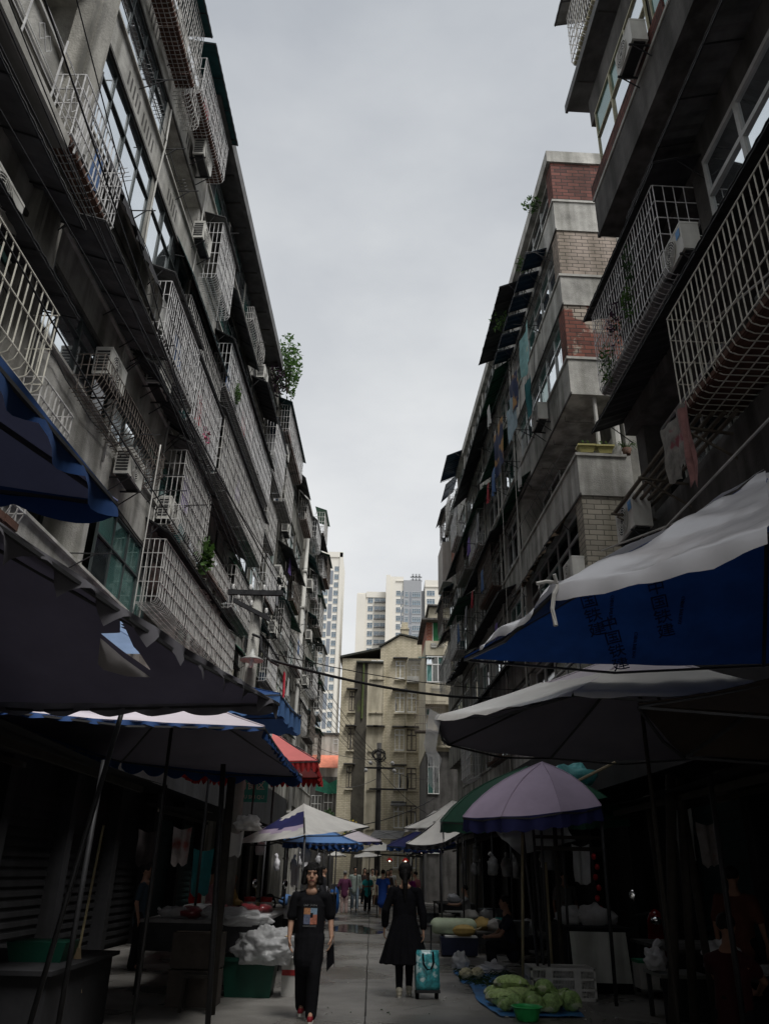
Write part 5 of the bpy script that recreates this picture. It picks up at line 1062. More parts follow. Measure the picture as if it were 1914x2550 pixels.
for i, (u, z, m) in enumerate(((16.9, 10.83, 'left yellow flower trough'), (16.3, 10.83, 'right yellow flower trough'))):
    p = FRC.P(16.25, -.75-.45*i, 10.83); t = thing('flower_trough', m+' on the corner balcony ledge', 'planter', p, group='yellow troughs on the corner balcony'); b = MB(); b.tbox(-.2, .2, -.11, .11, 0, .2, .75); b.box(-.22, .22, -.13, .13, .17, .215); b.build('trough', mat('yellow_plastic', (.40, .36, .13), .5, .15, 4), t, True)
    l = MB(); l.leaves((0, 0, .27), (.17, .1, .1), 40, .04); l.build('leaves', LEAF, t, True)
p = FRC.P(16.25, -1.75, 10.85); t = thing('spider_plant', 'spiky potted plant at the right end of the corner balcony ledge', 'plant', p); b = MB(); rg = random.Random(12)
for k in range(40): a_ = rg.uniform(0, 6.28); L_ = rg.uniform(.2, .38); b.tube([(0, 0, .12), (L_*.5*cos(a_), L_*.5*sin(a_), .12+L_*.7), (L_*cos(a_), L_*sin(a_), .12+L_*rg.uniform(.1, .6))], .012, 3, r2=.003)
b.build('leaves', LEAF, t, True); b = MB(); b.lathe([(.08, 0), (.12, .16), (.1, .15)], 12); b.build('pot', RUST, t, True)
t = thing('washing_bowl', 'red plastic basin stored in the big cream cage on the right', 'basin', FRC.P(7.0, -.25, 7.75)); b = MB(); b.lathe([(.001, 0), (.2, 0), (.28, .2), (.3, .21), (.27, .19)], 18); o_ = b.build('bowl', mat('red_plastic', (.42, .03, .035), .4, .1, 3), t, True); o_.rotation_euler = (rad(75), 0, .4); o_.location = (0, 0, .3)
# ================================================================= PEOPLE
from mathutils.bvhtree import BVHTree
TMP = bpy.data.scenes.new('workbench')
def blob(mb, name, m, parent, vox=.012, it=4, disp=None):
    """join overlapping closed volumes into one continuous smooth surface"""
    o = mb.build(name, m, None); C.objects.unlink(o); TMP.collection.objects.link(o)
    r = o.modifiers.new('r', 'REMESH'); r.mode = 'VOXEL'; r.voxel_size = vox; r.use_smooth_shade = True
    s = o.modifiers.new('s', 'SMOOTH'); s.iterations = it; s.factor = .5
    vl = TMP.view_layers[0]; vl.update()
    me = bpy.data.meshes.new_from_object(o.evaluated_get(vl.depsgraph))
    TMP.collection.objects.unlink(o); C.objects.link(o)
    me.name = name; old = o.data; o.modifiers.clear(); o.data = me; bpy.data.meshes.remove(old)
    if disp:
        nv = len(me.vertices); co = [0.]*(3*nv); no = [0.]*(3*nv)
        me.vertices.foreach_get('co', co); me.vertices.foreach_get('normal', no)
        for i in range(nv):
            d = disp(Vector(co[3*i:3*i+3]))
            for q in (0, 1, 2): co[3*i+q] += no[3*i+q]*d
        me.vertices.foreach_set('co', co); me.update()
    for p in me.polygons: p.use_smooth = True
    if parent is not None: o.parent = parent
    return o
SKIN = mat('skin', (.48, .28, .19), .55, .12, 6, spec=.4)
SKIND = mat('skin_tanned', (.25, .13, .085), .6, .12, 6, spec=.4)
HAIRB = mat('black_hair', (.009, .008, .008), .65, .4, 30, .4, 60, spec=.2)
HAIRG = mat('grey_hair', (.22, .22, .21), .6, .3, 20, .4, 60)
BLK = mat('black_cotton', (.010, .010, .012), .9, .4, 3, .3, 14, spec=.15)
BLK2 = mat('black_wool', (.008, .008, .010), .95, .4, 3, .25, 20, spec=.1)
EYEM = mat('eye_dark', (.01, .008, .006), .3)
LIP = mat('lips', (.24, .085, .07), .5)
def hand(mb, w, d, side, pd, curl=.5, k=1.):
    """palm, four fingers of different lengths and a thumb; w wrist, d direction, side thumb side, pd palm normal"""
    w, d, side, pd = Vector(w), Vector(d).normalized(), Vector(side).normalized(), Vector(pd).normalized()
    for q in (-.024, -.008, .008, .024): mb.caps(w+side*q*.6*k, w+d*.085*k+side*q*k, .016*k, .014*k, 8)
    for i, (q, L_) in enumerate(((.027, .068), (.009, .078), (-.009, .072), (-.027, .055))):
        a = w+d*.088*k+side*q*k; dd = (d+pd*curl*.5).normalized(); b_ = a+dd*L_*.5*k; d2 = (d*(1-curl*.7)+pd*curl*1.1).normalized(); c = b_+d2*L_*.5*k
        mb.caps(a, b_, .0095*k, .0085*k, 8); mb.caps(b_, c, .0085*k, .0075*k, 8)
    t0 = w+d*.03*k+side*.026*k; t1 = t0+(d*.6+side*.7+pd*.3).normalized()*.04*k; mb.caps(t0, t1, .013*k, .0105*k, 8); mb.caps(t1, t1+(d*.9+side*.1+pd*.45).normalized()*.032*k, .0105*k, .0085*k, 8)
def head_prims(mb, c, k, face):
    """skull, jaw, nose, chin and ears; face is the direction looked at"""
    c = Vector(c); f = Vector(face).normalized(); s = f.cross(Vector((0, 0, 1))).normalized(); u = Vector((0, 0, 1))
    mb.ball(c+u*.02*k, (.074*k, .074*k, .09*k), 16, 12); mb.ball(c-f*.02*k+u*.025*k, (.074*k, .074*k, .082*k), 16, 12)
    mb.ball(c+f*.03*k-u*.045*k, (.055*k, .055*k, .06*k), 14, 10); mb.ball(c+f*.052*k-u*.088*k, (.03*k, .03*k, .024*k), 10, 8)
    mb.caps(c+f*.076*k+u*.018*k, c+f*.094*k-u*.018*k, .009*k, .014*k, 8); mb.ball(c+f*.082*k-u*.02*k, (.02*k, .014*k, .011*k), 8, 6)
    for q in (-1, 1):
        mb.ball(c+s*q*.076*k-f*.008*k, (.013*k, .02*k, .03*k), 8, 6); mb.ball(c+s*q*.04*k+f*.05*k-u*.02*k, (.024*k, .024*k, .026*k), 8, 6)
    mb.caps(c+f*.076*k+u*.032*k+s*.035*k, c+f*.076*k+u*.032*k-s*.035*k, .012*k, .012*k, 8)
def face_bits(t, c, k, face):
    c = Vector(c); f = Vector(face).normalized(); s = f.cross(Vector((0, 0, 1))).normalized(); u = Vector((0, 0, 1))
    for q in (-1, 1):
        e_ = MB(); p = c+f*.077*k+s*q*.031*k+u*.012*k; e_.ball(p, (.012*k, .012*k if abs(f.y) < .5 else .006*k, .004*k), 10, 6); e_.build('eye', EYEM, t, True)
        b = MB(); b.tube([c+f*.083*k+s*q*.014*k+u*.034*k, c+f*.084*k+s*q*.032*k+u*.039*k, c+f*.074*k+s*q*.052*k+u*.034*k], .0022*k, 5); b.build('eyebrow', HAIRB, t, True)
    b = MB(); m0 = c+f*.086*k-u*.056*k; b.tube([m0-s*.024*k-f*.008*k, m0-s*.008*k+u*.002*k, m0+s*.008*k+u*.002*k, m0+s*.024*k-f*.008*k], .0055*k, 6); b.build('mouth', LIP, t, True)
def person(label, loc, rz, h, legs, arms, skin=SKIN, top=None, bottom=None, hair=HAIRB, hairstyle='bob', shoes=None, hi=False, dress=None, sleeves=.5, lean=(0, 0), headturn=0., skirt=None, pelvis=None, extra=None, bare=False, hs=1., tunic=0.):
    """built facing local -y; legs: two (hip, knee, ankle); arms: two (shoulder, elbow, wrist, finger direction), in metres for a 1.6 m figure"""
    t = thing('person', label, 'person', loc, rz); k = h/1.6; vox = .0065 if hi else .016; V_ = lambda p: Vector(p)*k
    body = MB(); pel = V_(pelvis or (0, 0, .86)); ch = pel+V_((lean[0], lean[1], .37)); neck = ch+V_((lean[0]*.2, lean[1]*.2, .13)); hd = neck+V_((lean[0]*.1, lean[1]*.2-.015, .155))
    face = Vector((sin(headturn), -cos(headturn), 0))
    body.caps(pel, ch-V_((0, 0, .05)), .125*k, .13*k, 14, (1.05, .72)); body.caps(ch-V_((0, 0, .04)), ch+V_((0, 0, .03)), .125*k, .085*k, 14, (1.1, .7)); body.ball(ch+V_((0, -.045, .098)), (.072*k, .045*k, .05*k), 12, 8); body.ball(ch+V_((0, .03, .10)), (.085*k, .045*k, .045*k), 12, 8); body.caps(ch+V_((0, 0, .05)), neck+V_((0, 0, .05)), .062*k, .052*k, 12)
    body.caps(neck, hd, .05*k, .05*k, 12); head_prims(body, hd, k*hs, face)
    for sh_, el, wr, fd in arms:
        s_, e_, w_ = V_(sh_), V_(el), V_(wr); body.caps(ch+V_((.03*(1 if s_.x > 0 else -1), 0, .05)), s_-V_((.01*(1 if s_.x > 0 else -1), 0, .02)), .045*k, .048*k, 12); body.caps(s_, e_, .045*k, .037*k, 12); body.caps(e_, w_, .038*k, .026*k, 12)
        d = Vector(fd[0] if hasattr(fd[0], '__len__') else fd).normalized(); inn = Vector((-1 if s_.x > 0 else 1, 0, 0))
        th = Vector((0, -1, 0)) if abs(d.z) > .6 else Vector((0, 0, 1))
        if hi: hand(body, w_, d, th, inn, .55, k)
        else: body.caps(w_, w_+d*.08*k, .03*k, .03*k, 8, (1, .6)); body.caps(w_+d*.08*k, w_+d*.15*k+inn*.02*k, .026*k, .015*k, 8, (1, .6)); body.caps(w_+d*.03*k, w_+d*.08*k+th*.05*k, .014*k, .011*k, 6)
    for hp, kn, an in legs:
        a, b_, c = V_(hp), V_(kn), V_(an); body.caps(a, b_, .082*k, .056*k, 12); body.caps(b_, c, .054*k, .036*k, 12); body.caps(c, c+V_((0, -.12, -.035)), .036*k, .03*k, 10, (1, .8))
    blob(body, 'body', skin, t, vox)
    if hi or bare: face_bits(t, hd, k*hs, face)
    s = MB()
    if top:
        s.caps(pel-V_((0, 0, .03)), ch-V_((0, 0, .05)), .158*k, .15*k, 16, (1.08, .76)); s.caps(ch-V_((0, 0, .06)), ch+V_((0, 0, .045)), .148*k, .09*k, 16, (1.15, .76))
        if not dress and not skirt: s.caps(pel-V_((0, 0, .13+tunic)), pel, .162*k, .16*k, 16, (1.08, .78))
        for sh_, el, wr, fd in arms:
            s_, e_, w_ = V_(sh_), V_(el), V_(wr); s.caps(ch+V_((.045*(1 if s_.x > 0 else -1), 0, .062)), s_-V_((.012*(1 if s_.x > 0 else -1), 0, .008)), .056*k, .058*k, 12)
            if sleeves <= 1: s.caps(s_-V_((0, 0, .003)), s_.lerp(e_, sleeves), .060*k, .063*k, 12)
            else: s.caps(s_, e_, .060*k, .054*k, 12); s.caps(e_, e_.lerp(w_, sleeves-1), .058*k, .052*k, 12)
        if dress:
            hem, rr = dress; n = 7
            for i in range(n):
                z0, z1 = pel.z+.12*k-(pel.z+.12*k-hem)*i/n, pel.z+.12*k-(pel.z+.12*k-hem)*(i+1)/n; f0, f1 = i/n, (i+1)/n
                r0 = .15*k+(rr-.15*k)*f0; r1 = .15*k+(rr-.15*k)*f1; m_ = 22; vs = []
                for (z, r) in ((z0, r0), (z1, r1)): vs += [(pel.x+r*cos(2*PI*j/m_), pel.y+.8*r*sin(2*PI*j/m_), z) for j in range(m_)]
                s.add(vs, [(j, j+m_, (j+1) % m_+m_, (j+1) % m_) for j in range(m_)]+[tuple(range(m_)), tuple(range(2*m_-1, m_-1, -1))], 0, True)
        def fold(co): return .006*noise.noise(Vector((co.x*9, co.y*9, co.z*4)))*k+((.010*sin(14*math.atan2(co.y, co.x)+3*noise.noise(Vector((0, 0, co.z*2))))*max(0, min(1, (pel.z-co.z)/.5))) if dress else 0)
        # cut a neckline by leaving the collar zone to the body
        topo = blob(s, 'dress' if dress else 'shirt', top, t, vox*1.3, 3, fold)
    if bottom or skirt:
        s = MB()
        if skirt:
            s.caps(pel-V_((0, 0, .02)), pel-V_((0, 0, skirt)), .15*k, .19*k, 16, (1.05, .8))
        else:
            s.caps(pel-V_((0, 0, .1)), pel+V_((0, 0, .05)), .142*k, .14*k, 16, (1.08, .8))
            for hp, kn, an in legs:
                a, b_, c = V_(hp), V_(kn), V_(an); s.caps(a, b_, .098*k, .078*k, 14); s.caps(b_, c+V_((0, 0, -.01)), .078*k, .072*k, 14)
        blob(s, 'skirt' if skirt else 'trousers', bottom or top, t, vox*1.4, 3, lambda co: .006*noise.noise(Vector((co.x*10, co.y*10, co.z*5)))*k)
    for i, (hp, kn, an) in enumerate(legs):
        if shoes:
            c = V_(an); s = MB(); s.caps(c+V_((0, .02, -.04)), c+V_((0, -.14, -.05)), .042*k, .036*k, 12, (1, .9)); s.caps(c+V_((0, .02, .0)), c+V_((0, -.03, -.03)), .046*k, .04*k, 10)
            so_ = blob(s, 'shoe', shoes[0], t, vox, 2)
            if len(shoes) > 1:
                q = MB(); zb = c.z-.095*k; n = 14; ring = [(c.x+.044*k*cos(2*PI*j/n)*(1 if sin(2*PI*j/n) > 0 else .9), c.y-.06*k+.125*k*sin(2*PI*j/n)) for j in range(n)]
                q.add([(x, y, zb) for x, y in ring]+[(x*.97+c.x*.03, y, zb+.028*k) for x, y in ring], [tuple(range(n-1, -1, -1)), tuple(range(n, 2*n))]+[(j, (j+1) % n, n+(j+1) % n, n+j) for j in range(n)]); q.build('sole', shoes[1], so_, True)
    if hair:
        k_ = k; k = k*hs; s = MB(); u = Vector((0, 0, 1)); f = face; sd_ = f.cross(u).normalized()
        s.ball(hd+u*.038*k-f*.016*k, (.088*k, .088*k, .088*k), 16, 12)
        if hairstyle == 'bob':
            for q in range(9):
                a_ = rad(62+q*(236/8)); dv = f*cos(a_)+sd_*sin(a_); s.caps(hd+dv*.072*k+u*.05*k, hd+dv*.092*k-u*.075*k, .032*k, .024*k, 8)
            for q in (-3, -2, -1, 0, 1, 2, 3): s.caps(hd+f*.055*k+sd_*q*.013*k+u*.105*k, hd+f*(.082-.0016*q*q)*k+sd_*q*.019*k+u*(.047-.003*(q % 2))*k, .016*k, .010*k, 8)
        if hairstyle == 'ponytail':
            s.ball(hd-f*.03*k-u*.01*k, (.082*k, .082*k, .09*k), 14, 10); s.caps(hd-f*.085*k+u*.0*k, hd-f*.11*k-u*.13*k, .034*k, .036*k, 10); s.caps(hd-f*.11*k-u*.13*k, hd-f*.12*k-u*.33*k, .036*k, .012*k, 10)
        if hairstyle == 'bun': s.ball(hd-f*.08*k+u*.05*k, .045*k, 10, 8)
        if hairstyle == 'long':
            for q in range(7): a_ = rad(75+q*35); dv = f*cos(a_)+sd_*sin(a_); s.caps(hd+dv*.075*k+u*.04*k, hd+dv*.085*k-u*.2*k, .03*k, .022*k, 8)
        # keep the face clear: push hair back off the face
        blob(s, 'hair', hair, t, vox*1.1, 2, lambda co: .004*noise.noise(co*28)*k)
        k = k_
    t['_hd'] = 0; del t['_hd']
    return t, hd, k
def walk(fr=.16, bk=.2): return [((-.085, 0, .84), (-.09, .03, .47), (-.085, bk, .10)), ((.085, 0, .84), (.09, -.10, .48), (.085, -fr, .085))]
STAND = [((-.085, 0, .84), (-.09, -.01, .47), (-.095, .02, .085)), ((.085, 0, .84), (.09, -.01, .47), (.095, .02, .085))]
DOWN = [((-.19, 0, 1.28), (-.25, .03, 1.02), (-.27, -.04, .80), (.1, -.1, -1)), ((.19, 0, 1.28), (.25, .03, 1.02), (.27, -.05, .80), (-.1, -.1, -1))]
def seat(z=.42): return [((-.09, 0, z+.02), (-.11, -.40, z+.04), (-.11, -.38, .085)), ((.09, 0, z+.02), (.11, -.40, z+.04), (.11, -.36, .085))]
RED = mat('crimson_shoe', (.22, .012, .02), .6, .2, 6)
WSH = mat('cream_shoe', (.52, .48, .38), .6, .2, 6)
WSOLE = mat('white_sole', (.62, .60, .55), .6)
# --- woman in black walking towards the camera
arms1 = [((-.185, 0, 1.275), (-.232, .035, 1.03), (-.235, -.03, .83), (.12, -.12, -1)), ((.185, 0, 1.275), (.24, .035, 1.04), (.262, -.04, .85), (-.1, -.2, -1))]
t1, hd1, k1 = person('woman in black T-shirt with coloured square print walking towards the camera', (-.79, 10.75, 0), 0, 1.63, [((-.085, 0, .84), (-.08, .06, .48), (-.07, .25, .12)), ((.085, 0, .84), (.08, -.06, .47), (.065, -.06, .085))], arms1, top=BLK, bottom=BLK, shoes=(RED, WSOLE), hi=True, sleeves=.85, hairstyle='bob', hs=1.17, tunic=.12)
sh = [c for c in t1.children if c.name.startswith('shirt')][0]
bv = BVHTree.FromPolygons([v.co.copy() for v in sh.data.vertices], [tuple(p.vertices) for p in sh.data.polygons])
def patch(x0, x1, z0, z1, name, mats, pick, n=10):
    b = MB(); vs = []
    for i in range(n+1):
        for j in range(n+1):
            x, z = x0+(x1-x0)*j/n, z0+(z1-z0)*i/n; hit = bv.ray_cast(Vector((x, -1, z)), Vector((0, 1, 0)))[0]; vs.append(Vector((x, (hit.y if hit else -.12)-.004, z)))
    for i in range(n):
        for j in range(n):
            b.add([vs[i*(n+1)+j], vs[i*(n+1)+j+1], vs[(i+1)*(n+1)+j+1], vs[(i+1)*(n+1)+j]], [(0, 1, 2, 3)], pick(i/n, j/n), True)
    return b.build(name, mats, t1, True)
PM = [mat('print_orange', (.50, .24, .12), .8, .4, 40), mat('print_blue', (.22, .32, .42), .8, .4, 40), mat('print_slate', (.13, .15, .22), .8, .5, 40), mat('print_coral', (.45, .17, .11), .8, .4, 40), BLK]
patch(-.075, .085, 1.0, 1.175, 'shirt_print', PM, lambda a, b_: 4 if (abs(a-.52) < .16 and abs(b_-.55) < .11) else ((0 if b_ < .5 else 1) if a > .5 else (2 if b_ < .5 else 3)))
b = MB(); rg = random.Random(8)
for q in range(9):
    x = -.072+.018*q; pts = []
    for j in range(4):
        xx, z = x+rg.uniform(-.006, .008), 1.19+rg.uniform(0, .028); hit = bv.ray_cast(Vector((xx, -1, z)), Vector((0, 1, 0)))[0]; pts.append((xx, hit.y-.005, z))
    b.tube(pts, .0022, 4)
for z in (.985, .975):
    pts = [(x/100, bv.ray_cast(Vector((x/100, -1, z)), Vector((0, 1, 0)))[0].y-.005, z) for x in range(-8, 9, 2)]; b.tube(pts, .0016, 4)
b.build('shirt_lettering', mat('grey_print', (.30, .30, .30), .8), t1, True)
b = MB(); b.tube([(-.267+.031*cos(a*.7), -.025+.031*sin(a*.7), .862+.004*sin(a)) for a in range(10)], .004, 5); b.build('bracelet', mat('gold', (.6, .38, .12), .3, metal=.9), t1, True)
t = thing('purse', 'flat black purse swinging from the hand of the woman in the printed T-shirt', 'purse', (-.535, 10.70, .50))
b = MB(); b.hexa([(-.03, -.01, 0), (.06, -.012, .10), (.06, .012, .10), (-.03, .01, 0), (-.035, -.008, .21), (.045, -.008, .31), (.045, .008, .31), (-.035, .008, .21)]); b.build('pouch', BLK2, t, True)
b = MB(); b.tube([(.045, 0, .30), (.04, .0, .36), (.05, -.02, .42)], .004, 4); b.build('strap', SKIND, t, True); b = MB(); b.tube([(.06, 0, .10), (.062, 0, .05)], .005, 4); b.build('tassel', BLK, t, True)
# --- woman in the long black dress seen from behind, pulling a trolley bag
arms2 = [((-.18, 0, 1.27), (-.25, .05, 1.02), (-.255, .07, .80), (-.05, .15, -1)), ((.18, 0, 1.27), (.265, .04, 1.03), (.275, -.02, .82), (.1, -.25, -1))]
t2, hd2, k2 = person('woman in long black dress with ponytail seen from behind pulling a teal trolley bag', (.43, 12.85, 0), PI, 1.68, [((-.075, 0, .84), (-.07, -.03, .47), (-.07, -.12, .085)), ((.075, 0, .84), (.07, .03, .47), (.07, .10, .085))], arms2, top=BLK2, shoes=(WSH, WSOLE), hi=True, sleeves=1.82, dress=(.41, .36), hairstyle='ponytail', hs=1.1)
lg = MB()
for (hp, kn, an) in [((-.075, 0, .84), (-.07, -.03, .47), (-.07, -.12, .085)), ((.075, 0, .84), (.07, .03, .47), (.07, .10, .085))]: lg.caps(Vector(kn)*k2, (Vector(an)+Vector((0, 0, .02)))*k2, .062*k2, .044*k2, 14)
lg.build('stockings', BLK, t2, True)
b = MB(); b.tube([(.26*k2, .07*k2, .70*k2), (.262*k2, .09*k2, .80*k2)], .008, 6); tag(b.build('phone', WSOLE, None), None)
ph = [o for o in C.objects if o.name == 'phone'][0]; ph.location = (.43, 12.85, 0); ph.rotation_euler = (0, 0, PI); tag(ph, 'pale slim phone held in the left hand of the woman in the black dress', 'phone')
tb = thing('trolley_bag', 'teal and white patterned two-wheeled shopping trolley bag with black handles', 'trolley', (.75, 12.66, 0)); TB = mat('teal_marbled_vinyl', (.06, .34, .37), .3, .7, 20, .6, 9, col2=(.60, .78, .78), thr=.54, spec=.6)
b = MB(); n = 10; vs = []
prof = [(.145, .075, .10), (.15, .085, .14), (.15, .09, .25), (.152, .09, .38), (.148, .075, .48), (.15, .05, .54)]
for a_, d_, z in prof:
    for j in range(16): an = 2*PI*(j+.5)/16; cx_, cy_ = cos(an), sin(an); q = max(abs(cx_), abs(cy_)); x_, y_ = a_*cx_/q, d_*cy_/q; vs.append((x_*(1+.03*noise.noise(Vector((x_*9, z*9, 1)))), y_*(1+.2*noise.noise(Vector((x_*8, z*8, 5)))), z))
b.add(vs, [(i*16+j, i*16+(j+1) % 16, (i+1)*16+(j+1) % 16, (i+1)*16+j) for i in range(len(prof)-1) for j in range(16)]+[tuple(range(15, -1, -1)), tuple(80+j for j in range(16))], 0, True); b.build('bag', TB, tb, True)
b = MB(); b.box(-.15, .15, -.08, .09, .065, .10); b.tube([(-.075, .08, .1), (-.075, .085, .6), (-.09, .05, .82)], .011, 6, 0); b.tube([(.075, .08, .1), (.075, .085, .6), (.075, .05, .82)], .011, 6); b.tube([(-.10, .05, .82), (.085, .05, .82)], .014, 8); b.build('frame', DARKM, tb, True)
for x in (-.13, .12):
    b = MB(); b.tube([(x-.018, .02, .045), (x+.018, .02, .045)], .045, 14, smooth=True); b.build('wheel', BLK, tb, True)
b = MB()
for y in (-.095, .02): b.tube([(-.07, y, .5), (-.065, y-.02, .38), (-.02, y-.025, .32), (.03, y-.025, .33), (.065, y-.02, .4), (.06, y, .52)], .012, 6)
b.build('carry_handle', BLK, tb, True)
tb.scale = (1.1, 1.1, 1.1); tb.rotation_euler = (rad(-5), 0, rad(8))
# --- the crowd further down the street
fl_ = mat('flowered_trousers', (.48, .35, .32), .85, .4, 9, col2=(.12, .05, .06), thr=.55)
arms_f = [((-.18, 0, 1.27), (-.26, -.02, 1.05), (-.16, -.2, 1.02), (.8, -.5, 0)), ((.18, 0, 1.27), (.27, .02, 1.03), (.30, -.12, .84), (0, -.3, -1))]
P_ = lambda *a, **k: person(*a, **k)
P_('elderly woman in dark purple blouse and flowered trousers holding a walking stick', (-1.28, 35.5, 0), PI, 1.55, STAND, arms_f, top=mat('plum_blouse', (.13, .035, .085), .85, .3, 5), bottom=fl_, hair=HAIRG, hairstyle='bun', sleeves=1.8, shoes=(WSH,))
b = MB(); b.tube([(-.98, 35.4, 0), (-.98, 35.45, .9)], .014, 6); b.tube([(-.98, 35.45, .9), (-1.06, 35.45, .92)], .014, 6); tag(b.build('walking_stick', DARKM), 'thin walking stick of the woman in the purple blouse', 'stick')
P_('young woman in grey-green sweater and pale jeans walking towards the camera', (-.93, 38.2, 0), .1, 1.72, walk(), DOWN, top=mat('sage_sweater', (.34, .40, .36), .9, .2, 4), bottom=mat('pale_jeans', (.28, .36, .43), .85, .25, 5), sleeves=1.9, shoes=(WSH,), bare=True, hairstyle='bun')
P_('boy in teal T-shirt and dark trousers holding his hands together', (-.36, 38.0, 0), 0, 1.5, STAND, [((-.17, 0, 1.27), (-.24, .0, 1.04), (-.05, -.2, 1.03), (.9, -.2, 0)), ((.17, 0, 1.27), (.24, 0, 1.04), (.05, -.2, 1.05), (-.9, -.2, 0))], skin=SKIND, top=mat('teal_tee', (.03, .42, .43), .85, .2, 4), bottom=mat('dark_trousers', (.015, .016, .02), .9), shoes=(mat('brown_shoe', (.05, .03, .02), .6),), bare=True, hairstyle='short')
P_('woman in pale flowered dress walking beside the centre joint', (.03, 43.0, 0), .2, 1.66, walk(), DOWN, top=mat('flowered_dress', (.55, .52, .40), .85, .3, 9, col2=(.14, .15, .10), thr=.56), dress=(.5, .24), shoes=(WSH,), hairstyle='long', sleeves=.6, bare=True)
P_('person in royal blue top and black shorts seen from behind', (.26, 33.0, 0), PI, 1.62, walk(.1, .1), DOWN, top=mat('royal_blue_top', (.02, .075, .34), .85, .2, 4), bottom=None, skirt=.35, shoes=(WSH,), hairstyle='short')
P_('woman in magenta jacket with grey cropped hair seen from behind', (1.20, 31.5, 0), PI+.3, 1.56, STAND, DOWN, top=mat('magenta_jacket', (.45, .03, .30), .8, .2, 4), bottom=BLK, hair=HAIRG, hairstyle='short', sleeves=1.85, shoes=(BLK,))
P_('person in white shirt half hidden in the far crowd', (-.2, 44.5, 0), .2, 1.68, STAND, DOWN, top=mat('white_shirt', (.50, .49, .46), .85, .15, 4), bottom=BLK, sleeves=.7, hairstyle='short')
P_('dark haired figure at the back of the crowd behind the boy in teal', (-.62, 46, 0), .2, 1.7, STAND, DOWN, top=mat('brown_top', (.06, .04, .035), .9), bottom=BLK, hairstyle='long', sleeves=1.8)
P_('figure in dark clothes behind the person in royal blue', (.55, 41, 0), .0, 1.62, STAND, DOWN, top=MATS['brown_top'], bottom=BLK, hairstyle='long', sleeves=1.8)
# --- vendors
seat_arms = [((-.18, -.02, .86), (-.22, -.22, .70), (-.08, -.42, .58), (.9, -.4, -.1)), ((.18, -.02, .86), (.22, -.22, .70), (.06, -.44, .58), (-.9, -.4, -.1))]
P_('seated man in dark clothes resting his arms on his knees beside the vegetables', (2.52, 16.2, 0), -PI/2, 1.66, seat(.36), [((-.18, -.06, .80), (-.2, -.26, .56), (-.06, -.46, .52), (.9, -.4, -.1)), ((.18, -.06, .80), (.2, -.26, .56), (.04, -.48, .53), (-.9, -.4, -.1))], skin=SKIND, top=mat('navy_polo', (.012, .014, .025), .9), bottom=BLK, pelvis=(0, 0, .42), lean=(0, -.08), hairstyle='short', shoes=(BLK,))
P_('seated vendor in white shirt with white trainers on the right side of the street', (2.65, 25.2, 0), -PI/2-.2, 1.64, seat(.42), [((-.18, -.03, .88), (-.22, -.24, .74), (-.1, -.46, .74), (.5, -.8, 0)), ((.18, -.03, .88), (.22, -.24, .74), (.1, -.46, .74), (-.5, -.8, 0))], top=mat('grey_white_shirt', (.30, .30, .30), .85), bottom=BLK, pelvis=(0, 0, .48), lean=(0, -.04), shoes=(WSOLE,), hairstyle='short')
P_('vendor in pink blouse with a hand at her face behind the meat stall', (-3.08, 16.4, 0), PI/2+.3, 1.58, STAND, [((-.18, 0, 1.27), (-.22, -.1, 1.04), (-.05, -.2, 1.25), (.2, .1, 1)), ((.18, 0, 1.27), (.23, -.1, 1.06), (.08, -.22, 1.2), (-.1, .1, 1))], top=mat('dusty_pink_blouse', (.34, .17, .19), .85, .2, 4), bottom=BLK, hairstyle='bun', sleeves=1.9, skin=SKIND)
P_('vendor in mustard yellow jacket next to the pink blouse', (-2.92, 17.6, 0), PI/2, 1.5, STAND, [((-.18, 0, 1.27), (-.22, -.1, 1.04), (.0, -.22, 1.02), (.9, -.2, 0)), ((.18, 0, 1.27), (.22, -.1, 1.04), (-.02, -.24, 1.02), (-.9, -.2, 0))], top=mat('mustard_jacket', (.46, .34, .12), .85, .2, 4), bottom=BLK, hairstyle='long', sleeves=1.9, skin=SKIND)
P_('person in red hooded top behind the pink bloused vendor', (-3.55, 17.2, 0), PI/2, 1.62, STAND, DOWN, top=mat('scarlet_top', (.33, .012, .015), .85, .2, 4), bottom=BLK, hair=MATS['scarlet_top'], hairstyle='long', sleeves=1.8, skin=SKIND)
P_('dim figure in dark blue deep inside the left stalls', (-4.05, 15.2, 0), PI/2, 1.6, STAND, DOWN, top=mat('slate_shirt', (.03, .045, .06), .9), bottom=BLK, hairstyle='short', sleeves=.7, skin=SKIND)
P_('man in faded orange shirt standing with his back turned at the right stalls', (4.55, 11.0, 0), PI-.6, 1.72, STAND, DOWN, top=mat('rust_orange_shirt', (.085, .028, .018), .85, .25, 4), bottom=BLK, hairstyle='short', sleeves=.8, skin=SKIND)
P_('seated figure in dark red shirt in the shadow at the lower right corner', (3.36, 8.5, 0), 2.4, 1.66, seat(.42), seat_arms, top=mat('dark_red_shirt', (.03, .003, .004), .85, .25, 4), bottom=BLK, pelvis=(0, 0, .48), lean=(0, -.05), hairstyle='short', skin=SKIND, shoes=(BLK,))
P_('man in grey shirt standing deep behind the right-hand stall poles', (4.25, 19.5, 0), .2, 1.66, STAND, DOWN, top=mat('dull_grey_shirt', (.13, .13, .13), .9), bottom=BLK, hairstyle='short', sleeves=.7, skin=SKIND)

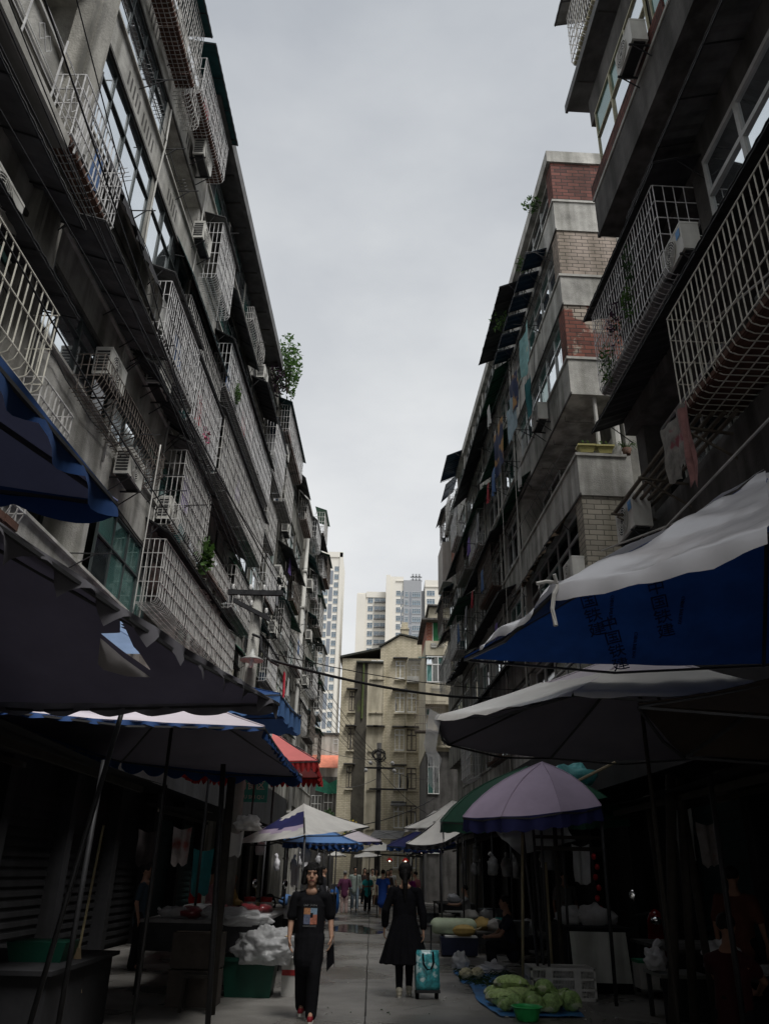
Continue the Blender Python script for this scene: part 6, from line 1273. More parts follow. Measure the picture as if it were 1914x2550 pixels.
# ================================================================= STALLS
def table(name, label, x0, x1, y0, y1, z, m, legm=DARKM, th=.04, apron=None, cat='table'):
    t = thing(name, label, cat, ((x0+x1)/2, (y0+y1)/2, 0)); b = MB(); b.box(x0, x1, y0, y1, z-th, z); b.build('tabletop', m, t)
    for x in (x0+.05, x1-.05):
        for y in (y0+.05, y1-.05): b = MB(); b.box(x-.025, x+.025, y-.025, y+.025, 0, z-th); b.build('leg', legm, t)
    if apron: b = MB(); b.box(x0+.01, x1-.01, y0+.012, y0+.03, z-th-apron, z-th); b.build('apron', legm, t)
    return t
def shed(name, label, x0, x1, y0, y1, zi, zo, m, inner, posts, beams=2):
    t = thing(name, label, 'stall roof', ((x0+x1)/2, (y0+y1)/2, 0)); b = MB(); n = 18; vs = []
    for i in range(n+1):
        for j in range(n+1):
            u, v = i/n, j/n; x = x0+(x1-x0)*u; z = (zi+(zo-zi)*u) if inner == 'x0' else (zo+(zi-zo)*u); vs.append((x, y0+(y1-y0)*v, z-.05*abs(sin(v*PI*5))+.03*noise.noise(Vector((x*2, v*9, 0)))))
    b.add(vs, [(i*(n+1)+j, (i+1)*(n+1)+j, (i+1)*(n+1)+j+1, i*(n+1)+j+1) for i in range(n) for j in range(n)], 0, True); b.build('roof', m, t)
    xo = x1 if inner == 'x0' else x0
    for y in posts: b = MB(); b.tube([(xo, y, 0), (xo+.02, y, zo-.02)], .026, 8, smooth=True); b.build('post', DARKM, t)
    for q in range(beams):
        f_ = (.15, .85)[q]; b = MB(); b.box(x0+(x1-x0)*f_-.03, x0+(x1-x0)*f_+.03, y0, y1, (zi+(zo-zi)*(f_ if inner == 'x0' else 1-f_))-.16, (zi+(zo-zi)*(f_ if inner == 'x0' else 1-f_))-.09); b.build('beam', WOODP, t)
    return t
shed('stall_shed', 'black tarpaulin shed roof on posts along the left side near the camera', -5.2, -2.85, -12.0, 11.2, 3.0, 2.6, CANVK, 'x0', (1, 4.5, 8.4, 11.0))
shed('stall_shed', 'dark lean-to roof over the meat stalls on the left', -5.2, -2.9, 18.6, 24, 2.9, 2.6, CANVK, 'x0', (19, 22))
shed('stall_shed', 'black tarpaulin lean-to along the right side near the camera', 3.3, 5.6, -12, 12.8, 2.9, 2.55, CANVK, 'x1', (8.2, 10, 12.4))
shed('stall_shed', 'long dark lean-to roof over the right side stalls', 2.9, 5.2, 14.0, 36, 3.1, 2.6, CANVK, 'x1', (15.5, 18.5, 21.5, 25, 28, 31))
shed('stall_shed', 'dark lean-to roof at the far right end of the stalls', 1.7, 4.8, 36.3, 48.5, 2.9, 2.45, CANVK, 'x1', (37, 41, 45, 48))
shed('stall_shed', 'dark stall roof crossing the street end at the foot of the tan building', -3.4, 3.4, 53.5, 56.5, 2.7, 2.5, CANVK, 'x0', (54, 56))
shed('stall_shed', 'far dark lean-to roof on the left side of the street', -4.6, -2.3, 24.5, 44, 2.8, 2.45, CANVK, 'x0', (25, 29, 33, 37, 41))
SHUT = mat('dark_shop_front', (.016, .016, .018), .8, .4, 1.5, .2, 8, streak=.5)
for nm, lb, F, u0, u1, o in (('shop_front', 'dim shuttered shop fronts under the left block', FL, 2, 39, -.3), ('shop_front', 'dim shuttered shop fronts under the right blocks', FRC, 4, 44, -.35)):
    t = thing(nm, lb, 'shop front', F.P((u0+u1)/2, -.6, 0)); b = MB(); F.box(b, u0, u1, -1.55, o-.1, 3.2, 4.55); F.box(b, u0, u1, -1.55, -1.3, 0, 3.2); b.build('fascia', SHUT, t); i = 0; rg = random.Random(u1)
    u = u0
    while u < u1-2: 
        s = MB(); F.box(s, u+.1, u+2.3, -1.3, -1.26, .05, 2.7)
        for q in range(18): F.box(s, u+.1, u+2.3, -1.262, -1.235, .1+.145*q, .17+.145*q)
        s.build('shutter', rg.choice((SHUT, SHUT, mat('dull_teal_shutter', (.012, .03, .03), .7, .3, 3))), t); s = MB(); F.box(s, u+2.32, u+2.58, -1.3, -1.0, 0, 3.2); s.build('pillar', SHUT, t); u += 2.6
def post(label, x, y, z, r, m, dx=0, dy=0, name='stall_post'):
    b = MB(); b.tube([(x, y, 0), (x+dx, y+dy, z)], r, 8, smooth=True); return tag(b.build(name, m), label, 'pole')
post('broad weathered wooden post left of the meat stall', -1.94, 11.0, 2.7, .055, WOODP, -.02); post('black iron post in front of the wooden post on the left', -1.78, 10.0, 2.75, .032, DARKM, -.12)
for i, (x, dx, z, m, lb) in enumerate(((2.13, .12, 2.4, BAMBOO, 'pale slanted bamboo pole left under the lilac parasol'), (2.42, -.16, 2.4, STEELP, 'grey pole leaning left beside the seated man'), (2.52, -.06, 2.4, STEELP, 'straight grey pole behind the seated man'), (2.66, .0, 1.78, BAMBOO, 'short pale bamboo pole beside the metal counter'), (2.84, .03, 2.45, WOODP, 'dark wooden pole left of the metal counter'), (3.0, .02, 2.45, STEELP, 'thin steel pole behind the metal counter'))): post(lb, x, 13.0+.15*i, z, .022 if i != 4 else .035, m, dx)
for i, (x, y, z, r, dx) in enumerate(((3.25, 10, 2.75, .06, .32), (3.48, 10, 2.7, .05, .2), (3.82, 10.2, 2.6, .045, -.08), (4.1, 12.3, 2.7, .05, -.1))): post(['stout leaning wooden post at the lower right', 'second stout post close to the leaning one at the lower right', 'thin dark post behind the red shirted figure', 'wooden post beside the orange shirted man'][i], x, y, z, r, WOODP, dx)
b = MB(); b.box(2.5, 3.6, 13.3, 13.36, 1.95, 2.01); b.box(2.5, 3.6, 13.3, 13.36, 2.12, 2.17); tag(b.build('cross_rail', WOODP), 'pair of wooden cross rails tied to the poles under the lilac parasol', 'rail')

# left: meat stall and things around it
table('meat_table', 'long dark meat stall table on the left covered with plastic', -3.3, -1.62, 12.4, 15.6, .92, mat('plastic_tablecloth', (.20, .19, .19), .3, .3, 3, .4, 6), apron=.35)
MEAT = mat('raw_meat', (.20, .03, .035), .3, .4, 6, .3, 10, col2=(.30, .16, .15), thr=.58, spec=.6)
rg = random.Random(21)
for i in range(16):
    x, y = rg.uniform(-3.0, -1.8), 12.7+rg.uniform(0, 2.5); b = MB(); s_ = rg.uniform(.10, .17)
    b.ball((0, 0, s_*.45), (s_*1.5, s_, s_*.5), 12, 8, 0, .5, i); b.tube([(s_*1.2, 0, s_*.5), (s_*1.6, .02, s_*.8)], .02, 5, 0)
    o_ = b.build('meat_bag', [MEAT if i % 3 else PLASC]); o_.location = (x, y, .92); o_.rotation_euler = (0, 0, rg.uniform(0, 3)); tag(o_, 'bundle of red meat or clear plastic heaped on the left stall table', 'meat', 'meat bundles on the left stall table')
def crumple(name, label, c, r, m, cat, disp=.35, seed=1, n=44, tie=False):
    b = MB(); b.ball((0, 0, 0), r, n, n*2//3, 0, disp, seed)
    for i, v in enumerate(b.v): q = Vector(v); k = 1+.12*(1-2*abs(noise.noise(q*7+Vector((seed, 0, 0)))))+.06*(1-2*abs(noise.noise(q*16)))+.03*(1-2*abs(noise.noise(q*31)))-.10; b.v[i] = (v[0]*k, v[1]*k, max(v[2]*k, -r[2]*.8))
    if tie: b.tube([(0, 0, r[2]*.9), (.02, 0, r[2]*1.2), (.08, .02, r[2]*1.45)], .03, 6, r2=.05)
    o = b.build(name, m); o.location = c; return tag(o, label, cat)
crumple('plastic_bag', 'big milky plastic bag spilling over the tubs on the left', (-1.52, 12.45, .60), (.42, .30, .25), PLASC, 'bag', .3, 3, 100)
crumple('plastic_bag', 'clear plastic wrap bunched at the front corner of the meat table', (-1.9, 12.5, .95), (.42, .2, .12), PLASC, 'bag', .5, 6)
crumple('plastic_bag', 'white plastic bag on the table right behind the walking woman', (-1.45, 15.8, .9), (.2, .16, .14), PLASW, 'bag', .4, 7, tie=True)
t = thing('plastic_tub', 'dark green plastic tub under the milky bag on the left', 'tub', (-1.72, 12.62, 0)); b = MB(); b.tbox(-.36, .36, -.26, .26, 0, .46, .85); b.box(-.39, .39, -.29, .29, .43, .48); b.build('tub', mat('green_tub', (.008, .055, .036), .4, .15, 3), t, True)
t = thing('foam_box', 'white foam box with red tape beside the green tub', 'box', (-1.10, 12.75, 0)); b = MB(); b.tbox(-.19, .19, -.15, .15, 0, .40, .95); b.build('box', mat('foam_white', (.52, .51, .48), .8, .12, 3, .2, 40, col2=(.33, .32, .30), thr=.6), t, True); b = MB(); b.box(-.2, .2, -.16, .16, .4, .46); b.build('lid', MATS['foam_white'], t, True); b = MB(); b.box(-.185, .04, -.153, -.146, .25, .32); b.build('tape', mat('red_tape', (.30, .02, .02), .4), t, True)
CART = mat('old_carton', (.07, .058, .05), .9, .3, 3, .1, 12)
for i, (z, lb) in enumerate(((0, 'lower grey-brown carton at the left of the green tub'), (.42, 'upper grey-brown carton stacked left of the green tub'))):
    t = thing('carton', lb, 'carton', (-2.3, 11.7+.03*i, z)); b = MB(); b.box(-.31, .31, -.22, .22, 0, .40); b.build('box', CART, t, True); b = MB(); b.box(-.312, .312, -.04, .04, .399, .404); b.build('tape', mat('parcel_tape', (.22, .17, .11), .35), t, True)
t = thing('stool', 'low dark wooden stool in front of the cartons', 'stool', (-2.15, 11.2, 0)); b = MB(); b.box(-.2, .2, -.14, .14, .36, .40); b.build('seat', WOODP, t, True)
for x in (-.16, .16):
    for y in (-.1, .1): b = MB(); b.tube([(x*1.15, y*1.15, 0), (x, y, .36)], .018, 6); b.build('leg', WOODP, t, True)
table('stall_table', 'second stall table with jars behind the meat on the left', -2.9, -1.3, 16.2, 17.6, .88, CONC, apron=.3)
for i, (x, lb) in enumerate(((-2.36, 'left glass jar with red lid on the second stall table'), (-2.05, 'right glass jar with red lid on the second stall table'))):
    t = thing('jar', lb, 'jar', (x, 16.4, .88)); b = MB(); b.lathe([(.001, 0), (.12, 0), (.13, .04), (.13, .12), (.1, .16)], 18); b.build('glass', mat('cloudy_glass', (.35, .35, .33), .12, .2, 4, spec=.7), t, True); b = MB(); b.lathe([(.105, .15), (.11, .16), (.11, .23), (.001, .235)], 18); b.build('lid', MATS['red_tape'], t, True)
b = MB(); b.box(-.16, .16, -.1, .1, 0, .12); o_ = b.build('yellow_box', mat('cream_yellow', (.45, .36, .16), .6)); o_.location = (-2.15, 16.9, .88); tag(o_, 'small yellow box behind the red lidded jars', 'box')
t = thing('plastic_drum', 'white plastic canister with dark label at the end of the second table', 'canister', (-1.52, 16.5, .88)); b = MB(); b.box(-.13, .13, -.1, .1, 0, .26); b.build('body', PIPE, t, True); b = MB(); b.box(-.06, .07, -.105, -.099, .06, .2); b.build('label', mat('dull_green_label', (.06, .10, .06), .6), t, True)
for i, (x, y, z, h_, m) in enumerate(((-2.5, 15, 2.2, .38, CANVW), (-1.75, 18.6, 1.7, .4, PLASW), (-3.4, 12.6, 2.1, .45, mat('dull_cloth', (.07, .06, .06), .9, .3, 3)), (-3.2, 13.9, 2.2, .55, mat('patched_sheet', (.22, .19, .18), .9, .3, 3, col2=(.2, .06, .05), thr=.62)), (-3.0, 14.8, 1.9, .7, mat('teal_tarp', (.03, .20, .21), .6, .3, 3, .3, 6)))):
    cloth('hanging_sheet', ['white rag hanging from the wooden post on the left', 'small white bag hanging above the second stall table', 'dull brown cloth hanging inside the left shed', 'patched pale sheet hanging inside the left stalls', 'teal tarpaulin piece hanging inside the left stalls'][i], FacY(y), x, z, (.28, .2, .3, .3, .36)[i], h_, m, 0, 50+i, 'hanging cloth')
crumple('bundled_sheet', 'crumpled white sheet stuffed on top of the left wooden post', (-2.32, 15.1, 2.32), (.22, .15, .14), CANVW, 'bundle', .5, 9)
t = thing('broom', 'straw broom hanging upside down in the left shed', 'broom', (-3.1, 9.4, .5)); b = MB(); b.tube([(0, 0, .3), (.05, 0, 1.5)], .014, 6); b.build('handle', BAMBOO, t, True); b = MB(); [b.tube([(0, 0, .35), (-.1+.02*i, .03*sin(i), -.1)], .01, 3) for i in range(11)]; b.build('bristles', mat('straw', (.16, .12, .07), .9), t, True)
t = thing('stall_counter', 'dark boarded stall counter in the shadow at the lower left', 'counter', (-3.75, 9.3, 0)); b = MB(); b.box(-4.6, -2.95, 8.3, 10.4, .66, .70); b.build('top', SHUT, t); b = MB(); b.box(-4.5, -3.0, 8.36, 10.3, 0, .66); b.build('carcass', CANVK, t)
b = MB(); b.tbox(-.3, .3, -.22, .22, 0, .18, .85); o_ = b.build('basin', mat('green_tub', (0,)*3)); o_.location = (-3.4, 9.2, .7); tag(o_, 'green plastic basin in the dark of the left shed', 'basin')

# scooters (only partly seen between the stalls)
def scooter(label, loc, rz, m):
    t = thing('motor_scooter', label, 'scooter', loc, rz); b = MB(); b.caps((0, .35, .62), (0, -.1, .55), .15, .14, 14); b.caps((0, -.1, .5), (0, -.45, .38), .14, .1, 12); b.caps((0, -.45, .4), (0, -.62, .95), .12, .1, 12, (1.5, .6)); b.caps((0, -.6, .92), (0, -.62, 1.02), .13, .11, 12); blob(b, 'body', m, t, .02)
    for y in (-.75, .5):
        w_ = MB(); pts = [(0, y+.22*cos(2*PI*j/20), .26+.22*sin(2*PI*j/20)) for j in range(21)]; w_.tube(pts, .05, 8, smooth=True); wo = w_.build('wheel', BLK, t, True); r_ = MB(); r_.tube([(-.03, y, .26), (.03, y, .26)], .15, 16); r_.build('rim', STEELP, wo, True)
    b = MB(); b.caps((0, .45, .78), (0, -.05, .74), .12, .11, 12, (1.1, .6)); b.build('saddle', BLK, t, True)
    b = MB(); b.tube([(-.34, -.5, 1.0), (-.12, -.6, 1.06), (.12, -.6, 1.06), (.34, -.5, 1.0)], .016, 6); b.build('handlebar', DARKM, t, True)
    for s_ in (-1, 1):
        b = MB(); b.tube([(s_*.25, -.55, 1.05), (s_*.32, -.55, 1.25)], .007, 5); b.ball((s_*.33, -.55, 1.31), (.06, .015, .09), 12, 8); b.build('mirror', mat('chrome', (.75, .75, .75), .1, .05, metal=1.), t, True)
    b = MB(); b.ball((0, -.70, .95), (.09, .05, .07), 12, 8); b.build('headlight', MATS['chrome'], t, True); return t
scooter('black scooter with shiny oval mirrors parked behind the left meat stall', (-2.45, 18.8, 0), .4, BLK)
scooter('red scooter with chrome headlamp parked deep in the right stalls', (4.85, 15.2, 0), -.3, mat('scooter_red', (.14, .006, .007), .2, .1, 2, coat=.6))

# right: vegetables on the ground
b = MB(); TP = mat('blue_ground_tarp', (.04, .17, .40), .5, .3, 3, .5, 7)
pts = [(1.55, 11.25), (2.62, 11.35), (2.75, 13.2), (2.35, 14.2), (1.5, 14.3), (1.42, 12.6)]; cx, cy = 2.0, 12.7; vs = [(cx, cy, .02)]
m_ = 36
for q in (.35, .7, 1.0):
    for j in range(m_):
        f_ = j/m_*6; i0 = int(f_); a, c = Vector(pts[i0]), Vector(pts[(i0+1) % 6]); p = a.lerp(c, f_-i0); x, y = cx+(p.x-cx)*q, cy+(p.y-cy)*q; k = 1+.05*noise.noise(Vector((x*3, y*3, q))); vs.append((cx+(x-cx)*k, cy+(y-cy)*k, .012+.035*abs(noise.noise(Vector((x*5, y*5, 0))))))
b.add(vs, [(0, 1+j, 1+(j+1) % m_) for j in range(m_)]+[(1+r*m_+j, 1+(r+1)*m_+j, 1+(r+1)*m_+(j+1) % m_, 1+r*m_+(j+1) % m_) for r in range(2) for j in range(m_)], 0, True)
tag(b.build('ground_tarpaulin', TP), 'blue tarpaulin spread on the street under the cabbages', 'tarpaulin')
b = MB(); b.add([(1.4+.95*u+.06*noise.noise(Vector((u*3, v*3, 0))), 14.35+1.75*v+.1*noise.noise(Vector((u*3, v*3, 5))), .01+.03*abs(noise.noise(Vector((u*7, v*7, 2))))) for u in [i/8 for i in range(9)] for v in [i/8 for i in range(9)]], [(i*9+j, (i+1)*9+j, (i+1)*9+j+1, i*9+j+1) for i in range(8) for j in range(8)], 0, True)
tag(b.build('ground_tarpaulin', TP), 'crinkled blue plastic sheet under the cauliflowers and white bags', 'tarpaulin')
CABM = mat('cabbage_green', (.28, .42, .14), .5, .5, 16, .8, 26, col2=(.52, .58, .36), thr=.55, spec=.4); NAPA = mat('napa_green', (.36, .48, .18), .5, .5, 14, .8, 24, col2=(.6, .63, .45), thr=.53)
def cabbage(long=False):
    b = MB(); r = (.115, .115, .10) if not long else (.10, .20, .09); b.ball((0, 0, r[2]), r, 18, 12, 0, .12, 2)
    rg = random.Random(5 if long else 6)
    for q in range(10):
        a0 = q*2*PI/10+rg.uniform(-.2, .2); n = 12; vs = []
        for i in range(n+1):
            for j in range(n+1):
                th = .25+1.6*i/n; ph = a0+(j/n-.5)*1.15*sin(th*.9+.2); f_ = 1.05+.10*(i/n)**2+.07*sin(j*1.9+q)*(i/n)**2+.06*noise.noise(Vector((i*.5, j*.7, q)))+.012*q+(.03 if j == n//2 else 0)
                vs.append((r[0]*f_*sin(th)*cos(ph), r[1]*f_*sin(th)*sin(ph), r[2]+r[2]*f_*cos(th)))
        b.add(vs, [(i*(n+1)+j, i*(n+1)+j+1, (i+1)*(n+1)+j+1, (i+1)*(n+1)+j) for i in range(n) for j in range(n)], 0, True)
    return b.build('napa_cabbage' if long else 'cabbage', NAPA if long else CABM)
c0 = cabbage(); first = True
for i, (x, y, z, s_) in enumerate(((2.02, 11.55, .02, .95), (1.80, 11.75, .02, .9), (2.30, 11.6, .02, 1.1), (2.50, 11.75, .02, 1.15), (2.1, 11.95, .02, 1.05), (2.32, 11.98, .02, 1.2), (2.55, 12.1, .02, 1.0), (2.2, 11.8, .17, .95), (1.68, 11.62, .02, .8))):
    o_ = c0 if i == 0 else c0.copy()
    if i: C.objects.link(o_)
    o_.location = (x, y, z); o_.rotation_euler = (.3*sin(i*2), .3*cos(i*3), i*1.3); o_.scale = (s_,)*3; tag(o_, 'round green cabbage heaped on the blue tarpaulin', 'cabbage', 'round cabbages on the blue tarpaulin')
n0 = cabbage(True)
for i, (x, y, z, a_) in enumerate(((1.72, 12.15, .02, 1.2), (1.95, 12.35, .02, 1.5), (1.75, 12.55, .02, 1.3), (2.1, 12.6, .02, 1.8), (1.88, 12.45, .15, 1.4), (1.7, 11.95, .02, 1.1))):
    o_ = n0 if i == 0 else n0.copy()
    if i: C.objects.link(o_)
    o_.location = (x, y, z); o_.rotation_euler = (0, .1*i, a_); tag(o_, 'long leafy napa cabbage lying at the back of the blue tarpaulin', 'cabbage', 'napa cabbages on the blue tarpaulin')
for i, (x, y, lb) in enumerate(((1.50, 14.75, 'left cream cauliflower on the crinkled blue sheet'), (1.70, 14.85, 'right yellowish cauliflower on the crinkled blue sheet'))):
    t = thing('cauliflower', lb, 'cauliflower', (x, y, .03)); b = MB(); rg = random.Random(i)
    for q in range(60):
        d = Vector((rg.gauss(0, 1), rg.gauss(0, 1), abs(rg.gauss(0, 1)))).normalized(); b.ball((d.x*.095, d.y*.095, .06+d.z*.08), .026, 7, 5)
    b.ball((0, 0, .07), (.1, .1, .08), 12, 8); b.build('head', mat('cauliflower_cream', (.50, .46, .30) if i == 0 else (.42, .43, .22), .8, .2, 12, .4, 40), t, True); b = MB(); b.leaves((0, 0, .03), (.13, .13, .03), 30, .06); b.build('leaves', LEAF, t, True)
b = MB()
rg = random.Random(30)
for q in range(150): x, y = 1.35+rg.uniform(0, 1.0), 13.9+rg.uniform(0, 2.3); z = .02+rg.uniform(0, .05); a_ = rg.uniform(-.5, .5); L_ = rg.uniform(.08, .22); b.tube([(x, y, z), (x+L_*cos(a_)*.5, y+L_*sin(a_), z+.03), (x+L_*cos(a_), y+L_*sin(a_)*1.3, z)], .007, 3, r2=.003)
b.leaves((1.9, 14.2, .05), (.4, .35, .03), 60, .05); tag(b.build('loose_greens', LEAFD), 'loose dark scallions and leaves strewn over the blue sheet', 'greens', kind='stuff')
crumple('plastic_bag', 'clear crumpled plastic bag on the greens beside the cauliflowers', (1.53, 16.0, .16), (.15, .13, .15), PLASC, 'bag', .45, 12)
crumple('plastic_bag', 'white plastic bags bunched beside the seated man', (2.05, 15.7, .09), (.26, .16, .08), PLASW, 'bag', .6, 13, tie=True)
t = thing('wash_bowl', 'bright green plastic bowl in front of the cabbages', 'bowl', (1.86, 11.1, 0)); b = MB(); b.lathe([(.001, .005), (.12, .0), (.13, .01), (.165, .12), (.185, .14), (.195, .142), (.185, .152), (.17, .148), (.155, .12), (.12, .02), (.001, .015)], 28); b.build('bowl', mat('bright_green_plastic', (.05, .55, .15), .35, .1, 3, spec=.5, trans=.1), t, True)
t = thing('plastic_crate', 'grey-white slatted plastic crate in front of the metal counter', 'crate', (2.68, 13.05, 0)); b = MB(); CRM = mat('dirty_white_plastic', (.5, .49, .47), .6, .2, 4, streak=.2)
X, Y_, H = .46, .28, .40
for z0, z1 in ((0, .035), (.12, .145), (.25, .275), (.365, .40)): b.box(-X, X, -Y_, -Y_+.02, z0, z1); b.box(-X, X, Y_-.02, Y_, z0, z1); b.box(-X, -X+.02, -Y_+.021, Y_-.021, z0, z1); b.box(X-.02, X, -Y_+.021, Y_-.021, z0, z1)
for i in range(42):
    x = -X+.03+(2*X-.06)*i/41
    if i % 10 in (0, 9) or True: b.box(x-.004, x+.004, -Y_+.004, -Y_+.016, .0, .39); b.box(x-.004, x+.004, Y_-.016, Y_-.004, 0, .39)
for i in range(24): y = -Y_+.03+(2*Y_-.06)*i/23; b.box(-X+.004, -X+.016, y-.004, y+.004, 0, .39); b.box(X-.016, X-.004, y-.004, y+.004, 0, .39)
for sx in (-1, 1):
    for sy in (-1, 1): b.box(sx*X-.03*(sx > 0), sx*X+.03*(sx < 0), sy*Y_-.05*(sy > 0)+.0, sy*Y_+.05*(sy < 0), 0, .402)
for x in (-.2, .2): b.box(x-.05, x+.05, -Y_-.001, -Y_+.018, .03, .38)
b.box(-X+.02, X-.02, -Y_+.02, Y_-.02, .37, .385); b.build('box', CRM, t, True)
t = thing('metal_counter', 'stall counter fronted by a stained grey metal sheet on the right', 'counter', (3.43, 14.2, 0)); b = MB(); b.box(2.95, 3.95, 13.56, 15.2, .80, .88); b.build('top', BLK, t); b = MB(); b.hexa([(3.0, 13.48, .15), (3.86, 13.48, .15), (3.86, 13.50, .15), (3.0, 13.50, .15), (2.98, 13.545, .82), (3.84, 13.545, .82), (3.84, 13.56, .82), (2.98, 13.56, .82)]); b.build('sheet', mat('stained_metal_sheet', (.5, .505, .475), .45, .2, 1.6, .1, 6, metal=.2, streak=.45), t)
b = MB(); b.box(3.0, 3.9, 13.6, 15.1, .0, .795); b.build('carcass', BLK, t)
t = thing('foam_box', 'white foam box with green rim beside the metal counter', 'box', (4.02, 13.3, .12)); b = MB(); b.tbox(-.15, .15, -.16, .16, 0, .33, .92); b.build('box', MATS['foam_white'], t, True); b = MB(); b.box(-.16, .16, -.17, .17, .33, .37); b.build('rim', mat('green_tape', (.02, .2, .1), .5), t, True)
for i, (x, y, r_) in enumerate(((3.15, 14.2, .2), (3.5, 14.1, .22), (3.8, 14.4, .16))): crumple('plastic_bag', ['left clear bag of goods on the metal counter', 'middle clear bag of goods on the metal counter', 'right clear bag of goods on the metal counter'][i], (x, y, .88+r_*.6), (r_*1.1, r_*.8, r_*.75), PLASC, 'bag', .4, 15+i, 18)
table('stall_table', 'grey stone topped stall table beyond the foam box on the right', 4.0, 5.2, 12.0, 13.9, .72, CONCD, apron=.4)
table('stall_table', 'small pale topped dark stand at the lower right', 3.5, 4.1, 11.0, 11.7, .52, mat('pale_board', (.16, .16, .15), .7, .2, 3), apron=.45)
crumple('plastic_bag', 'white plastic bag standing behind the leaning posts at the lower right', (3.55, 11.3, .65), (.13, .1, .14), PLASW, 'bag', .4, 19, tie=True)
crumple('plastic_bag', 'grey bulging bag on the table behind the red shirted figure', (4.2, 10.8, .75), (.22, .18, .17), PLASW, 'bag', .35, 20)
table('stall_table', 'dark stall table in the lower right corner', 3.9, 5.2, 8.9, 10.6, .68, WOODP, apron=.3)
for i in range(3): b = MB(); b.box(-.16, .16, -.12, .12, 0, .08); b.box(-.13, .13, -.09, .09, .08, .1); o_ = b.build('metal_tray', mat('shiny_tray', (.5, .5, .5), .25, .1, 3, metal=.8)); o_.location = (4.1+.36*i, 9.6+.12*i, .68); o_.rotation_euler = (0, 0, .3*i); tag(o_, ['first shiny metal tray at the lower right corner', 'middle shiny metal tray at the lower right corner', 'last shiny metal tray at the lower right corner'][i], 'tray')
for i, (x, y, z, h_, m) in enumerate(((4.75, 13, 2.6, .75, mat('pale_sheet', (.2, .2, .19), .9, .2, 3)), (5.1, 13, 2.4, .6, mat('notice_sheet', (.30, .27, .26), .9, .3, 5, col2=(.3, .1, .1), thr=.62)), (3.5, 14.6, 2.1, .6, PLASC))):
    cloth('hanging_sheet', ['pale long sheet hanging in the dark right stalls', 'notice-like pale sheet hanging further right in the dark stalls', 'clear plastic bag sheet hanging by the red trinkets'][i], FacY(y), x, z, .3, h_, m, 0, 60+i, 'hanging cloth')
for i in range(6): b = MB(); b.lathe([(.001, 0), (.03, .01), (.045, .05), (.03, .09), (.001, .1)], 10); o_ = b.build('red_lantern_toy', mat('red_trinket', (.35, .015, .02), .4)); o_.location = (3.72+.04*(i % 2), 14.6, 1.85-.16*i); tag(o_, 'small red trinket hanging in a string by the right stall', 'trinket', 'string of red trinkets at the right stall')
# gourd box, pumpkin and the stalls beyond
t = thing('produce_box', 'dark blue-black box carrying a wax gourd and a pumpkin on the right', 'box', (1.78, 18.9, 0)); b = MB(); b.tbox(-.40, .40, -.26, .26, .03, .36, .92); b.build('box', mat('navy_plastic', (.012, .016, .04), .45), t, True); b = MB(); b.box(-.3, .38, -.25, .25, .355, .385); b.build('paper', mat('paper', (.5, .5, .5), .8), t, True)
b = MB(); b.caps((-.38, .1, 0), (.32, .12, 0), .16, .16, 18); o_ = b.build('wax_gourd', mat('wax_gourd', (.36, .42, .30), .6, .2, 3)); o_.location = (1.72, 18.95, .55); tag(o_, 'pale green wax gourd lying on the dark box behind the pumpkin', 'gourd')
t = thing('pumpkin', 'ribbed ochre pumpkin in front of the wax gourd', 'pumpkin', (1.88, 18.72, .49)); b = MB(); vs = []; n, m_ = 28, 12
for i in range(m_+1):
    for j in range(n): th, ph = PI*i/m_, 2*PI*j/n; k = 1+.07*cos(7*ph); vs.append((.24*cos(th), .13*k*sin(th)*cos(ph), .115*k*sin(th)*sin(ph)))
b.add(vs, [(i*n+j, i*n+(j+1) % n, (i+1)*n+(j+1) % n, (i+1)*n+j) for i in range(m_) for j in range(n)], 0, True); b.build('flesh', mat('ochre_pumpkin', (.36, .25, .08), .55, .25, 5), t, True); b = MB(); b.tube([(.23, 0, .02), (.3, 0, .03), (.38, .01, .07)], .02, 6); b.build('stem', BAMBOO, t, True)
for i, (x0, x1, y0, y1, z, m) in enumerate(((2.25, 3.4, 19.5, 21.6, .42, CONCD), (2.2, 3.3, 22, 24.2, .5, CONCD), (2.1, 2.9, 25.6, 26.8, .55, CONC), (2.0, 3.2, 28, 30.5, .7, CONCD), (2.8, 3.6, 17.4, 19.0, .5, CONCD), (-2.9, -1.7, 21.5, 24, .75, CONCD), (-2.7, -1.6, 26, 29, .8, CONC), (-2.5, -1.5, 31, 34, .8, CONCD))):
    table('stall_table', ['low stall table with paper bags behind the gourd box', 'low stall table with a white tray on the right', 'narrow grey table of the seated white shirted vendor', 'far stall table on the right of the street', 'dark low table just behind the seated man', 'dark stall table under the striped white canopy', 'pale stall table under the faded blue canopy', 'far stall table on the left side of the crowd'][i], x0, x1, y0, y1, z, m, apron=.2)
PAPER = mat('paper_sack', (.48, .45, .42), .85, .2, 4, .3, 9, col2=(.3, .12, .12), thr=.66); rg = random.Random(44)
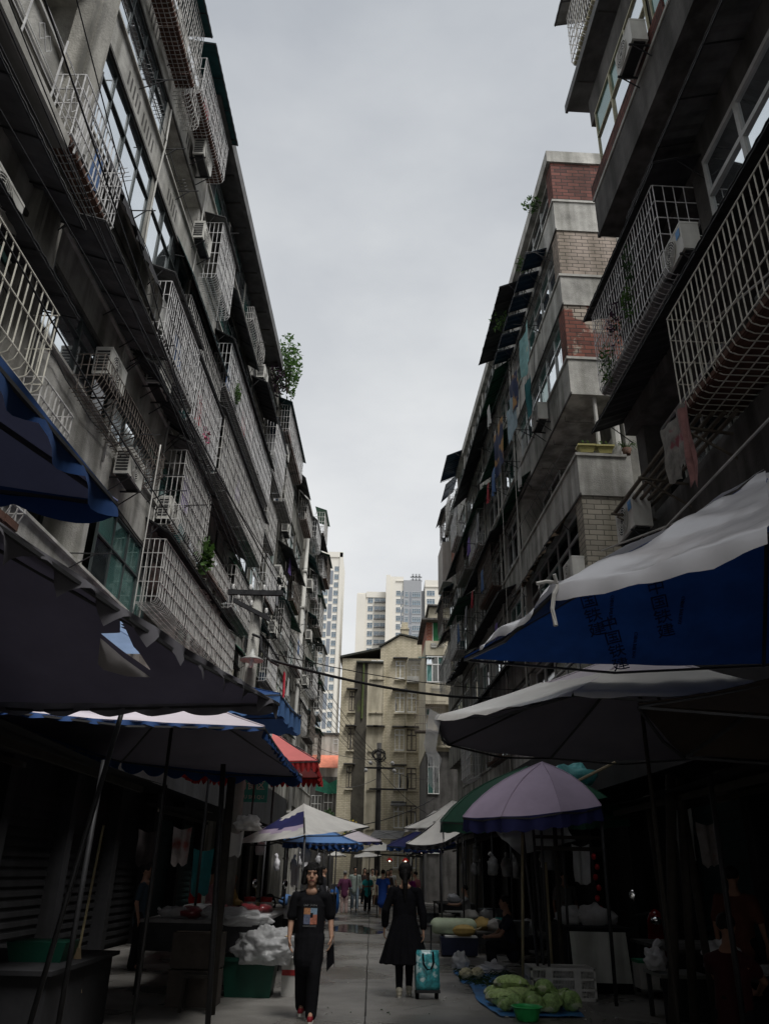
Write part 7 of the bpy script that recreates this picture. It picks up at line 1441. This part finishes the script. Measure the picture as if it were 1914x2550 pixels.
goods = [(2.75, 19.9, .42, PAPER, 'open white paper sack behind the seated man'), (2.4, 22.4, .5, PIPE, 'white foam tray on the second low table on the right'), (2.9, 22.6, .5, PLASC, 'heap of clear bags on the second low table'), (3.0, 20.8, .42, mat('teal_cloth_bundle', (.03, .22, .19), .7), 'teal cloth bundle among the paper sacks'), (2.45, 20.2, .42, mat('ochre_sack', (.36, .25, .09), .8), 'ochre sack on the low table by the gourd box'), (2.6, 29, .7, PLASW, 'white bag on the far right table'), (3.1, 18, .5, PLASC, 'plastic wrapped goods behind the seated man'), (-2.2, 22, .75, CANVBL, 'blue bag on the dark table at left'), (-1.8, 23.2, .75, PLASW, 'white bag on the dark table at left'), (-2.0, 27, .8, MEAT, 'red goods on the pale table at left'), (-1.9, 32, .8, PLASW, 'pale goods on the far left table')]
for i, (x, y, z, m, lb) in enumerate(goods): crumple('goods_bundle', lb, (x, y, z+.11), (.22, .2, .14), m, 'goods', .4, 70+i, 16)
crumple('goods_bundle', 'shiny blue sack with green band standing at the left of the crowd', (-1.62, 34.2, .45), (.2, .2, .5), mat('blue_sack', (.02, .09, .28), .35, .3, 4, .5, 7), 'sack', .25, 90, 16)
t = thing('bucket', 'grey-white plastic bucket at the feet of the seated vendor on the right', 'bucket', (2.1, 25.3, 0)); b = MB(); b.lathe([(.001, 0), (.2, 0), (.27, .5), (.28, .52), (.25, .5), (.19, .03), (.001, .03)], 20); b.build('pail', PIPE, t, True); b = MB(); b.tube([(.27*cos(a*.35), .27*sin(a*.35), .5-.12*sin(a*.35)) for a in range(10)], .01, 5); b.build('handle', DARKM, t, True)
EM = bpy.data.materials.new('lit_bulb'); EM.use_nodes = True; EM.node_tree.nodes['Principled BSDF'].inputs['Emission Color'].default_value = (1, .75, .55, 1); EM.node_tree.nodes['Principled BSDF'].inputs['Emission Strength'].default_value = 3
for i, (x, y, z) in enumerate(((.55, 36, 2.0), (1.15, 34, 1.98), (1.75, 33, 2.3))):
    t = thing('hanging_lamp', ['lit bulb with red shade furthest left above the crowd', 'lit bare bulb in the middle above the crowd', 'lit bulb with red shade on the right above the far stalls'][i], 'lamp', (x, y, z)); b = MB(); b.ball((0, 0, 0), .035, 10, 8); b.build('bulb', EM, t, True); b = MB(); b.lathe([(.03, .12), (.12, .04), (.14, .0)], 14); b.build('lamp_shade', mat('red_lamp_shade', (.35, .02, .02), .5, trans=.3), t, True); b = MB(); b.tube([(0, 0, .1), (0, 0, .5)], .006, 4); b.build('cord', DARKM, t, True)
b = MB(); rg = random.Random(77)
for i in range(130): x, y = rg.uniform(-1.1, 3.2), 11.2+rg.random()**2*22; r_ = rg.uniform(.012, .035); a_ = rg.uniform(0, 6); b.add([(x+r_*cos(a_+q*1.57)*rg.uniform(.5, 1), y+r_*sin(a_+q*1.57), .006+.012*(q % 2)) for q in range(4)], [(0, 1, 2, 3)], i % 3 == 0)
tag(b.build('litter', [mat('litter_white', (.5, .49, .46), .8), LEAFD]), 'small scraps of paper and leaf scattered on the street', 'litter', kind='stuff')

def copies(proto, places, label, cat, grp):
    for i, (x, y, z, a_, s_) in enumerate(places):
        o_ = proto if i == 0 else proto.copy()
        if i: C.objects.link(o_)
        o_.location = (x, y, z); o_.rotation_euler = (0, 0, a_); o_.scale = (s_, s_, s_); tag(o_, label, cat, grp)
rg = random.Random(55)
hb = crumple('hanging_bag', 'x', (0, 0, 0), (.13, .09, .2), PLASW, 'bag', .4, 101, 18, tie=True)
copies(hb, [(rg.choice((-2.6, -2.3, -2.0)), 19+i*1.7, 1.75+rg.uniform(-.2, .25), i, rg.uniform(.7, 1.2)) for i in range(8)], 'pale plastic bag hanging from the stall roofs along the left side', 'bag', 'pale bags hanging along the left stalls')
hb = crumple('hanging_bag', 'x', (0, 0, 0), (.12, .1, .2), mat('grey_film', (.3, .3, .3), .3, .3, 4, trans=.3), 'bag', .4, 102, 18, tie=True)
copies(hb, [(2.6+rg.uniform(0, .7), 15.5+i*1.9, 1.8+rg.uniform(-.2, .25), i, rg.uniform(.7, 1.2)) for i in range(8)], 'greyish plastic bag hanging from the dark roof along the right side', 'bag', 'greyish bags hanging along the right stalls')
b = MB(); b.tbox(-.28, .28, -.2, .2, 0, .3, .92); b.box(-.29, .29, -.21, .21, .27, .305)
cr_ = b.build('produce_crate', mat('faded_crate', (.12, .13, .14), .6, .3, 3))
copies(cr_, [(-2.2, 20.5, 0, .1, 1), (-2.2, 20.5, .31, .2, 1), (-1.9, 24.6, 0, .4, 1), (-1.8, 29.8, 0, .2, 1), (-1.8, 29.8, .31, .3, 1), (2.2, 26.8, 0, .2, 1), (2.3, 21.7, .0, 1.2, 1), (1.9, 30.9, 0, .3, 1), (2.7, 17.2, .5, .3, .9), (3.0, 22.9, .5, .4, .9)], 'faded grey-blue produce crate standing by the stalls', 'crate', 'faded crates by the stalls')
P_('man in dark jacket standing at the stalls on the left beside the crowd', (-1.75, 28.5, 0), PI/2, 1.68, STAND, DOWN, top=mat('dark_jacket', (.03, .03, .035), .9), bottom=BLK, hairstyle='short', sleeves=1.9)
P_('woman in rose top bending over a stall far down on the right', (1.75, 35.5, 0), -PI/2, 1.58, STAND, DOWN, top=mat('rose_top', (.30, .10, .12), .9, .2, 4), bottom=BLK, hairstyle='bun', sleeves=.7, lean=(0, -.1))
for i_ in range(2):
    tt_ = table('stall_table', ['dark trestle across the foot of the tan building, left half', 'dark trestle across the foot of the tan building, right half'][i_], -2.8+3*i_, -.3+3*i_, 54, 55.5, .8, CONCD, apron=.5)
P_('man in white vest far away in the middle of the street', (.75, 44, 0), 0, 1.7, walk(), DOWN, top=MATS['white_shirt'], bottom=BLK, hairstyle='short', sleeves=.4)
g = MB(); rg = random.Random(14)
for (x, y, L_, a_) in ((-.6, 14.2, 1.6, .1), (.9, 15.5, 1.3, -.2), (-.3, 18.2, 1.4, .05), (.3, 22, 1.5, 0.02), (.6, 11.9, .7, .9)):
    pts = [(x+L_*(i/10-.5)*cos(a_)+.03*noise.noise(Vector((i*.8, y, 0))), y+L_*(i/10-.5)*sin(a_)+.06*noise.noise(Vector((i*.7, x, 4)))) for i in range(11)]
    for (xa, ya), (xb, yb) in zip(pts, pts[1:]): g.quad((xa, ya-.006, .0045), (xb, yb-.006, .0045), (xb, yb+.006, .0045), (xa, ya+.006, .0045))
tag(g.build('street_crack', MATS['dark_joint_dirt']), kind='structure')
bpy.data.scenes.remove(TMP)
